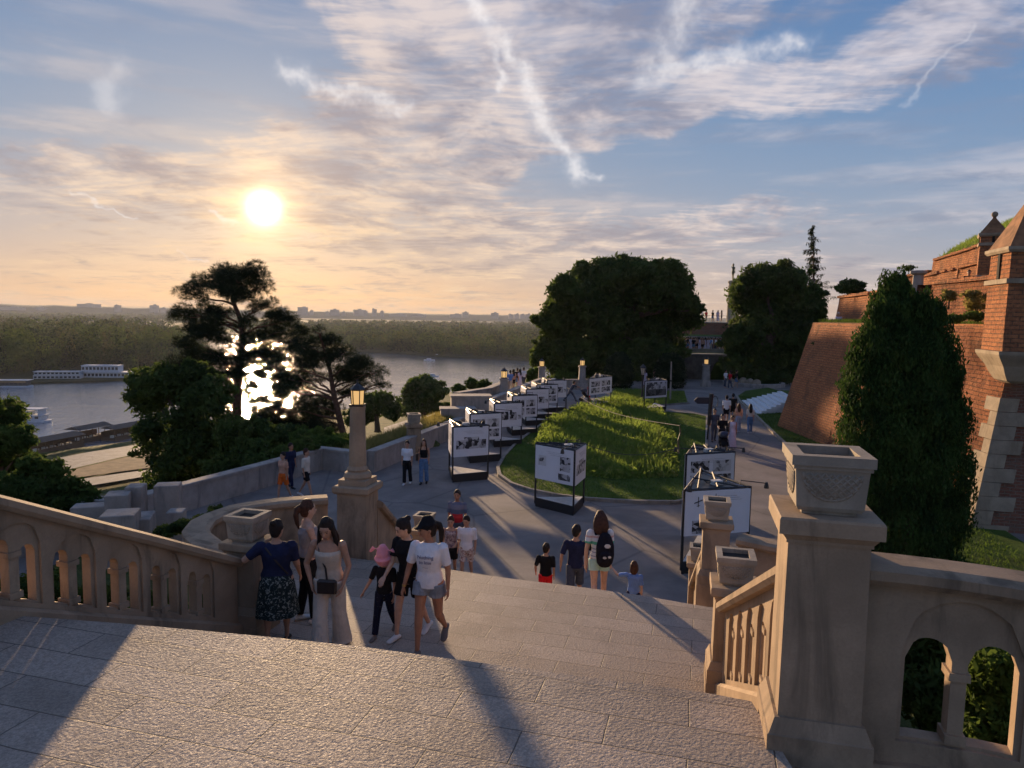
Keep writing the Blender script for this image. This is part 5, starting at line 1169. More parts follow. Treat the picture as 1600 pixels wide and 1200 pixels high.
# ------------------------------------------------------------------ exhibition stands
def print_mat(name, sc, dark=(.02, .02, .025), lite=(.42, .41, .43), warm=0):
    m, nt = mat(name); v = nt.obj(); n = nt.noise(v, sc, 5, .65, .8); w = nt.voro(v, sc*1.6, 'F1', 'Color', .9); wx, wy, wz = nt.sep(w)
    f = nt.ss(n*.6+wx*.4, .38, .60); nt.bsdf(nt.mix(f, dark, lite), .5, None, .3); return m
M['print'] = print_mat('black_and_white_photo_print', 5.0); M['print2'] = print_mat('grey_photo_print', 3.2, (.05, .05, .055), (.5, .49, .5))
M['landprint'] = print_mat('dark_landscape_print', 2.0, (.02, .022, .02), (.10, .10, .10))
def stand(tri, H=2.2, ph=1.15, faces=(0, 1, 2), arms=True, seed=0, style=0):
    """three-sided stand: triangle corners (local), panels between the posts, black plinth, lamp frame on top"""
    R = random.Random(seed); root = empty('exhibition_stand', (0, 0, 0)); T = [Vector((p[0], p[1], 0)) for p in tri]; c = (T[0]+T[1]+T[2])/3
    L = lambda mb, nm, mt, par=None: _local(mb, nm, mt, root) if par is None else None
    a = sum(T[i].x*T[(i+1)%3].y-T[(i+1)%3].x*T[i].y for i in range(3)); 
    mb = MB(); mb.prism([(p.x, p.y) for p in T], 0, .31); L(mb, 'plinth', M['black'])
    mb = MB(); mb.prism([tuple((p.lerp(c, .05))[:2]) for p in T], .31, .323); L(mb, 'plinth_top', M['ply'])
    for p in T: mb = MB(); mb.obox((p.x, p.y, .1), (.055, .055, H-.1), atan2(T[1].y-T[0].y, T[1].x-T[0].x)); L(mb, 'post', M['black'])
    for i in range(3):
        if i not in faces: continue
        A, B = T[i], T[(i+1)%3]; t = (B-A).normalized(); W = (B-A).length; n = Vector((t.y, -t.x, 0));
        if n.dot(A-c) < 0: n = -n
        rz = atan2(t.y, t.x); mid = (A+B)/2+n*.035
        mb = MB(); mb.obox((mid.x, mid.y, H-.05-ph), (W-.03, .03, ph), rz); pn = mb.build('panel', M['panel'], root)
        def patch(u0, u1, v0, v1, mt, nm='photo_print'):
            q = A + t*((u0+u1)/2*W) + n*.053; mb = MB(); mb.obox((q.x, q.y, H-.05-ph+v0*ph), ((u1-u0)*W, .006, (v1-v0)*ph), rz); mb.build(nm, mt, pn)
        flip = (rz > pi/2 or rz < -pi/2)
        k = (style+i+seed) % 4 if style != 8 else 8
        if style == 9: patch(.04, .96, .12, .52, M['landprint']); patch(.04, .96, .52, .94, M['print2'])
        elif k == 0: patch(.07, .50, .30, .66, M['print']); patch(.54, .80, .28, .62, M['print']); patch(.84, .95, .30, .5, M['print2'])
        elif k == 1: patch(.08, .92, .26, .56, M['print']); patch(.30, .72, .56, .66, M['print2'])
        elif k == 2: patch(.08, .46, .50, .82, M['print']); patch(.54, .92, .50, .82, M['print2']); patch(.08, .46, .12, .42, M['print2']); patch(.54, .92, .12, .42, M['print'])
        elif k == 8 or style == 8:
            patch(.12, .62, .04, .34, M['print'])
            for (cu_, cv_, sz_) in ((.20, .76, .13), (.46, .84, .10)):
                q = A + t*(cu_*W) + n*.056; zc = H-.05-ph+cv_*ph; mb = MB()
                for (x0_, z0_, x1_, z1_, w_) in ((-.9, -.25, .9, .35, .10), (0, -1.0, 0, 1.0, .08), (-.35, -.85, .35, -.7, .05)):
                    mb.tube([q+t*x0_*sz_+Vector((0, 0, zc+z0_*sz_)), q+t*x1_*sz_+Vector((0, 0, zc+z1_*sz_))], w_*sz_, 5)
                mb.build('aircraft_print', M['black'], pn)
        else: patch(.10, .30, .42, .72, M['print2']); patch(.66, .92, .36, .78, M['print']); patch(.62, .92, .10, .28, M['print2'])
        for j in range(3): patch(.30+.05*j, .78+.04*j, .86-.045*j, .865-.045*j, M['caption'], 'caption_line')
    mb = MB()                                                   # top frame with cross bars
    for i in range(3): mb.tube([T[i]+Vector((0,0,H-.02)), T[(i+1)%3]+Vector((0,0,H-.02))], .028, 4)
    for k in range(3):
        p = T[0].lerp(T[1], .2+.3*k); q = T[2].lerp(T[1] if k % 2 else T[0], .25*k); mb.tube([p+Vector((0,0,H+.02)), q+Vector((0,0,H+.03))], .022, 4)
    L(mb, 'top_frame', M['black'])
    mb = MB(); mb.prism([tuple((p.lerp(c, .12))[:2]) for p in T], H-.10, H-.06); L(mb, 'tray', M['black'])
    if arms:
        for k in range(2):
            p = T[k].lerp(c, .25); d = Vector((R.uniform(-1, 1), R.uniform(-1, .4), 0)).normalized(); e = p+d*R.uniform(.45, .8)+Vector((0, 0, R.uniform(.05, .14)))
            mb = MB(); z = Vector((0, 0, H)); mb.tube([p+z, p+z+Vector((0,0,.12)), e+z], .014, 5); L(mb, 'lamp_arm', M['black'])
            mb = MB(); q = e+z; mb.tube([q+Vector((0,0,.03)), q-Vector((0, 0, .05)), q-Vector((0,0,.13))], [.03, .055, .065], 8); L(mb, 'spot_lamp', M['black'])
        mb = MB(); q = c+Vector((R.uniform(-.25, .25), R.uniform(-.2, .2), H-.05)); 
        pts = [q+Vector((.28*cos(t)*(1+.2*sin(3*t)), .2*sin(t), .03+.03*sin(5*t))) for t in np.linspace(0, 11, 34)]; mb.tube(pts, .012, 4); L(mb, 'cable', M['black'])
        mb = MB(); mb.obox((c.x+.1, c.y-.1, H-.06), (.3, .2, .12), .4, .02); L(mb, 'junction_box', M['ply'])
    return root
M['caption'] = plain('caption_grey', (.22, .22, .25), .6)
gz = lambda px, py: atz(px, py, ZP)
def place_stand(pix, label, **kw):
    P = [gz(*p) for p in pix]; base = P[0]; tri = [(p.x-base.x, p.y-base.y) for p in P]; r = stand(tri, **kw); r.location = (base.x, base.y, ZP); tag(r, label, 'exhibition stand', 'exhibition stands in the garden'); return r, tri
s1, tri1 = place_stand([(707, 754), (762, 749), (702, 739)], 'front stand of the long row, beside the two young women', seed=1)
rowlab = ['second stand of the row, an arched photo on its board, just behind the front stand', 'third stand of the long row, counted from the camera', 'fourth stand of the long row, counted from the camera', 'fifth stand of the long row, counted from the camera', 'sixth stand of the long row, counted from the camera', 'farthest stand of the long row, next to the man with the stroller']
for i, ((px, py), lab) in enumerate(zip([(782, 720), (814, 696), (838, 678.5), (856, 663.5), (870, 653.5), (884, 643)], rowlab)):
    q = gz(px, py); r = stand([(a[0]*1.0, a[1]) for a in tri1], seed=i+2, style=i); r.location = (q.x-tri1[1][0], q.y-tri1[1][1], ZP); tag(r, lab, 'exhibition stand', 'exhibition stands in the garden')
place_stand([(895.6, 806), (911.5, 790), (836, 791)], 'stand with a torn-edged photo board at the near tip of the lawn', seed=12, style=1)
place_stand([(919, 640), (954, 634), (930, 628)], 'distant stand with six small photos at the far left corner of the lawn', seed=22, style=0)
place_stand([(1006, 645), (1040, 642), (1023, 636)], 'distant stand with a grey landscape photo, right of the street lamp', seed=30, style=9, faces=(0, 1))
place_stand([(1064, 897), (1166, 888), (1090, 850)], 'large stand at the right showing aircraft photos, half hidden by planters', seed=41, style=8)
q1, q2, q3 = aty(1069, 800, 22.6), aty(1143, 800, 23.2), aty(1080, 800, 24.4)
r = stand([(0, 0), (q2.x-q1.x, .6), (q3.x-q1.x, 1.8)], seed=55, style=3); r.location = (q1.x, 22.6, ZP); tag(r, 'stand seen just over the top of the large right stand', 'exhibition stand', 'exhibition stands in the garden')
# a cable strung over the lawn between the stands
mb = MB(); a = Vector((3.2, 23.0, -4.2)); b = Vector((9.6, 42.0, -4.2)); 
A1 = aty(900, 688, 23.4); B1 = aty(1062, 700, 22.8); pts = [A1.lerp(B1, t)+Vector((0, 0, -.35*sin(pi*t))) for t in np.linspace(0, 1, 14)]; mb.tube(pts, .011, 5)
tag(mb.build('power_cable', M['black']), 'thin black cable hanging from the lawn-tip stand across to the right stands', 'cable')
A1 = aty(884, 604, 50); B1 = aty(1062, 665, 24); pts = [A1.lerp(B1, t)+Vector((0, 0, -.5*sin(pi*t))) for t in np.linspace(0, 1, 22)]
mb = MB(); mb.tube(pts, .014, 5); mb.tube([B1, B1+Vector((.03, 0, -.25)), B1+Vector((-.03, 0, -.5)), B1+Vector((.0, 0, -.95))], .02, 5); tag(mb.build('power_cable', M['black']), 'long sagging black cable over the tall weeds', 'cable')

# ------------------------------------------------------------------ street lamp, poles, sign, white tiers
def street_lamp(px, pb, ptop, label):
    p = gz(px, pb); t = aty(px, ptop, p.y); H = t.z-ZP; root = empty('street_lamp', (p.x, p.y, ZP)); tag(root, label, 'street lamp')
    mb = MB(); mb.lathe((p.x, p.y, ZP), [(.17, 0), (.17, .25), (.10, .32), (.075, .9), (.06, 1.0), (.045, H-.95), (.06, H-.90)], 10); mb.build('post', M['black'], root)
    mb = MB()
    for k in range(6): th = k*pi/3; mb.tube([(p.x+.10*cos(th), p.y+.10*sin(th), ZP+H-.88), (p.x+.20*cos(th), p.y+.20*sin(th), ZP+H-.35)], .013, 4)
    mb.lathe((p.x, p.y, ZP+H), [(.26, -.36), (.24, -.30), (.10, -.12), (.03, -.08), (.01, 0)], 10); f = mb.build('lantern', M['black'], root)
    mb = MB(); mb.lathe((p.x, p.y, ZP+H), [(.09, -.87), (.18, -.37)], 8); mb.build('glass', M['pane'], f); return root
M['pane'] = plain('frosted_glass', (.62, .55, .42), .3, .1, spec=.6)
street_lamp(1003, 627, 568, 'black street lamp with a single lantern, beyond the lawn')
p = gz(1047, 628); t = aty(1049, 565, p.y); root = empty('thin_pole', (p.x, p.y, ZP)); tag(root, 'plain thin grey pole on the far lawn, right of the street lamp', 'pole'); mb = MB(); mb.tube([(p.x, p.y, ZP), (p.x, p.y, ZP+1.5), (t.x, t.y, t.z)], [.08, .06, .045], 8); mb.build('shaft', M['concrete'], root); mb = MB(); mb.lathe((p.x, p.y, ZP+1.6), [(.085, 0), (.085, .12)], 8); mb.build('clamp', M['black'], root)
p = gz(1105, 690); root = empty('sign_post', (p.x, p.y, ZP)); tag(root, 'black direction post with an arrow-shaped board pointing left', 'sign post')
H = aty(1110, 615, p.y).z-ZP; mb = MB(); mb.tube([(p.x, p.y, ZP), (p.x+.04, p.y, ZP+.95)], .05, 8); mb.tube([(p.x+.04, p.y, ZP+.9), (p.x+.12, p.y, ZP+H)], [.09, .12], 8); mb.build('post', M['black'], root)
mb = MB(); z = ZP+H-.38; x = p.x+.05; mb.add([(x-.85+dx, p.y+dy, z+dz) for dy in (-.02, .02) for dx, dz in ((0, 0), (.18, -.17), (.85, -.17), (.85, .17), (.18, .17))], [(0,1,2,3,4), (9,8,7,6,5), (0,5,6,1), (1,6,7,2), (2,7,8,3), (3,8,9,4), (4,9,5,0)]); mb.build('arrow_board', plain('dark_blue_board', (.02, .025, .04), .5), root)
mb = MB(); c = Vector((p.x+.32, p.y, z-.05)); mb.tube([c+Vector((.16*cos(t), 0, .30*sin(t))) for t in np.linspace(-2.3, 2.3, 14)], .02, 5); mb.build('ring', M['black'], root)
a0, a1 = Vector((18.2, 56.4, 0)), Vector((16.75, 48.6, 0)); tt_ = (a1-a0).normalized(); nn_ = Vector((-tt_.y, tt_.x, 0)); nn_ = nn_ if nn_.x > 0 else -nn_
root = empty('stepped_seating', (17.5, 52, ZP)); tag(root, 'white stepped seating rising from the path to the foot of the bastion', 'seating tiers')
for i in range(8):
    A = a0+nn_*i*.36+tt_*(.1*i); B = a1+nn_*i*.36-tt_*(.28*i); mb = MB(); z1 = ZP+.16+.125*i
    mb.prism([tuple(A[:2]), tuple(B[:2]), tuple((B+nn_*.335)[:2]), tuple((A+nn_*.335)[:2])], ZP-.1, z1); mb.build('bench_row', M['white'], root)
mb = MB(); A = a0+nn_*8*.36; B = a1+nn_*8*.36; mb.prism([tuple(A[:2]), tuple((B-tt_*2)[:2]), tuple((B-tt_*2+nn_*3)[:2]), tuple((A+nn_*3)[:2])], ZP-.1, ZP+1.05); tag(mb.build('verge_bank', M['lawn']), kind='structure')

# ------------------------------------------------------------------ boats and riverside
M['hull'] = plain('white_hull', (.50, .52, .56), .5, .1, 1); M['hull_dark'] = plain('dark_hull', (.05, .05, .055), .6, .2, 1); M['win'] = plain('dark_window', (.03, .035, .045), .2, .1, spec=.6)
M['rustroof'] = plain('brown_awning', (.10, .075, .062), .8, .2, 1); M['wood'] = plain('brown_wood', (.12, .07, .045), .8, .25, 3)
def houseboat(label, cpx, L, D, rz, parts, name='houseboat', cat='houseboat', hull='hull', Y=None):
    c = atz(cpx[0], cpx[1], ZW); root = empty(name, (0, 0, 0)); bx = MB(); bx.prism([(-L/2, -D/2), (L/2-D*.3, -D/2), (L/2, -D*.1), (L/2, D*.1), (L/2-D*.3, D/2), (-L/2, D/2)], -.6, .7); _local(bx, 'hull', M[hull], root)
    for (x0, x1, z0, z1, dd, m_, win, nm) in parts:
        bx = MB(); bx.box(x0, -D/2*dd, z0, x1, D/2*dd, z1); w = _local(bx, nm, M[m_], root)
        if win:
            n = max(2, int((x1-x0)/2.2))
            for i in range(n): xc = x0+(x1-x0)*(i+.5)/n; bx = MB(); bx.box(xc-.75, -D/2*dd-.04, z0+(z1-z0)*.35, xc+.75, -D/2*dd+.02, z0+(z1-z0)*.82); _local(bx, 'window', M['win'], root)
    root.location = (c.x, c.y, ZW); root.rotation_euler = (0, 0, rz); tag(root, label, cat); return root
houseboat('long white floating restaurant with two decks, moored at the island', (92, 594), 27, 7, radians(14), [(-13, 13, .7, 3.1, .9, 'hull', 1, 'lower_deck'), (-13, 13.2, 3.1, 3.3, 1.02, 'hull', 0, 'deck_roof'), (-12.5, 12.5, 3.3, 5.4, .9, 'hull', 1, 'upper_deck'), (-13, 13, 5.4, 5.65, 1.05, 'hull', 0, 'roof')])
houseboat('tall white boxy houseboat on a dark pontoon, right of the long one', (166, 592), 31, 10, radians(8), [(-14, 15, .7, 4.4, .85, 'hull', 1, 'lower_deck'), (-14.5, 15, 4.4, 4.7, 1.0, 'hull', 0, 'deck_roof'), (-13, 9, 4.7, 8.6, .8, 'hull', 1, 'upper_deck'), (-13.2, 9.2, 8.6, 8.9, .85, 'hull', 0, 'roof')], hull='hull_dark')
houseboat('low white pontoon with an awning, right end of the moored boats', (215, 589), 20, 7, radians(4), [(-9, 9, .7, 3.4, .9, 'hull', 1, 'cabin'), (-10, 10, 3.4, 3.7, 1.0, 'hull', 0, 'roof')])
houseboat('dark low barge with a flat grey roof at the left edge of the river', (12, 604), 26, 7, radians(10), [(-11, 11, .7, 2.6, .8, 'hull_dark', 1, 'cabin'), (-12, 12, 3.6, 3.9, 1.0, 'hull', 0, 'roof'), (-11, -10.6, 2.6, 3.6, .8, 'hull_dark', 0, 'post'), (10.6, 11, 2.6, 3.6, .8, 'hull_dark', 0, 'post')])
houseboat('white two-deck excursion ship with a canopy, sailing near the left edge', (44, 658), 19, 5, radians(-4), [(-8.5, 6.5, .7, 2.6, .9, 'hull', 1, 'lower_deck'), (-9, 7.5, 2.6, 2.8, 1.0, 'hull', 0, 'deck_floor'), (-8.5, -8.3, 2.8, 5.0, .9, 'hull', 0, 'post'), (5.8, 6.0, 2.8, 5.0, .9, 'hull', 0, 'post'), (-3, 2, 2.8, 4.2, .6, 'hull', 1, 'wheelhouse'), (-9, 6.8, 5.0, 5.25, .98, 'hull', 0, 'canopy')], name='excursion_ship', cat='ship')
for (px, py, L_, lab) in [(671, 563, 11, 'small motor boat near the far bank'), (677, 588, 8, 'white speedboat leaving a wake on the river'), (683, 556, 6, 'tiny white boat under the far bank')]:
    o = houseboat(lab, (px, py), L_, L_*.3, radians(2), [(-L_*.25, L_*.15, .7, 1.9, .7, 'hull', 0, 'cabin')], name='motor_boat', cat='motor boat')
def pavilion(label, p0, p1, D, zr, open_=True):
    a, b = atz(p0[0], p0[1], ZW), atz(p1[0], p1[1], ZW); t = (b-a); L = t.length; rz = atan2(t.y, t.x); root = empty('floating_pavilion', (0, 0, 0)); tag(root, label, 'floating pavilion')
    q = MB(); q.box(0, 0, -.4, L, D, .9); _local(q, 'deck', M['wood'], root)
    q = MB(); q.add([(-.4, -.5, zr), (L+.4, -.5, zr), (L+.4, D+.5, zr), (-.4, D+.5, zr), (-.4, D/2, zr+1.0), (L+.4, D/2, zr+1.0)], [(0,1,5,4), (2,3,4,5), (0,4,3), (1,2,5), (3,2,1,0)]); _local(q, 'roof', M['rustroof'], root)
    n = int(L/2.6)
    for i in range(n+1):
        q = MB(); q.box(L*i/n-.1, .05, .9, L*i/n+.1, .25, zr); _local(q, 'post', M['wood'], root)
    q = MB(); q.box(0, -.02, .9, L, .06, 1.7); _local(q, 'rail', M['wood'], root)
    q = MB(); q.box(0, D-.1, .9, L, D, 3.0); _local(q, 'back_wall', M['wood'], root)
    for i in range(int(L/3)): q = MB(); q.box(1+i*3, 2, .9, 2.2+i*3, 3.2, 1.7); _local(q, 'table', M['ply'], root)
    root.location = (a.x, a.y, ZW); root.rotation_euler = (0, 0, rz); return root
pavilion('long brown roofed floating restaurant on the near bank, left end', (60, 712), (132, 697), 7, 3.9)
pavilion('second floating restaurant pavilion, with a higher flat roof, on the near bank', (126, 694), (174, 684), 6, 4.6)
pavilion('third floating pavilion of the near bank, partly behind the dark tree', (180, 690), (240, 678), 6, 4.2)
# ------------------------------------------------------------------ skyline of the far city
M['city'] = plain('hazy_concrete_facade', (.30, .29, .30), .9, .06, .01); M['cityw'] = plain('hazy_facade_windows', (.14, .15, .17), .6, .05, .01)
def tower(px, py0, w, Y, label, grp, setback=0, seed=0):
    c = aty(px, py0, Y); W = w/FPX*Y; root = empty('apartment_tower', (c.x, Y, -20)); tag(root, label, 'tower block', grp)
    rr = random.Random(seed); mb = MB(); mb.obox((c.x, Y, -20), (W, max(12, W*.5), c.z+20), rr.uniform(-.3, .3)); 
    mb.build('wall', M['city'], root)
    mb = MB(); mb.obox((c.x+W*rr.uniform(-.2, .2), Y, c.z), (W*.35, 8, 4+rr.random()*3)); mb.build('roof_box', M['city'], root)
    n = max(1, int((c.z+8)/9))
    for k in range(min(n, 8)):
        mb = MB(); mb.obox((c.x, Y-max(12, W*.5)/2-.3, c.z-5-k*9), (W*.86, .5, 3.2)); mb.build('window_band', M['cityw'], root)
SK = [(473, 480, 14), (487, 485, 5), (512, 487, 5), (523, 484, 13), (537, 487, 5), (561, 484, 16), (571, 486, 6), (585, 483, 7), (597, 486, 5), (622, 491, 26), (654, 492, 22), (712, 491, 18), (727, 488, 10), (773, 489, 11), (798, 491, 7), (807, 491, 8), (816, 491, 8), (825, 491, 8), (441, 481, 12), (139, 475, 30), (184, 477, 9), (241, 477, 12), (20, 480, 30), (60, 481, 24), (255, 481, 8), (95, 481, 20)]
LABT = ['hazy tower block on the far skyline, %s' % q for q in ('leftmost and lowest, at the picture edge', 'second from the left edge', 'third from the left edge, long and low', 'fourth from left, a long flat block', 'narrow one right of the flat block', 'flat one well left of the pine', 'small one close left of the pine', 'hidden in the right fringe of the pine crown', 'broad one just right of the pine', 'slim one by the broad block near the pine', 'slim one left of the cluster', 'broad tower starting the central cluster', 'slim one inside the central cluster', 'tall broad one above the second pine', 'narrow one joined to the tall broad block', 'narrow one, second right of the tall broad block', 'lone slim one right of the cluster', 'long low slab right of the cluster', 'second long low slab, farther right', 'wide slab with a taller end', 'taller end of the wide slab', 'lone block left of the big tree', 'first of four slabs by the big tree', 'second of four slabs by the big tree', 'third of four slabs by the big tree', 'last slab, right beside the big tree')]
words = ['wide', 'narrow', 'slim', 'broad', 'small', 'stepped', 'thin', 'tall', 'low', 'long', 'flat', 'low-lying', 'twin-topped', 'single', 'first', 'second', 'third', 'fourth', 'leftmost', 'slab-like', 'lone', 'paired', 'far', 'dim', 'short', 'faint']
for i, (px, py, w) in enumerate(sorted(SK)):
    tower(px, py, w, 4300+((i*37) % 7)*60, LABT[i], 'tower blocks on the skyline', seed=i)
# haze
mb = MB(); mb.box(-6500, -120, -48, 6500, 7200, 70); o = mb.build('haze', M['panel']); tag(o, kind='stuff'); o.data.materials.clear()
m_ = bpy.data.materials.new('evening_haze'); m_.use_nodes = True; n_ = m_.node_tree; n_.nodes.clear(); ou = n_.nodes.new('ShaderNodeOutputMaterial'); pv = n_.nodes.new('ShaderNodeVolumePrincipled')
pv.inputs['Color'].default_value = (.62, .68, .80, 1); pv.inputs['Density'].default_value = .00008; pv.inputs['Anisotropy'].default_value = .15; n_.links.new(pv.outputs[0], ou.inputs['Volume']); o.data.materials.append(m_)
# ------------------------------------------------------------------ people
def skin(name, c):
    m, nt = mat(name); n = nt.noise(nt.obj(), 14, 4, .6); nt.bsdf(nt.mix(nt.ss(n, .3, .7), tuple(q*.86 for q in c), tuple(min(1, q*1.08) for q in c)), .55, None, .35); return m
def cloth(name, c, var=.18, sc=9, bump=.5, c2=None, csc=20, th=(.5, .56)):
    m, nt = mat(name); v = nt.obj(); n = nt.noise(v, sc, 4, .6, .6)
    cc = nt.mix(nt.ss(n, .3, .7), tuple(q*(1-var) for q in c), tuple(min(1, q*(1+var)) for q in c))
    if c2: cc = nt.mix(nt.ss(nt.noise(nt.mapping(v, loc=(2, 5, 1)), csc, 3, .6, .8), *th), cc, c2)
    nt.bsdf(cc, .9, nt.bump(nt.noise(nt.mapping(v, sc=(1, 1, .55)), 13, 3, .55, 1.2), min(1, bump*1.7), .022), .12); return m
def stripes(name, bands, z=True):
    """bands = [(height, colour)] from bottom up, constant steps along z"""
    m, nt = mat(name); x, y, zz = nt.sep(nt.obj()); n = nt.new('ShaderNodeMapRange'); nt.put(n.inputs[0], zz); n.inputs[1].default_value = 0; n.inputs[2].default_value = 2
    r = nt.new('ShaderNodeValToRGB'); nt.l.new(n.outputs[0], r.inputs[0]); r.color_ramp.interpolation = 'CONSTANT'
    while len(r.color_ramp.elements) < len(bands): r.color_ramp.elements.new(.5)
    for e, (p, c) in zip(r.color_ramp.elements, bands): e.position = p/2; e.color = col(c)
    nt.bsdf(V(nt, r.outputs[0]), .9, nt.bump(nt.noise(nt.obj(), 16, 3, .5), .4, .01), .12); return m
SK1 = skin('skin', (.42, .23, .15)); SK2 = skin('tanned_skin', (.36, .17, .10)); SK3 = skin('fair_skin', (.50, .30, .21))
CL = dict(navy=cloth('navy_cloth', (.018, .022, .055)), black=cloth('black_cloth', (.012, .012, .014)), white=cloth('white_cloth', (.70, .68, .70), .06), beige=cloth('beige_cloth', (.50, .42, .34), .08), cream=cloth('cream_cloth', (.58, .50, .42), .08),
    grey=cloth('grey_cloth', (.26, .24, .25)), red=cloth('red_cloth', (.60, .018, .025)), blue=cloth('sky_blue_cloth', (.14, .24, .50)), denim=cloth('grey_denim', (.22, .24, .27), .25), jeans=cloth('blue_jeans', (.10, .18, .32)), orange=cloth('orange_cloth', (.62, .12, .02)),
    lilac=cloth('pale_lilac_cloth', (.58, .50, .60), .06), pink=cloth('pink_plush', (.72, .30, .36), .06), slate=cloth('slate_cloth', (.06, .07, .10)), mint=cloth('mint_cloth', (.38, .58, .52), .08), peach=cloth('peach_cloth', (.50, .28, .20)), palejeans=cloth('pale_jeans', (.30, .33, .42)),
    floralskirt=cloth('dark_flowered_skirt', (.015, .025, .025), c2=(.22, .24, .22), csc=34, th=(.54, .60)), floral=cloth('flowered_top', (.36, .28, .27), c2=(.16, .10, .12), csc=22), florals=cloth('flowered_shorts', (.60, .50, .45), c2=(.25, .12, .10), csc=26, th=(.52, .56)), dots=cloth('dotted_trousers', (.012, .014, .03), c2=(.3, .3, .35), csc=60, th=(.66, .7)))
M['hair_dark'] = plain('dark_hair', (.016, .010, .008), .68, .4, 30, .6, spec=.25); M['hair_brown'] = plain('brown_hair', (.055, .022, .012), .68, .4, 30, .6, spec=.25)
M['eye'] = plain('dark_eye', (.015, .01, .008), .3); M['lip'] = plain('lip', (.32, .10, .08), .5); M['shoe_w'] = plain('white_trainer', (.55, .54, .53), .7); M['shoe_d'] = plain('grey_trainer', (.14, .12, .11), .8); M['shoe_b'] = plain('black_shoe', (.015, .014, .014), .6)
M['leather'] = plain('dark_leather', (.022, .014, .012), .45, .2, 10, spec=.5)
STR1 = stripes('grey_blue_red_striped_polo', [(0, (.30, .015, .02)), (1.06, (.45, .03, .035)), (1.17, (.09, .11, .17)), (1.29, (.17, .17, .22)), (1.42, (.12, .13, .19))])
STR2 = stripes('white_green_striped_top', [(0, (.62, .62, .62)), (.98, (.25, .28, .36)), (1.0, (.62, .62, .62)), (1.04, (.25, .28, .36)), (1.06, (.62, .62, .62)), (1.10, (.25, .28, .36)), (1.12, (.62, .62, .62)), (1.18, (.10, .38, .26)), (1.24, (.62, .62, .62)), (1.30, (.55, .36, .33)), (1.33, (.62, .62, .62))])

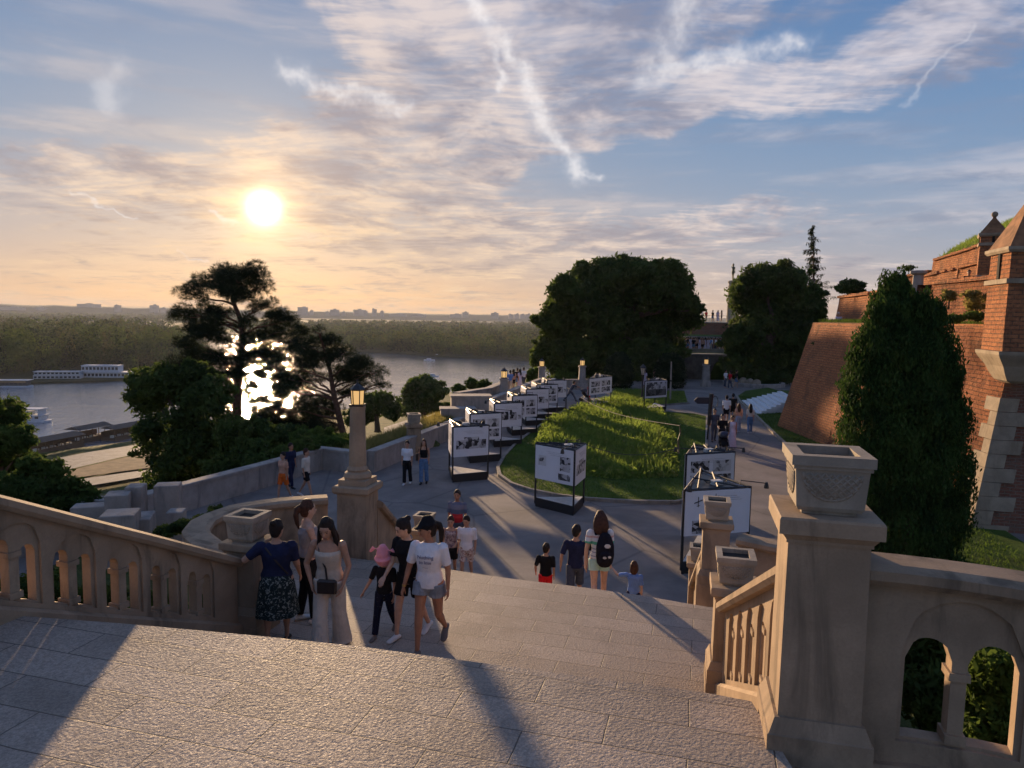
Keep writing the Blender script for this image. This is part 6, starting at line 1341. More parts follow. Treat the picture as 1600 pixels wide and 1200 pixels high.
def person(label, loc, face, H=1.7, fem=False, skinm=None, top=None, sleeve=.45, hem=.93, neck=1.43, bottom=None, kind='trousers', bl=None, flare=0.0, shoes=None, hair='short', hairm=None,
           legs=((8, 5), (-10, 12)), armL=None, armR=None, head=(0, 0), lean=0, vox=.011, fat=1.0, fingers=True, group=None, sit=False, extra=None, face_on=True):
    """standing or walking figure facing local +y; legs = ((thigh swing forward, knee bend) right, left) in degrees; arms = (upper dir, fore dir)"""
    root = empty('person', (0, 0, 0)); s = H/1.70; w = fat; skinm = skinm or SK1; hairm = hairm or M['hair_dark']
    Ry = Matrix.Rotation(radians(-lean), 3, 'X')
    sh = .165 if fem else .185; hipx = .088
    body = MB(); J = {}
    def U(x, y, z): v = Vector((x, y, z-.93)); v = Ry @ v; return Vector((v.x, v.y, v.z+.93))     # upper-body lean
    # legs
    legp = []
    for sd, (sw, kb) in zip((1, -1), legs):
        a = radians(sw); hip = Vector((sd*hipx*w, 0, .90)); kn = hip + Vector((sd*.005, sin(a)*.42, -cos(a)*.42)); b = a-radians(kb); an = kn + Vector((0, sin(b)*.395, -cos(b)*.395)); legp.append((hip, kn, an, b, sd))
    low = min(p[2].z - (.085 if abs(p[3]) < .5 else .12) for p in legp); dz = -low if not sit else 0.0
    off = Vector((0, 0, dz))
    F = lambda v: (Vector(v)+off)*s
    def lf(mb, secs, right=(1, 0, 0), n=12): mb.loft([(F(p), a*s, b*s) for p, a, b in secs], right, n)
    for hip, kn, an, b, sd in legp:
        lf(body, [(hip+Vector((0, 0, .03)), .082*w, .088*w), (hip.lerp(kn, .35), .072*w, .078*w), (hip.lerp(kn, .8), .053*w, .056*w), (kn, .05*w, .052*w), (kn.lerp(an, .28), .046*w, .052*w), (kn.lerp(an, .7), .034, .037), (an, .030, .034)])
        ft = Matrix.Rotation(b*.7 if b < -.4 else 0.0, 3, 'X'); 
        lf(body, [(an+ft@Vector((0, -.035, -.045)), .030, .034), (an+ft@Vector((0, .05, -.05)), .038, .030), (an+ft@Vector((sd*.008, .13, -.062)), .040, .020), (an+ft@Vector((sd*.008, .165, -.066)), .032, .014)])
    # trunk
    lf(body, [((0, 0, .87), .135*w, .095*w), ((0, 0, .95), .150*w if fem else .142*w, .102*w), (U(0, 0, 1.07), .118*w if fem else .128*w, .088*w), (U(0, .005, 1.20), .130*w, .098*w), (U(0, .008, 1.31), .142*w if fem else .160*w, .105*w), (U(0, 0, 1.395), .120*w, .078*w), (U(0, -.004, 1.43), .075, .06)])
    if fem:
        for sd in (1, -1): body.ball(F(U(sd*.06, .082*w, 1.255)), (.052*s, .046*s, .05*s), 10, 7)
    lf(body, [(U(0, -.008, 1.40), .052, .052), (U(0, .0, 1.50), .047, .05)])
    # head
    yaw, pitch = radians(head[0]), radians(head[1]); HM = Matrix.Rotation(yaw, 3, 'Z') @ Matrix.Rotation(pitch, 3, 'X'); hc = U(0, .005, 1.495); hk = 1.11 if H > 1.5 else 1.11+(1.5-H)*.6
    def Hd(x, y, z): return F(hc + HM @ Vector((x, y, z-1.50))*hk)
    def hl(mb, secs, n=12): mb.loft([(Hd(*p), a*s*hk, b*s*hk) for p, a, b in secs], HM @ Vector((1, 0, 0)), n)
    hl(body, [((0, .022, 1.495), .036, .04), ((0, .020, 1.515), .052, .062), ((0, .012, 1.56), .066, .082), ((0, .006, 1.61), .073, .090), ((0, .002, 1.642), .068, .083), ((0, 0, 1.662), .052, .064)], 14)
    hl(body, [((0, .094, 1.598), .008, .008), ((0, .105, 1.572), .012, .012), ((0, .102, 1.562), .014, .010)], 8)
    for sd in (1, -1): hl(body, [((sd*.073, -.002, 1.605), .008, .016), ((sd*.076, -.006, 1.585), .009, .018), ((sd*.070, 0, 1.565), .007, .010)], 8)
    hl(body, [((-.02, .090, 1.537), .008, .007), ((.02, .090, 1.537), .008, .007)], 6)
    # arms
    dfl = (Vector((.11, -.05, -1)), Vector((.02, .2, -1)))
    hands = []
    for sd, arm in ((1, armR), (-1, armL)):
        ud, fd = arm if arm else ((dfl[0].x*sd, dfl[0].y, -1), (dfl[1].x*sd, dfl[1].y, -1)); ud = Vector(ud).normalized(); fd = Vector(fd).normalized()
        S = U(sd*sh*(1+(w-1)*.6), -.005, 1.375); E = S+ud*.285; Wr = E+fd*.245
        lf(body, [(S, .050*w, .052*w), (S.lerp(E, .4), .041*w, .043*w), (E, .034*w, .034*w), (E.lerp(Wr, .3), .034, .034), (Wr, .022, .019)], ud.orthogonal())
        # palm, four fingers of different length and a thumb from the side
        side = fd.cross(Vector((0, 1, 0) if abs(fd.y) < .8 else (0, 0, 1))).normalized()*sd; pn = side.cross(fd).normalized(); curl = Vector((-sd, 0, 0)) if abs(fd.z) > .6 else Vector((0, 0, -1))
        acr = fd.cross(curl).normalized(); pe = Wr+fd*.085
        lf(body, [(Wr, .022, .018), (Wr.lerp(pe, .5), .037, .015), (pe, .038, .013)], acr, 10)
        if fingers:
            for k, L in enumerate((.066, .074, .070, .054)):
                b0 = pe - fd*.008 + acr*(-.030+.020*k); m1 = b0+fd*L*.5+curl*L*.10; m2 = m1+fd*L*.38+curl*L*.38; lf(body, [(b0, .0092, .0088), (m1, .0085, .008), (m2, .007, .0068)], acr, 6)
            t0 = Wr+fd*.025-acr*.030; t1 = t0+fd*.035-acr*.022+curl*.012; t2 = t1+fd*.030+curl*.012-acr*.004; lf(body, [(t0, .012, .011), (t1, .0105, .010), (t2, .0085, .008)], acr, 6)
        hands.append((Wr, pe, S, E))
    b = body.build('body', skinm, root, remesh=vox*.72 if fingers else vox)
    if face_on:
        for sd in (1, -1):
            e = MB(); e.ball(Hd(sd*.030, .086, 1.603), (.011*s, .006*s, .007*s), 8, 6); e.build('eye', M['eye'], root)
            e = MB(); hl(e, [((sd*.016, .093, 1.623), .003, .003), ((sd*.046, .083, 1.625), .003, .003)], 5); e.build('eyebrow', hairm, root)
        e = MB(); hl(e, [((-.018, .0945, 1.540), .004, .005), ((0, .0985, 1.541), .004, .006), ((.018, .0945, 1.540), .004, .005)], 6); e.build('mouth', M['lip'], root)
    # clothes
    if top:
        t = MB(); g = .016; hz = hem
        sec = [((0, 0, max(hz, .87)), .150*w+g, .104*w+g+.004), ((0, 0, .99), .146*w+g, .102*w+g), (U(0, 0, 1.08), (.120 if fem else .132)*w+g, .090*w+g), (U(0, .006, 1.20), .134*w+g, .100*w+g+(.012 if fem else 0)), (U(0, .008, 1.28), (.142 if fem else .158)*w+g, .106*w+g+(.02 if fem else 0))]
        sec = [q for q in sec if q[0][2] >= hz-.001] if hz > .87 else sec
        if neck > 1.36: sec += [(U(0, .004, 1.36), .150*w+g, .092*w+g), (U(0, -.002, 1.405), .108*w+g, .066*w+g), (U(0, -.006, min(neck, 1.43)), .070+g*.6, .055+g*.6)]
        else: sec += [(U(0, .006, neck), .140*w+g*.8, .098*w+g*.8)]
        t.loft([(F(p), a*s, b_*s) for p, a, b_ in sec], (1, 0, 0), 16, caps=False)
        if sleeve > 0:
            for (Wr, pe, S, E) in hands:
                tot = E.lerp(Wr, (sleeve-.55)/.45) if sleeve > .55 else S.lerp(E, sleeve/.55); sc_ = [(S+(E-S).normalized()*-.01, .052*w+.013, .054*w+.013), (S.lerp(E, .3), .046*w+.014, .048*w+.014)]
                if sleeve > .55: sc_ += [(E, .04+.012, .04+.012)]
                sc_ += [(tot, .045 if sleeve < .6 else .036, .047 if sleeve < .6 else .036)]; sc_[-1] = (tot, (.058 if sleeve < .6 else .034)*(.9+.1*w), (.058 if sleeve < .6 else .034))
                t.loft([(F(p), a*s, b_*s) for p, a, b_ in sc_], (E-S).orthogonal(), 12, caps=False)
        elif neck > 1.36 or True:
            pass
        if neck > 1.36:
            for (Wr, pe, S, E) in hands:
                if sleeve > 0: t.ball(F(S+Vector((0, 0, -.002))), tuple([(.047*w+.015)*s]*3), 12, 8)
        t.build('top', top, root, remesh=vox)
        if sleeve == 0 and neck < 1.36:
            pass
    if bottom:
        t = MB(); g = .014
        waist = 1.00
        if kind in ('trousers', 'shorts'):
            t.loft([(F(p), a*s, c_*s) for p, a, c_ in [((0, 0, .85), .140*w+g, .098*w+g), ((0, 0, .93), .150*w+g, .102*w+g), ((0, 0, waist), .138*w+g, .096*w+g)]], (1, 0, 0), 16, caps=False)
            L = bl if bl is not None else (1.0 if kind == 'trousers' else .36)
            for hip, kn, an, b_, sd in legp:
                pts = [(hip+Vector((0, 0, .02)), .086*w+g, .092*w+g)]
                def at_(f):
                    return hip.lerp(kn, f*2) if f <= .5 else kn.lerp(an, (f-.5)*2)
                for f in (.18, .35, .5, .7, .85, 1.0):
                    if f > L+.001: break
                    base = np.interp(f, [0, .35, .5, .7, 1], [.086*w, .068*w, .054*w, .050*w, .040*w]); pts.append((at_(f), base+g+flare*f*f, base+g+flare*f*f))
                if L < 1: pts.append((at_(L), pts[-1][1]+.008, pts[-1][2]+.008))
                elif flare > .05: pts.append((an+Vector((0, 0, -.06)), pts[-1][1]+.012, pts[-1][2]+.012))
                t.loft([(F(p), a*s, c_*s) for p, a, c_ in pts], (1, 0, 0), 14, caps=False)
            t.ball(F((0, 0, .845)), (.10*w*s, .095*w*s, .06*s), 12, 8)
            t.build(kind, bottom, root, remesh=vox)
        else:                                                   # skirt with folds
            n = 40; zb_ = bl if bl is not None else .40; rows = []; zs = np.linspace(1.0, zb_, 9)
            for i, z in enumerate(zs):
                f = i/8; rx = (.140+(.05+flare)*f**.7)*w+.012; ry = (.102+(.06+flare)*f**.7)*w+.012; rows.append([F((rx*(1+.05*f*sin(7*t_+f))*cos(t_), ry*(1+.05*f*sin(7*t_+f))*sin(t_), z)) for t_ in np.linspace(0, 2*pi, n, endpoint=False)])
            vs = [v for r in rows for v in r]; fs = [(i*n+k, i*n+(k+1) % n, (i+1)*n+(k+1) % n, (i+1)*n+k) for i in range(8) for k in range(n)]; fs.append(tuple(range(n)))
            t.add(vs, fs); t.build('skirt', bottom, root, smooth=True)
    if shoes:
        for hip, kn, an, b_, sd in legp:
            t = MB(); ft = Matrix.Rotation(b_*.7 if b_ < -.4 else 0.0, 3, 'X')
            lf(t, [(an+ft@Vector((0, -.05, -.055)), .036, .032), (an+ft@Vector((0, .0, -.040)), .040, .045), (an+ft@Vector((0, .06, -.052)), .046, .036), (an+ft@Vector((sd*.008, .13, -.064)), .048, .026), (an+ft@Vector((sd*.008, .175, -.068)), .038, .018)])
            t.build('shoe', shoes, root, remesh=.010)
    # hair
    t = MB(); 
    hl(t, [((0, -.032, 1.560), .068, .066), ((0, -.022, 1.61), .084, .086), ((0, -.012, 1.642), .086, .098), ((0, -.010, 1.662), .074, .086)], 14)
    if hair in ('long', 'wavy'):
        k = 1.0
        if hair == 'wavy': hl(t, [((0, -.040, 1.63), .098, .075), ((0, -.050, 1.55), .118, .078), ((0, -.060, 1.47), .122, .070), ((0, -.070, 1.41), .095, .05)], 14)
    if hair == 'long':
        k = 1.0
        hl(t, [((0, -.045, 1.60), .078*k, .052), ((0, -.062, 1.52), .082*k, .046), ((0, -.085, 1.42), .095*k, .042*k), ((0, -.095, 1.32), .088*k, .036*k), ((0, -.098, 1.25), .060*k, .025)], 14)
        for sd in (1, -1): hl(t, [((sd*.062, .012, 1.64), .024, .036), ((sd*.080, .016, 1.56), .022*k, .038), ((sd*.090, .022, 1.47), .026*k, .034), ((sd*.104, .045, 1.37), .030*k, .028), ((sd*.100, .068, 1.29), .022*k, .018)], 8)
    elif hair == 'bob': 
        hl(t, [((0, -.035, 1.61), .082, .066), ((0, -.040, 1.53), .088, .060), ((0, -.040, 1.475), .078, .05)], 14)
        for sd in (1, -1): hl(t, [((sd*.066, .01, 1.63), .022, .04), ((sd*.078, .01, 1.54), .02, .04), ((sd*.072, .01, 1.49), .016, .03)], 8)
    elif hair == 'bun': t.ball(Hd(0, -.098, 1.685), (.046*s, .044*s, .042*s), 10, 8)
    elif hair == 'pony': hl(t, [((0, -.085, 1.65), .028, .028), ((.0, -.135, 1.62), .036, .034), ((.0, -.150, 1.54), .040, .034), ((.0, -.135, 1.44), .030, .026), ((0, -.115, 1.37), .014, .012)], 10)
    t.build('hair', hairm, root, remesh=.011 if vox < .013 else .018)
    R = dict(root=root, F=F, U=U, Hd=Hd, s=s, hands=hands, hl=hl, lf=lf, legp=legp)
    if extra: extra(R)
    root.location = loc; root.rotation_euler = (0, 0, face); tag(root, label, 'person', group); return root
PI_ = pi
def ps(px, py, z): v = atz(px, py, z); return (v.x, v.y, z)
def strap(R, p0, p1, n=10, w=.012, mt=None, nm='strap', yb=None):
    """strap from p0 to p1 in body coordinates, following the trunk surface roughly"""
    t = MB(); pts = [R['F'](Vector(p0).lerp(Vector(p1), i/n) + Vector((0, (.03 if Vector(p0).y > 0 else -.03)*sin(pi*i/n), 0))) for i in range(n+1)]
    t.loft([(p, w*R['s'], .004*R['s']) for p in pts], (1, 0, 0), 6); t.build(nm, mt or M['leather'], R['root'])
# --- group climbing the upper stairs
def x_navy(R): strap(R, (-.13, -.125, 1.40), (.16, -.135, 1.02), mt=M['leather'])
person('woman with a bun in a navy shirt and flowered skirt, seen from behind', (-2.93, 8.78, ZM), radians(12), 1.56, True, SK1, CL['navy'], .42, .90, 1.43, CL['floralskirt'], 'skirt', .42, 0.02, M['shoe_b'], 'bun', M['hair_dark'], ((2, 2), (-3, 4)), armL=((-.75, -.05, -.6), (-.1, .75, -.2)), armR=((.25, .1, -1), (.1, .5, -.7)), head=(-25, -8), vox=.010, fat=1.34, extra=x_navy)
person('woman with a reddish ponytail in a grey tank top, behind the woman in navy', (-2.72, 9.42, ZM), radians(-62), 1.66, True, SK3, CL['grey'], 0, .95, 1.36, CL['black'], 'trousers', 1.0, 0, M['shoe_w'], 'pony', M['hair_brown'], ((6, 4), (-4, 6)), armR=((.2, .3, -1), (.0, .8, -.2)), head=(8, 0), vox=.011)
def x_bag(R):
    t = MB(); t.loft([(R['F']((.07, .17, .93)), .135*R['s'], .035*R['s']), (R['F']((.07, .175, .80)), .145*R['s'], .045*R['s'])], (1, 0, 0), 4, caps=False); 
    t = MB(); c = R['F']((-.02, .165, .80)); t.obox(c, (.24, .07, .165), 0, .018); t.build('handbag', M['leather'], R['root'])
    t = MB(); t.loft([(R['F'](p), .013*R['s'], .004*R['s']) for p in ((.12, -.06, 1.40), (.11, .03, 1.43), (.085, .13, 1.33), (.05, .165, 1.24), (.0, .15, 1.10), (-.02, .165, .97))], (1, 0, 0), 6); t.build('strap', M['leather'], R['root'])
    for sd in (1, -1): 
        t = MB(); t.tube([R['F']((sd*.085, .075, 1.30)), R['F']((sd*.09, .05, 1.39)), R['F']((sd*.085, -.02, 1.425))], .006, 5); t.build('shoulder_strap', CL['beige'], R['root'])
person('young woman with long dark hair in a beige top and wide cream trousers, looking down', (-2.22, 8.62, ZM), radians(176), 1.70, True, SK1, CL['beige'], 0, .90, 1.31, CL['cream'], 'trousers', 1.0, .065, None, 'long', M['hair_dark'], ((10, 6), (-8, 8)), armL=((-.28, -.1, -1), (.22, .35, -.9)), armR=((.42, -.05, -1), (-.35, .30, -.9)), head=(0, -24), lean=6, vox=.009, fat=1.08, extra=x_bag)
def x_black(R): pass
person('slim figure in a black t-shirt, looking down behind the woman in the black cap', (-1.28, 9.0, ZM), radians(150), 1.60, True, SK3, CL['black'], .40, .92, 1.43, CL['black'], 'shorts', .34, 0, M['shoe_w'], 'bun', M['hair_dark'], ((16, 10), (-14, 16)), armR=((.1, .25, -1), (-.1, .7, -.5)), head=(-30, -22), lean=8, vox=.010, fat=1.06)
def x_cap(R):
    s = R['s']; t = MB(); R['hl'](t, [((0, .0, 1.625), .084, .098), ((0, -.006, 1.655), .090, .102), ((0, -.008, 1.682), .072, .084)], 16)
    R['hl'](t, [((0, .085, 1.640), .066, .022), ((0, .135, 1.630), .052, .010)], 12) ; t.build('cap', M['capblack'], R['root'], remesh=.009)
    for txt, z, sz in (('Nothing', 1.262, .062), ('to lose', 1.198, .056), ('~~~', 1.14, .04)):
        cu = bpy.data.curves.new('t', 'FONT'); cu.body = txt; cu.size = sz*s; cu.extrude = .0015; cu.align_x = 'CENTER'; to = bpy.data.objects.new('t', cu); COL.objects.link(to); me = bpy.data.meshes.new_from_object(to.evaluated_get(bpy.context.evaluated_depsgraph_get())); bpy.data.objects.remove(to)
        for v in me.vertices:
            x = v.co.x; q = R['F']((0, 0, z)); yy = .172*s - (x/(.19*s))**2*.05*s - abs(z-1.25)*.12; v.co = Vector((-x, yy+.008+v.co.z, q.z+v.co.y))
        me.materials.clear(); me.materials.append(M['ink']); o = bpy.data.objects.new('shirt_lettering', me); COL.objects.link(o); o.parent = R['root']
    Wr = R['hands'][0][0]; t = MB(); c = R['F'](Wr); t.tube([c+Vector((0, 0, .02)), c-Vector((0, 0, .005))], .026, 10); t.build('bracelet', M['gilt'], R['root'])
M['capblack'] = cloth('black_cap', (.012, .012, .015)); M['ink'] = plain('dark_blue_print', (.05, .06, .16), .6); M['gilt'] = plain('brass_trim', (.5, .35, .12), .35, metal=.9)
person('woman in a black cap, white t-shirt with lettering and grey denim shorts, climbing', (-.98, 8.60, ZM), radians(168), 1.70, True, SK2, CL['white'], .44, .87, 1.43, CL['denim'], 'shorts', .17, .01, M['shoe_d'], 'pony', M['hair_dark'], ((14, 6), (-10, 36)), armL=((-.22, -.12, -1), (-.05, .15, -1)), armR=((.30, .0, -1), (.15, .35, -.9)), head=(-58, -8), lean=3, vox=.009, fat=1.08, extra=x_cap)
def x_hat(R):
    s = R['s']; t = MB(); R['hl'](t, [((0, -.004, 1.610), .140, .150), ((0, -.004, 1.630), .104, .114), ((0, -.004, 1.69), .098, .108), ((0, -.004, 1.745), .070, .078)], 14)
    for sd in (1, -1): R['hl'](t, [((sd*.07, 0, 1.73), .034, .022), ((sd*.15, 0, 1.74), .036, .02), ((sd*.20, 0, 1.68), .024, .014)], 8)
    t.build('plush_hat', CL['pink'], R['root'], remesh=.010)
person('small child in a pink plush hat with ears and dark dotted clothes', (-1.62, 9.05, ZM), radians(165), 1.12, False, SK1, CL['black'], .45, .90, 1.43, CL['dots'], 'trousers', 1.0, .01, M['shoe_d'], 'short', M['hair_dark'], ((18, 4), (-16, 18)), armR=((.4, .1, -1), (.3, .5, -.7)), head=(0, -12), vox=.010, extra=x_hat)
# --- family below, walking up
def floorz(Y, X=0): 
    # height of the lower stairs at a point: from the top line to the foot
    yt = np.interp(X, [-2.75, -1.1, .05, 2.0, 3.1], [12.0, 11.56, 11.14, 10.55, 10.1]); yb = np.interp(X, [-2.1, -.3, 2.0, 4.1], [16.2, 15.9, 15.2, 14.2]); k = math.ceil(max(0, min(1, (Y-yt)/(yb-yt)))*14-1e-6)
    return ZM-.15-(ZP-ZM+.15)*-1*k/14 if 0 < k else ZM
person('man in a red and grey striped polo shirt with sunglasses, behind the boy in white', (-1.42, 18.9, ZP), radians(172), 1.78, False, SK2, STR1, .45, .90, 1.43, CL['slate'], 'shorts', .42, 0, M['shoe_d'], 'short', M['hair_dark'], ((12, 5), (-14, 18)), vox=.016, fingers=False)
person('woman in a flowered sleeveless top and black shorts, in front of the striped polo', (-1.42, 16.95, ZP), radians(178), 1.62, True, SK1, CL['floral'], 0, .93, 1.36, CL['black'], 'shorts', .34, .01, M['shoe_b'], 'bun', M['hair_brown'], ((8, 6), (-12, 14)), armL=((-.15, .05, -1), (.3, .8, -.2)), head=(0, -10), vox=.015, fingers=False)
person('boy in a white t-shirt and flowered shorts at the foot of the stairs', (-1.03, 16.9, ZP), radians(170), 1.66, False, SK1, CL['white'], .48, .86, 1.43, CL['florals'], 'shorts', .40, .012, M['shoe_w'], 'short', M['hair_dark'], ((10, 5), (-10, 12)), vox=.015, fingers=False, head=(-10, -14))
# --- family walking down the lower stairs
person('boy in a black t-shirt and bright red shorts, walking down', (.78, 14.75, floorz(14.75, .78)), radians(-8), 1.38, False, SK1, CL['black'], .46, .90, 1.43, CL['red'], 'shorts', .46, .02, M['shoe_b'], 'short', M['hair_dark'], ((14, 20), (-6, 4)), head=(-25, -8), armL=((-.3, .05, -1), (.0, .5, -.8)), vox=.013, fingers=False)
person('man in a navy t-shirt and slate shorts, walking down beside the boy', (1.37, 14.35, floorz(14.35, 1.37)), radians(-4), 1.76, False, SK1, CL['navy'], .46, .88, 1.43, CL['slate'], 'shorts', .48, .015, M['shoe_d'], 'short', M['hair_dark'], ((18, 24), (-6, 4)), head=(-35, -10), armL=((-.35, -.1, -1), (-.05, .1, -1)), vox=.013, fingers=False)
def x_pack(R):
    s = R['s']; t = MB(); F = R['F']
    t.loft([(F((.05, -.215, .93)), .135*s, .085*s), (F((.05, -.225, 1.05)), .155*s, .105*s), (F((.05, -.215, 1.22)), .150*s, .098*s), (F((.05, -.195, 1.36)), .105*s, .07*s)], (1, 0, 0), 14); 
    t.loft([(F((.05, -.315, .97)), .10*s, .035*s), (F((.05, -.325, 1.10)), .105*s, .04*s)], (1, 0, 0), 12); bp = t.build('backpack', M['packblack'], R['root'], remesh=.012)
    for x, z, r in ((.07, 1.24, .034), (.02, 1.06, .020), (.10, 1.07, .018)):
        c = F((x, -.325 if z > 1.2 else -.368, z)); t = MB(); vs = [c+Vector((r*1.5*cos(a), -.004, r*sin(a)*s)) for a in np.linspace(0, 2*pi, 14, endpoint=False)]; vs += [v+Vector((0, .012, 0)) for v in vs[:14]]
        t.add(vs, [tuple(range(14)), tuple(range(27, 13, -1))]+[(i, (i+1) % 14, 14+(i+1) % 14, 14+i) for i in range(14)]); t.build('round_badge', M['ply'], R['root'])
    for sd in (1, -1):
        t = MB(); t.loft([(F(p), .022*s, .006*s) for p in ((sd*.09, -.13, 1.37), (sd*.095, -.02, 1.43), (sd*.10, .10, 1.34), (sd*.12, .125, 1.20), (sd*.16, .02, 1.06))], (1, 0, 0), 6); t.build('strap', M['packblack'], R['root'])
M['packblack'] = cloth('black_backpack_cloth', (.013, .012, .018))
person('woman with wavy auburn hair, striped top, mint shorts and a black backpack', (1.52, 11.72, floorz(11.72, 1.52)), radians(3), 1.70, True, SK3, STR2, .35, .95, 1.43, CL['mint'], 'shorts', .20, .012, M['shoe_b'], 'wavy', M['hair_brown'], ((4, 3), (-12, 30)), head=(0, -8), armL=((-.22, -.12, -1), (-.05, .05, -1)), vox=.010, extra=x_pack)
person('small child in a sky blue t-shirt waving an arm on the lower stairs', (2.52, 14.0, floorz(14.0, 2.52)), radians(-20), 1.28, False, SK3, CL['blue'], .46, .88, 1.43, CL['navy'], 'shorts', .46, .01, M['shoe_w'], 'bob', M['hair_brown'], ((10, 14), (-8, 6)), armL=((-.9, .25, -.25), (-.6, .4, .45)), vox=.013, fingers=False)
# --- two women by the parapet
x0 = ps(636, 757, ZP); person('young woman in a white t-shirt and black trousers, by the parapet', x0, radians(172), 1.66, True, SK1, CL['white'], .45, .97, 1.43, CL['black'], 'trousers', 1.0, .02, M['shoe_w'], 'bun', M['hair_dark'], ((6, 3), (-8, 10)), vox=.018, fingers=False)
def x_tote(R): t = MB(); t.obox(R['F']((.25, 0, .92)), (.10, .26, .27), 0, .03); t.build('shoulder_bag', M['leather'], R['root']); strap(R, (.17, .02, 1.42), (.24, .02, 1.18))
x0 = ps(662, 756, ZP); person('young woman with long brown hair, black top and flared blue jeans', x0, radians(176), 1.70, True, SK1, CL['black'], 0, 1.03, 1.34, CL['jeans'], 'trousers', 1.0, .03, M['shoe_b'], 'long', M['hair_brown'], ((4, 3), (-6, 8)), vox=.018, fingers=False, extra=x_tote)
# --- three visitors on the left terrace
person('visitor with bright orange shorts on the left terrace', ps(443, 781, ZP), radians(150), 1.66, True, SK1, CL['peach'], .40, .98, 1.43, CL['orange'], 'shorts', .40, .03, M['shoe_w'], 'bun', M['hair_dark'], ((14, 6), (-12, 14)), vox=.02, fingers=False)
person('visitor in dark blue on the left terrace, just behind the orange shorts', ps(455, 762, ZP), radians(-120), 1.66, False, SK2, CL['navy'], .46, .9, 1.43, CL['navy'], 'trousers', 1.0, 0, M['shoe_b'], 'short', M['hair_dark'], ((14, 6), (-12, 14)), vox=.02, fingers=False)
person('visitor in a loose cream shirt and black shorts on the left terrace', ps(479, 776, ZP), radians(-100), 1.72, False, SK1, CL['cream'], .55, .80, 1.43, CL['black'], 'shorts', .36, 0, M['shoe_w'], 'short', M['hair_brown'], ((20, 6), (-16, 14)), vox=.02, fingers=False)
# --- walkers on the right-hand path
kw = dict(vox=.022, fingers=False, face_on=False)
person('man in a dark polo and trousers right behind the sign post', ps(1115, 690, ZP), radians(175), 1.74, False, SK1, CL['slate'], .46, .9, 1.43, CL['slate'], 'trousers', 1.0, 0, M['shoe_b'], 'short', **kw)
person('man dressed in black pushing a stroller, left of the woman in a long white dress', ps(1127, 700, ZP), radians(180), 1.70, False, SK1, CL['black'], .46, .9, 1.43, CL['black'], 'trousers', 1.0, 0, M['shoe_b'], 'short', armL=((-.2, .3, -1), (0, 1, -.2)), armR=((.2, .3, -1), (0, 1, -.2)), **kw)
person('woman in a long white skirt and sleeveless lilac top, carrying a bag', ps(1143, 702, ZP), radians(178), 1.68, True, SK2, CL['lilac'], 0, .95, 1.40, CL['lilac'], 'skirt', .12, .02, M['shoe_w'], 'bun', extra=x_tote, **kw)
person('walker seen from behind in a white shirt and black shorts, on the right path', ps(1134, 662, ZP), radians(-10), 1.76, False, SK1, CL['white'], .5, .86, 1.43, CL['black'], 'shorts', .38, 0, M['shoe_b'], 'short', **kw)
person('walker seen from behind, all in black, beside the white shirt', ps(1144, 658, ZP), radians(-12), 1.76, False, SK1, CL['black'], .46, .9, 1.43, CL['black'], 'shorts', .40, 0, M['shoe_b'], 'short', **kw)
person('long-haired girl in a peach top and pale jeans, walking away', ps(1153, 675, ZP), radians(-5), 1.64, True, SK1, CL['peach'], .40, 1.0, 1.43, CL['palejeans'], 'trousers', 1.0, .01, M['shoe_w'], 'long', M['hair_brown'], **kw)
person('long-haired girl in a white top and grey-blue jeans, rightmost on the path', ps(1171, 677, ZP), radians(-8), 1.66, True, SK1, CL['cream'], .5, 1.0, 1.43, CL['jeans'], 'trousers', 1.0, .01, M['shoe_w'], 'long', M['hair_dark'], **kw)
def stroller(label, c, rz):
    root = empty('stroller', (0, 0, 0)); L = lambda mb, nm, mt: _local(mb, nm, mt, root)
    for x in (-.24, .24):
        for y in (-.30, .38):
            mb = MB(); R_ = .12 if y < 0 else .09; mb.tube([(x-.02, y, R_), (x+.02, y, R_)], R_, 12); L(mb, 'wheel', M['black'])
        mb = MB(); mb.tube([(x, .38, .10), (x, -.05, .52), (x, -.48, 1.02)], .014, 6); mb.tube([(x, -.30, .12), (x, .05, .55)], .014, 6); L(mb, 'side_frame', M['black'])
    mb = MB(); mb.tube([(-.24, -.48, 1.02), (.24, -.48, 1.02)], .018, 6); L(mb, 'handle', M['black'])
    mb = MB(); mb.loft([((0, .28, .34), .19, .09), ((0, .05, .42), .21, .12), ((0, -.12, .62), .21, .13), ((0, -.16, .80), .20, .10)], (1, 0, 0), 10); L(mb, 'seat', CL['black'])
    mb = MB(); mb.ball((0, -.08, .82), (.23, .26, .17), 12, 8); L(mb, 'hood', CL['slate']); root.location = c; root.rotation_euler = (0, 0, rz); tag(root, label, 'stroller')
v = ps(1127, 700, ZP); stroller('black stroller pushed by the man in black, right of the sign post', (v[0]-.15, v[1]-.85, ZP), radians(180))
v = ps(891, 627, ZP); person('dark figure leaning forward to push a stroller by the far stands', v, radians(-80), 1.74, False, SK2, CL['slate'], .46, .9, 1.43, CL['slate'], 'trousers', 1.0, 0, M['shoe_b'], 'short', lean=28, legs=((34, 6), (-30, 10)), armL=((-.1, .9, -.4), (0, 1, -.1)), armR=((.1, .9, -.4), (0, 1, -.1)), **kw)
stroller('far stroller pushed by the leaning dark figure', (v[0]+1.15, v[1]+.25, ZP), radians(-80))
v = ps(922, 634, ZP); person('visitor in red standing behind the distant stand with six photos', (v[0], v[1]+.8, ZP), radians(60), 1.66, True, SK2, CL['red'], .46, .85, 1.43, CL['red'], 'shorts', .4, 0, M['shoe_b'], 'short', **kw)
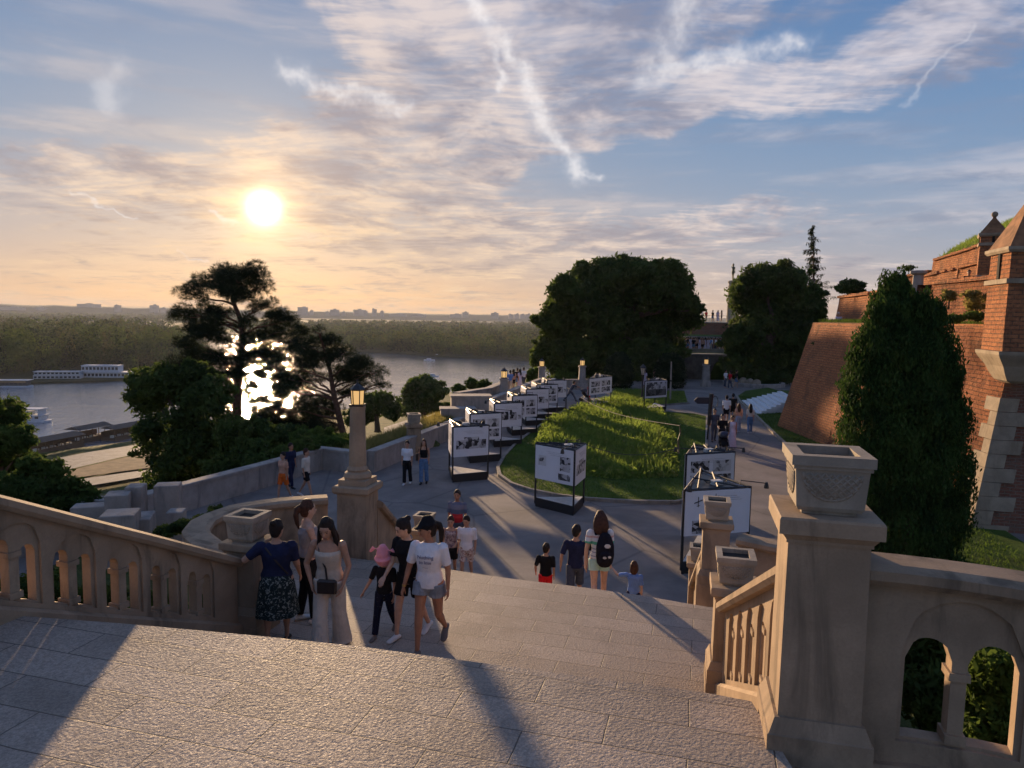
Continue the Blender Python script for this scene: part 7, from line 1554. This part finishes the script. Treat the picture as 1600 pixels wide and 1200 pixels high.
# child sitting on the bastion edge
v = aty(1313, 504, 42.3); person('person in pale clothes and light cap sitting at the bastion edge', (v.x, 42.3, -.95), radians(120), 1.5, False, SK3, CL['lilac'], .6, .9, 1.43, CL['grey'], 'trousers', 1.0, 0, M['shoe_w'], 'short', M['ply'], legs=((75, 20), (80, 10)), lean=25, sit=True, **kw)
v = aty(1522, 430, 35.0); person('person in black sitting at the foot of the far sentry turret', (v.x, 35.4, .98), radians(150), 1.6, False, SK2, CL['black'], .5, .9, 1.43, CL['black'], 'trousers', 1.0, 0, M['shoe_b'], 'short', legs=((80, 80), (80, 80)), lean=15, sit=True, **kw)
# --- far visitors: four simple figures, copied
far_kw = dict(vox=.035, fingers=False, face_on=False)
PRO = [person('x', (0, 0, 0), 0, 1.7, False, SK1, CL[a], .46, .9, 1.43, CL[b], k, l, 0, None, h, **far_kw) for a, b, k, l, h in (('white', 'slate', 'trousers', 1.0, 'short'), ('black', 'jeans', 'shorts', .4, 'short'), ('peach', 'black', 'shorts', .35, 'long'), ('blue', 'cream', 'trousers', 1.0, 'short'), ('red', 'slate', 'trousers', 1.0, 'bob'), ('lilac', 'lilac', 'skirt', .3, 'long'))]
DESC = ['white', 'black', 'a peach top', 'blue', 'red', 'a lilac dress']
used = [False]*6
def far_person(i, loc, rz, where, group=None, sc=1.0):
    o = PRO[i] if not used[i] else copy_tree(PRO[i]); used[i] = True; o.location = loc; o.rotation_euler = (0, 0, rz); o.scale = (sc, sc, sc)
    o['label'] = 'visitor in %s, %s' % (DESC[i], where); o['category'] = 'person'
    if group: o['group'] = group
    return o
rr = random.Random(5)
for k, (px, Y, i) in enumerate([(797, 55.5, 3), (802, 56.5, 2), (808, 58, 1), (812, 57, 5), (818, 59, 0)]):
    q = aty(px, 600, Y); far_person(i, (q.x, Y, -5.2 if False else -5.95), rr.uniform(-1, 1), ['leftmost at the lookout behind the first lamp pillar', 'second at the lookout behind the first lamp pillar', 'in the middle of the lookout group', 'fourth at the lookout, between the lamp pillars', 'rightmost of the lookout group'][k])
xs_ = np.linspace(1048, 1128, 22)
ordn = ['first', 'second', 'third', 'fourth', 'fifth', 'sixth', 'seventh', 'eighth', 'ninth', 'tenth', 'eleventh', 'twelfth', 'thirteenth', 'fourteenth', 'fifteenth', 'sixteenth', 'seventeenth', 'eighteenth', 'nineteenth', 'twentieth', 'twenty-first', 'twenty-second']
for k, px in enumerate(xs_):
    Y = 86+rr.uniform(0, 2.5); q = aty(px+rr.uniform(-1, 1), 550, Y); far_person(rr.randrange(6), (q.x, Y, -3.95), rr.uniform(0, 6), ordn[k]+' from the left on the look-out terrace', 'people on the look-out terrace')
for k, px in enumerate((1097, 1103, 1113, 1121, 1127)):
    q = aty(px, 505, 100.5); far_person(rr.randrange(6), (q.x, 100.5, -.5), rr.uniform(0, 6), ordn[k]+' from the left on top of the brick block', 'people on top of the brick block')
for k, (px, py, i) in enumerate([(1140, 608, 4), (1150, 606, 1), (1133, 606, 0), (1022, 604, 2), (1008, 606, 5)]):
    q = ps(px, py, ZP); far_person(i, q, rr.uniform(0, 6), ['beside the rocks by the gate', 'under the dark tree right of the gate', 'in front of the arched gateway', 'right of the street lamp under the big tree', 'left of the street lamp under the big tree'][k])
for i in range(6):
    if not used[i]:
        for ch in list(PRO[i].children_recursive): bpy.data.objects.remove(ch)
        bpy.data.objects.remove(PRO[i])
# bronze figure on the monument column
mm = bpy.data.materials.get('bark'); o = person('bronze standing figure on the tall pale column', (mo.x, 150, 8.0), radians(200), 3.4, False, M['bronze'] if 'bronze' in M else plain('bronze', (.06, .07, .05), .5, metal=.6), None, hair='short', hairm=plain('bronze_hair', (.06, .07, .05), .5, metal=.6), legs=((4, 2), (-6, 6)), armR=((.5, .7, .3), (.3, .9, .5)), vox=.05, fingers=False, face_on=False); o.name = 'statue'; o['category'] = 'statue'
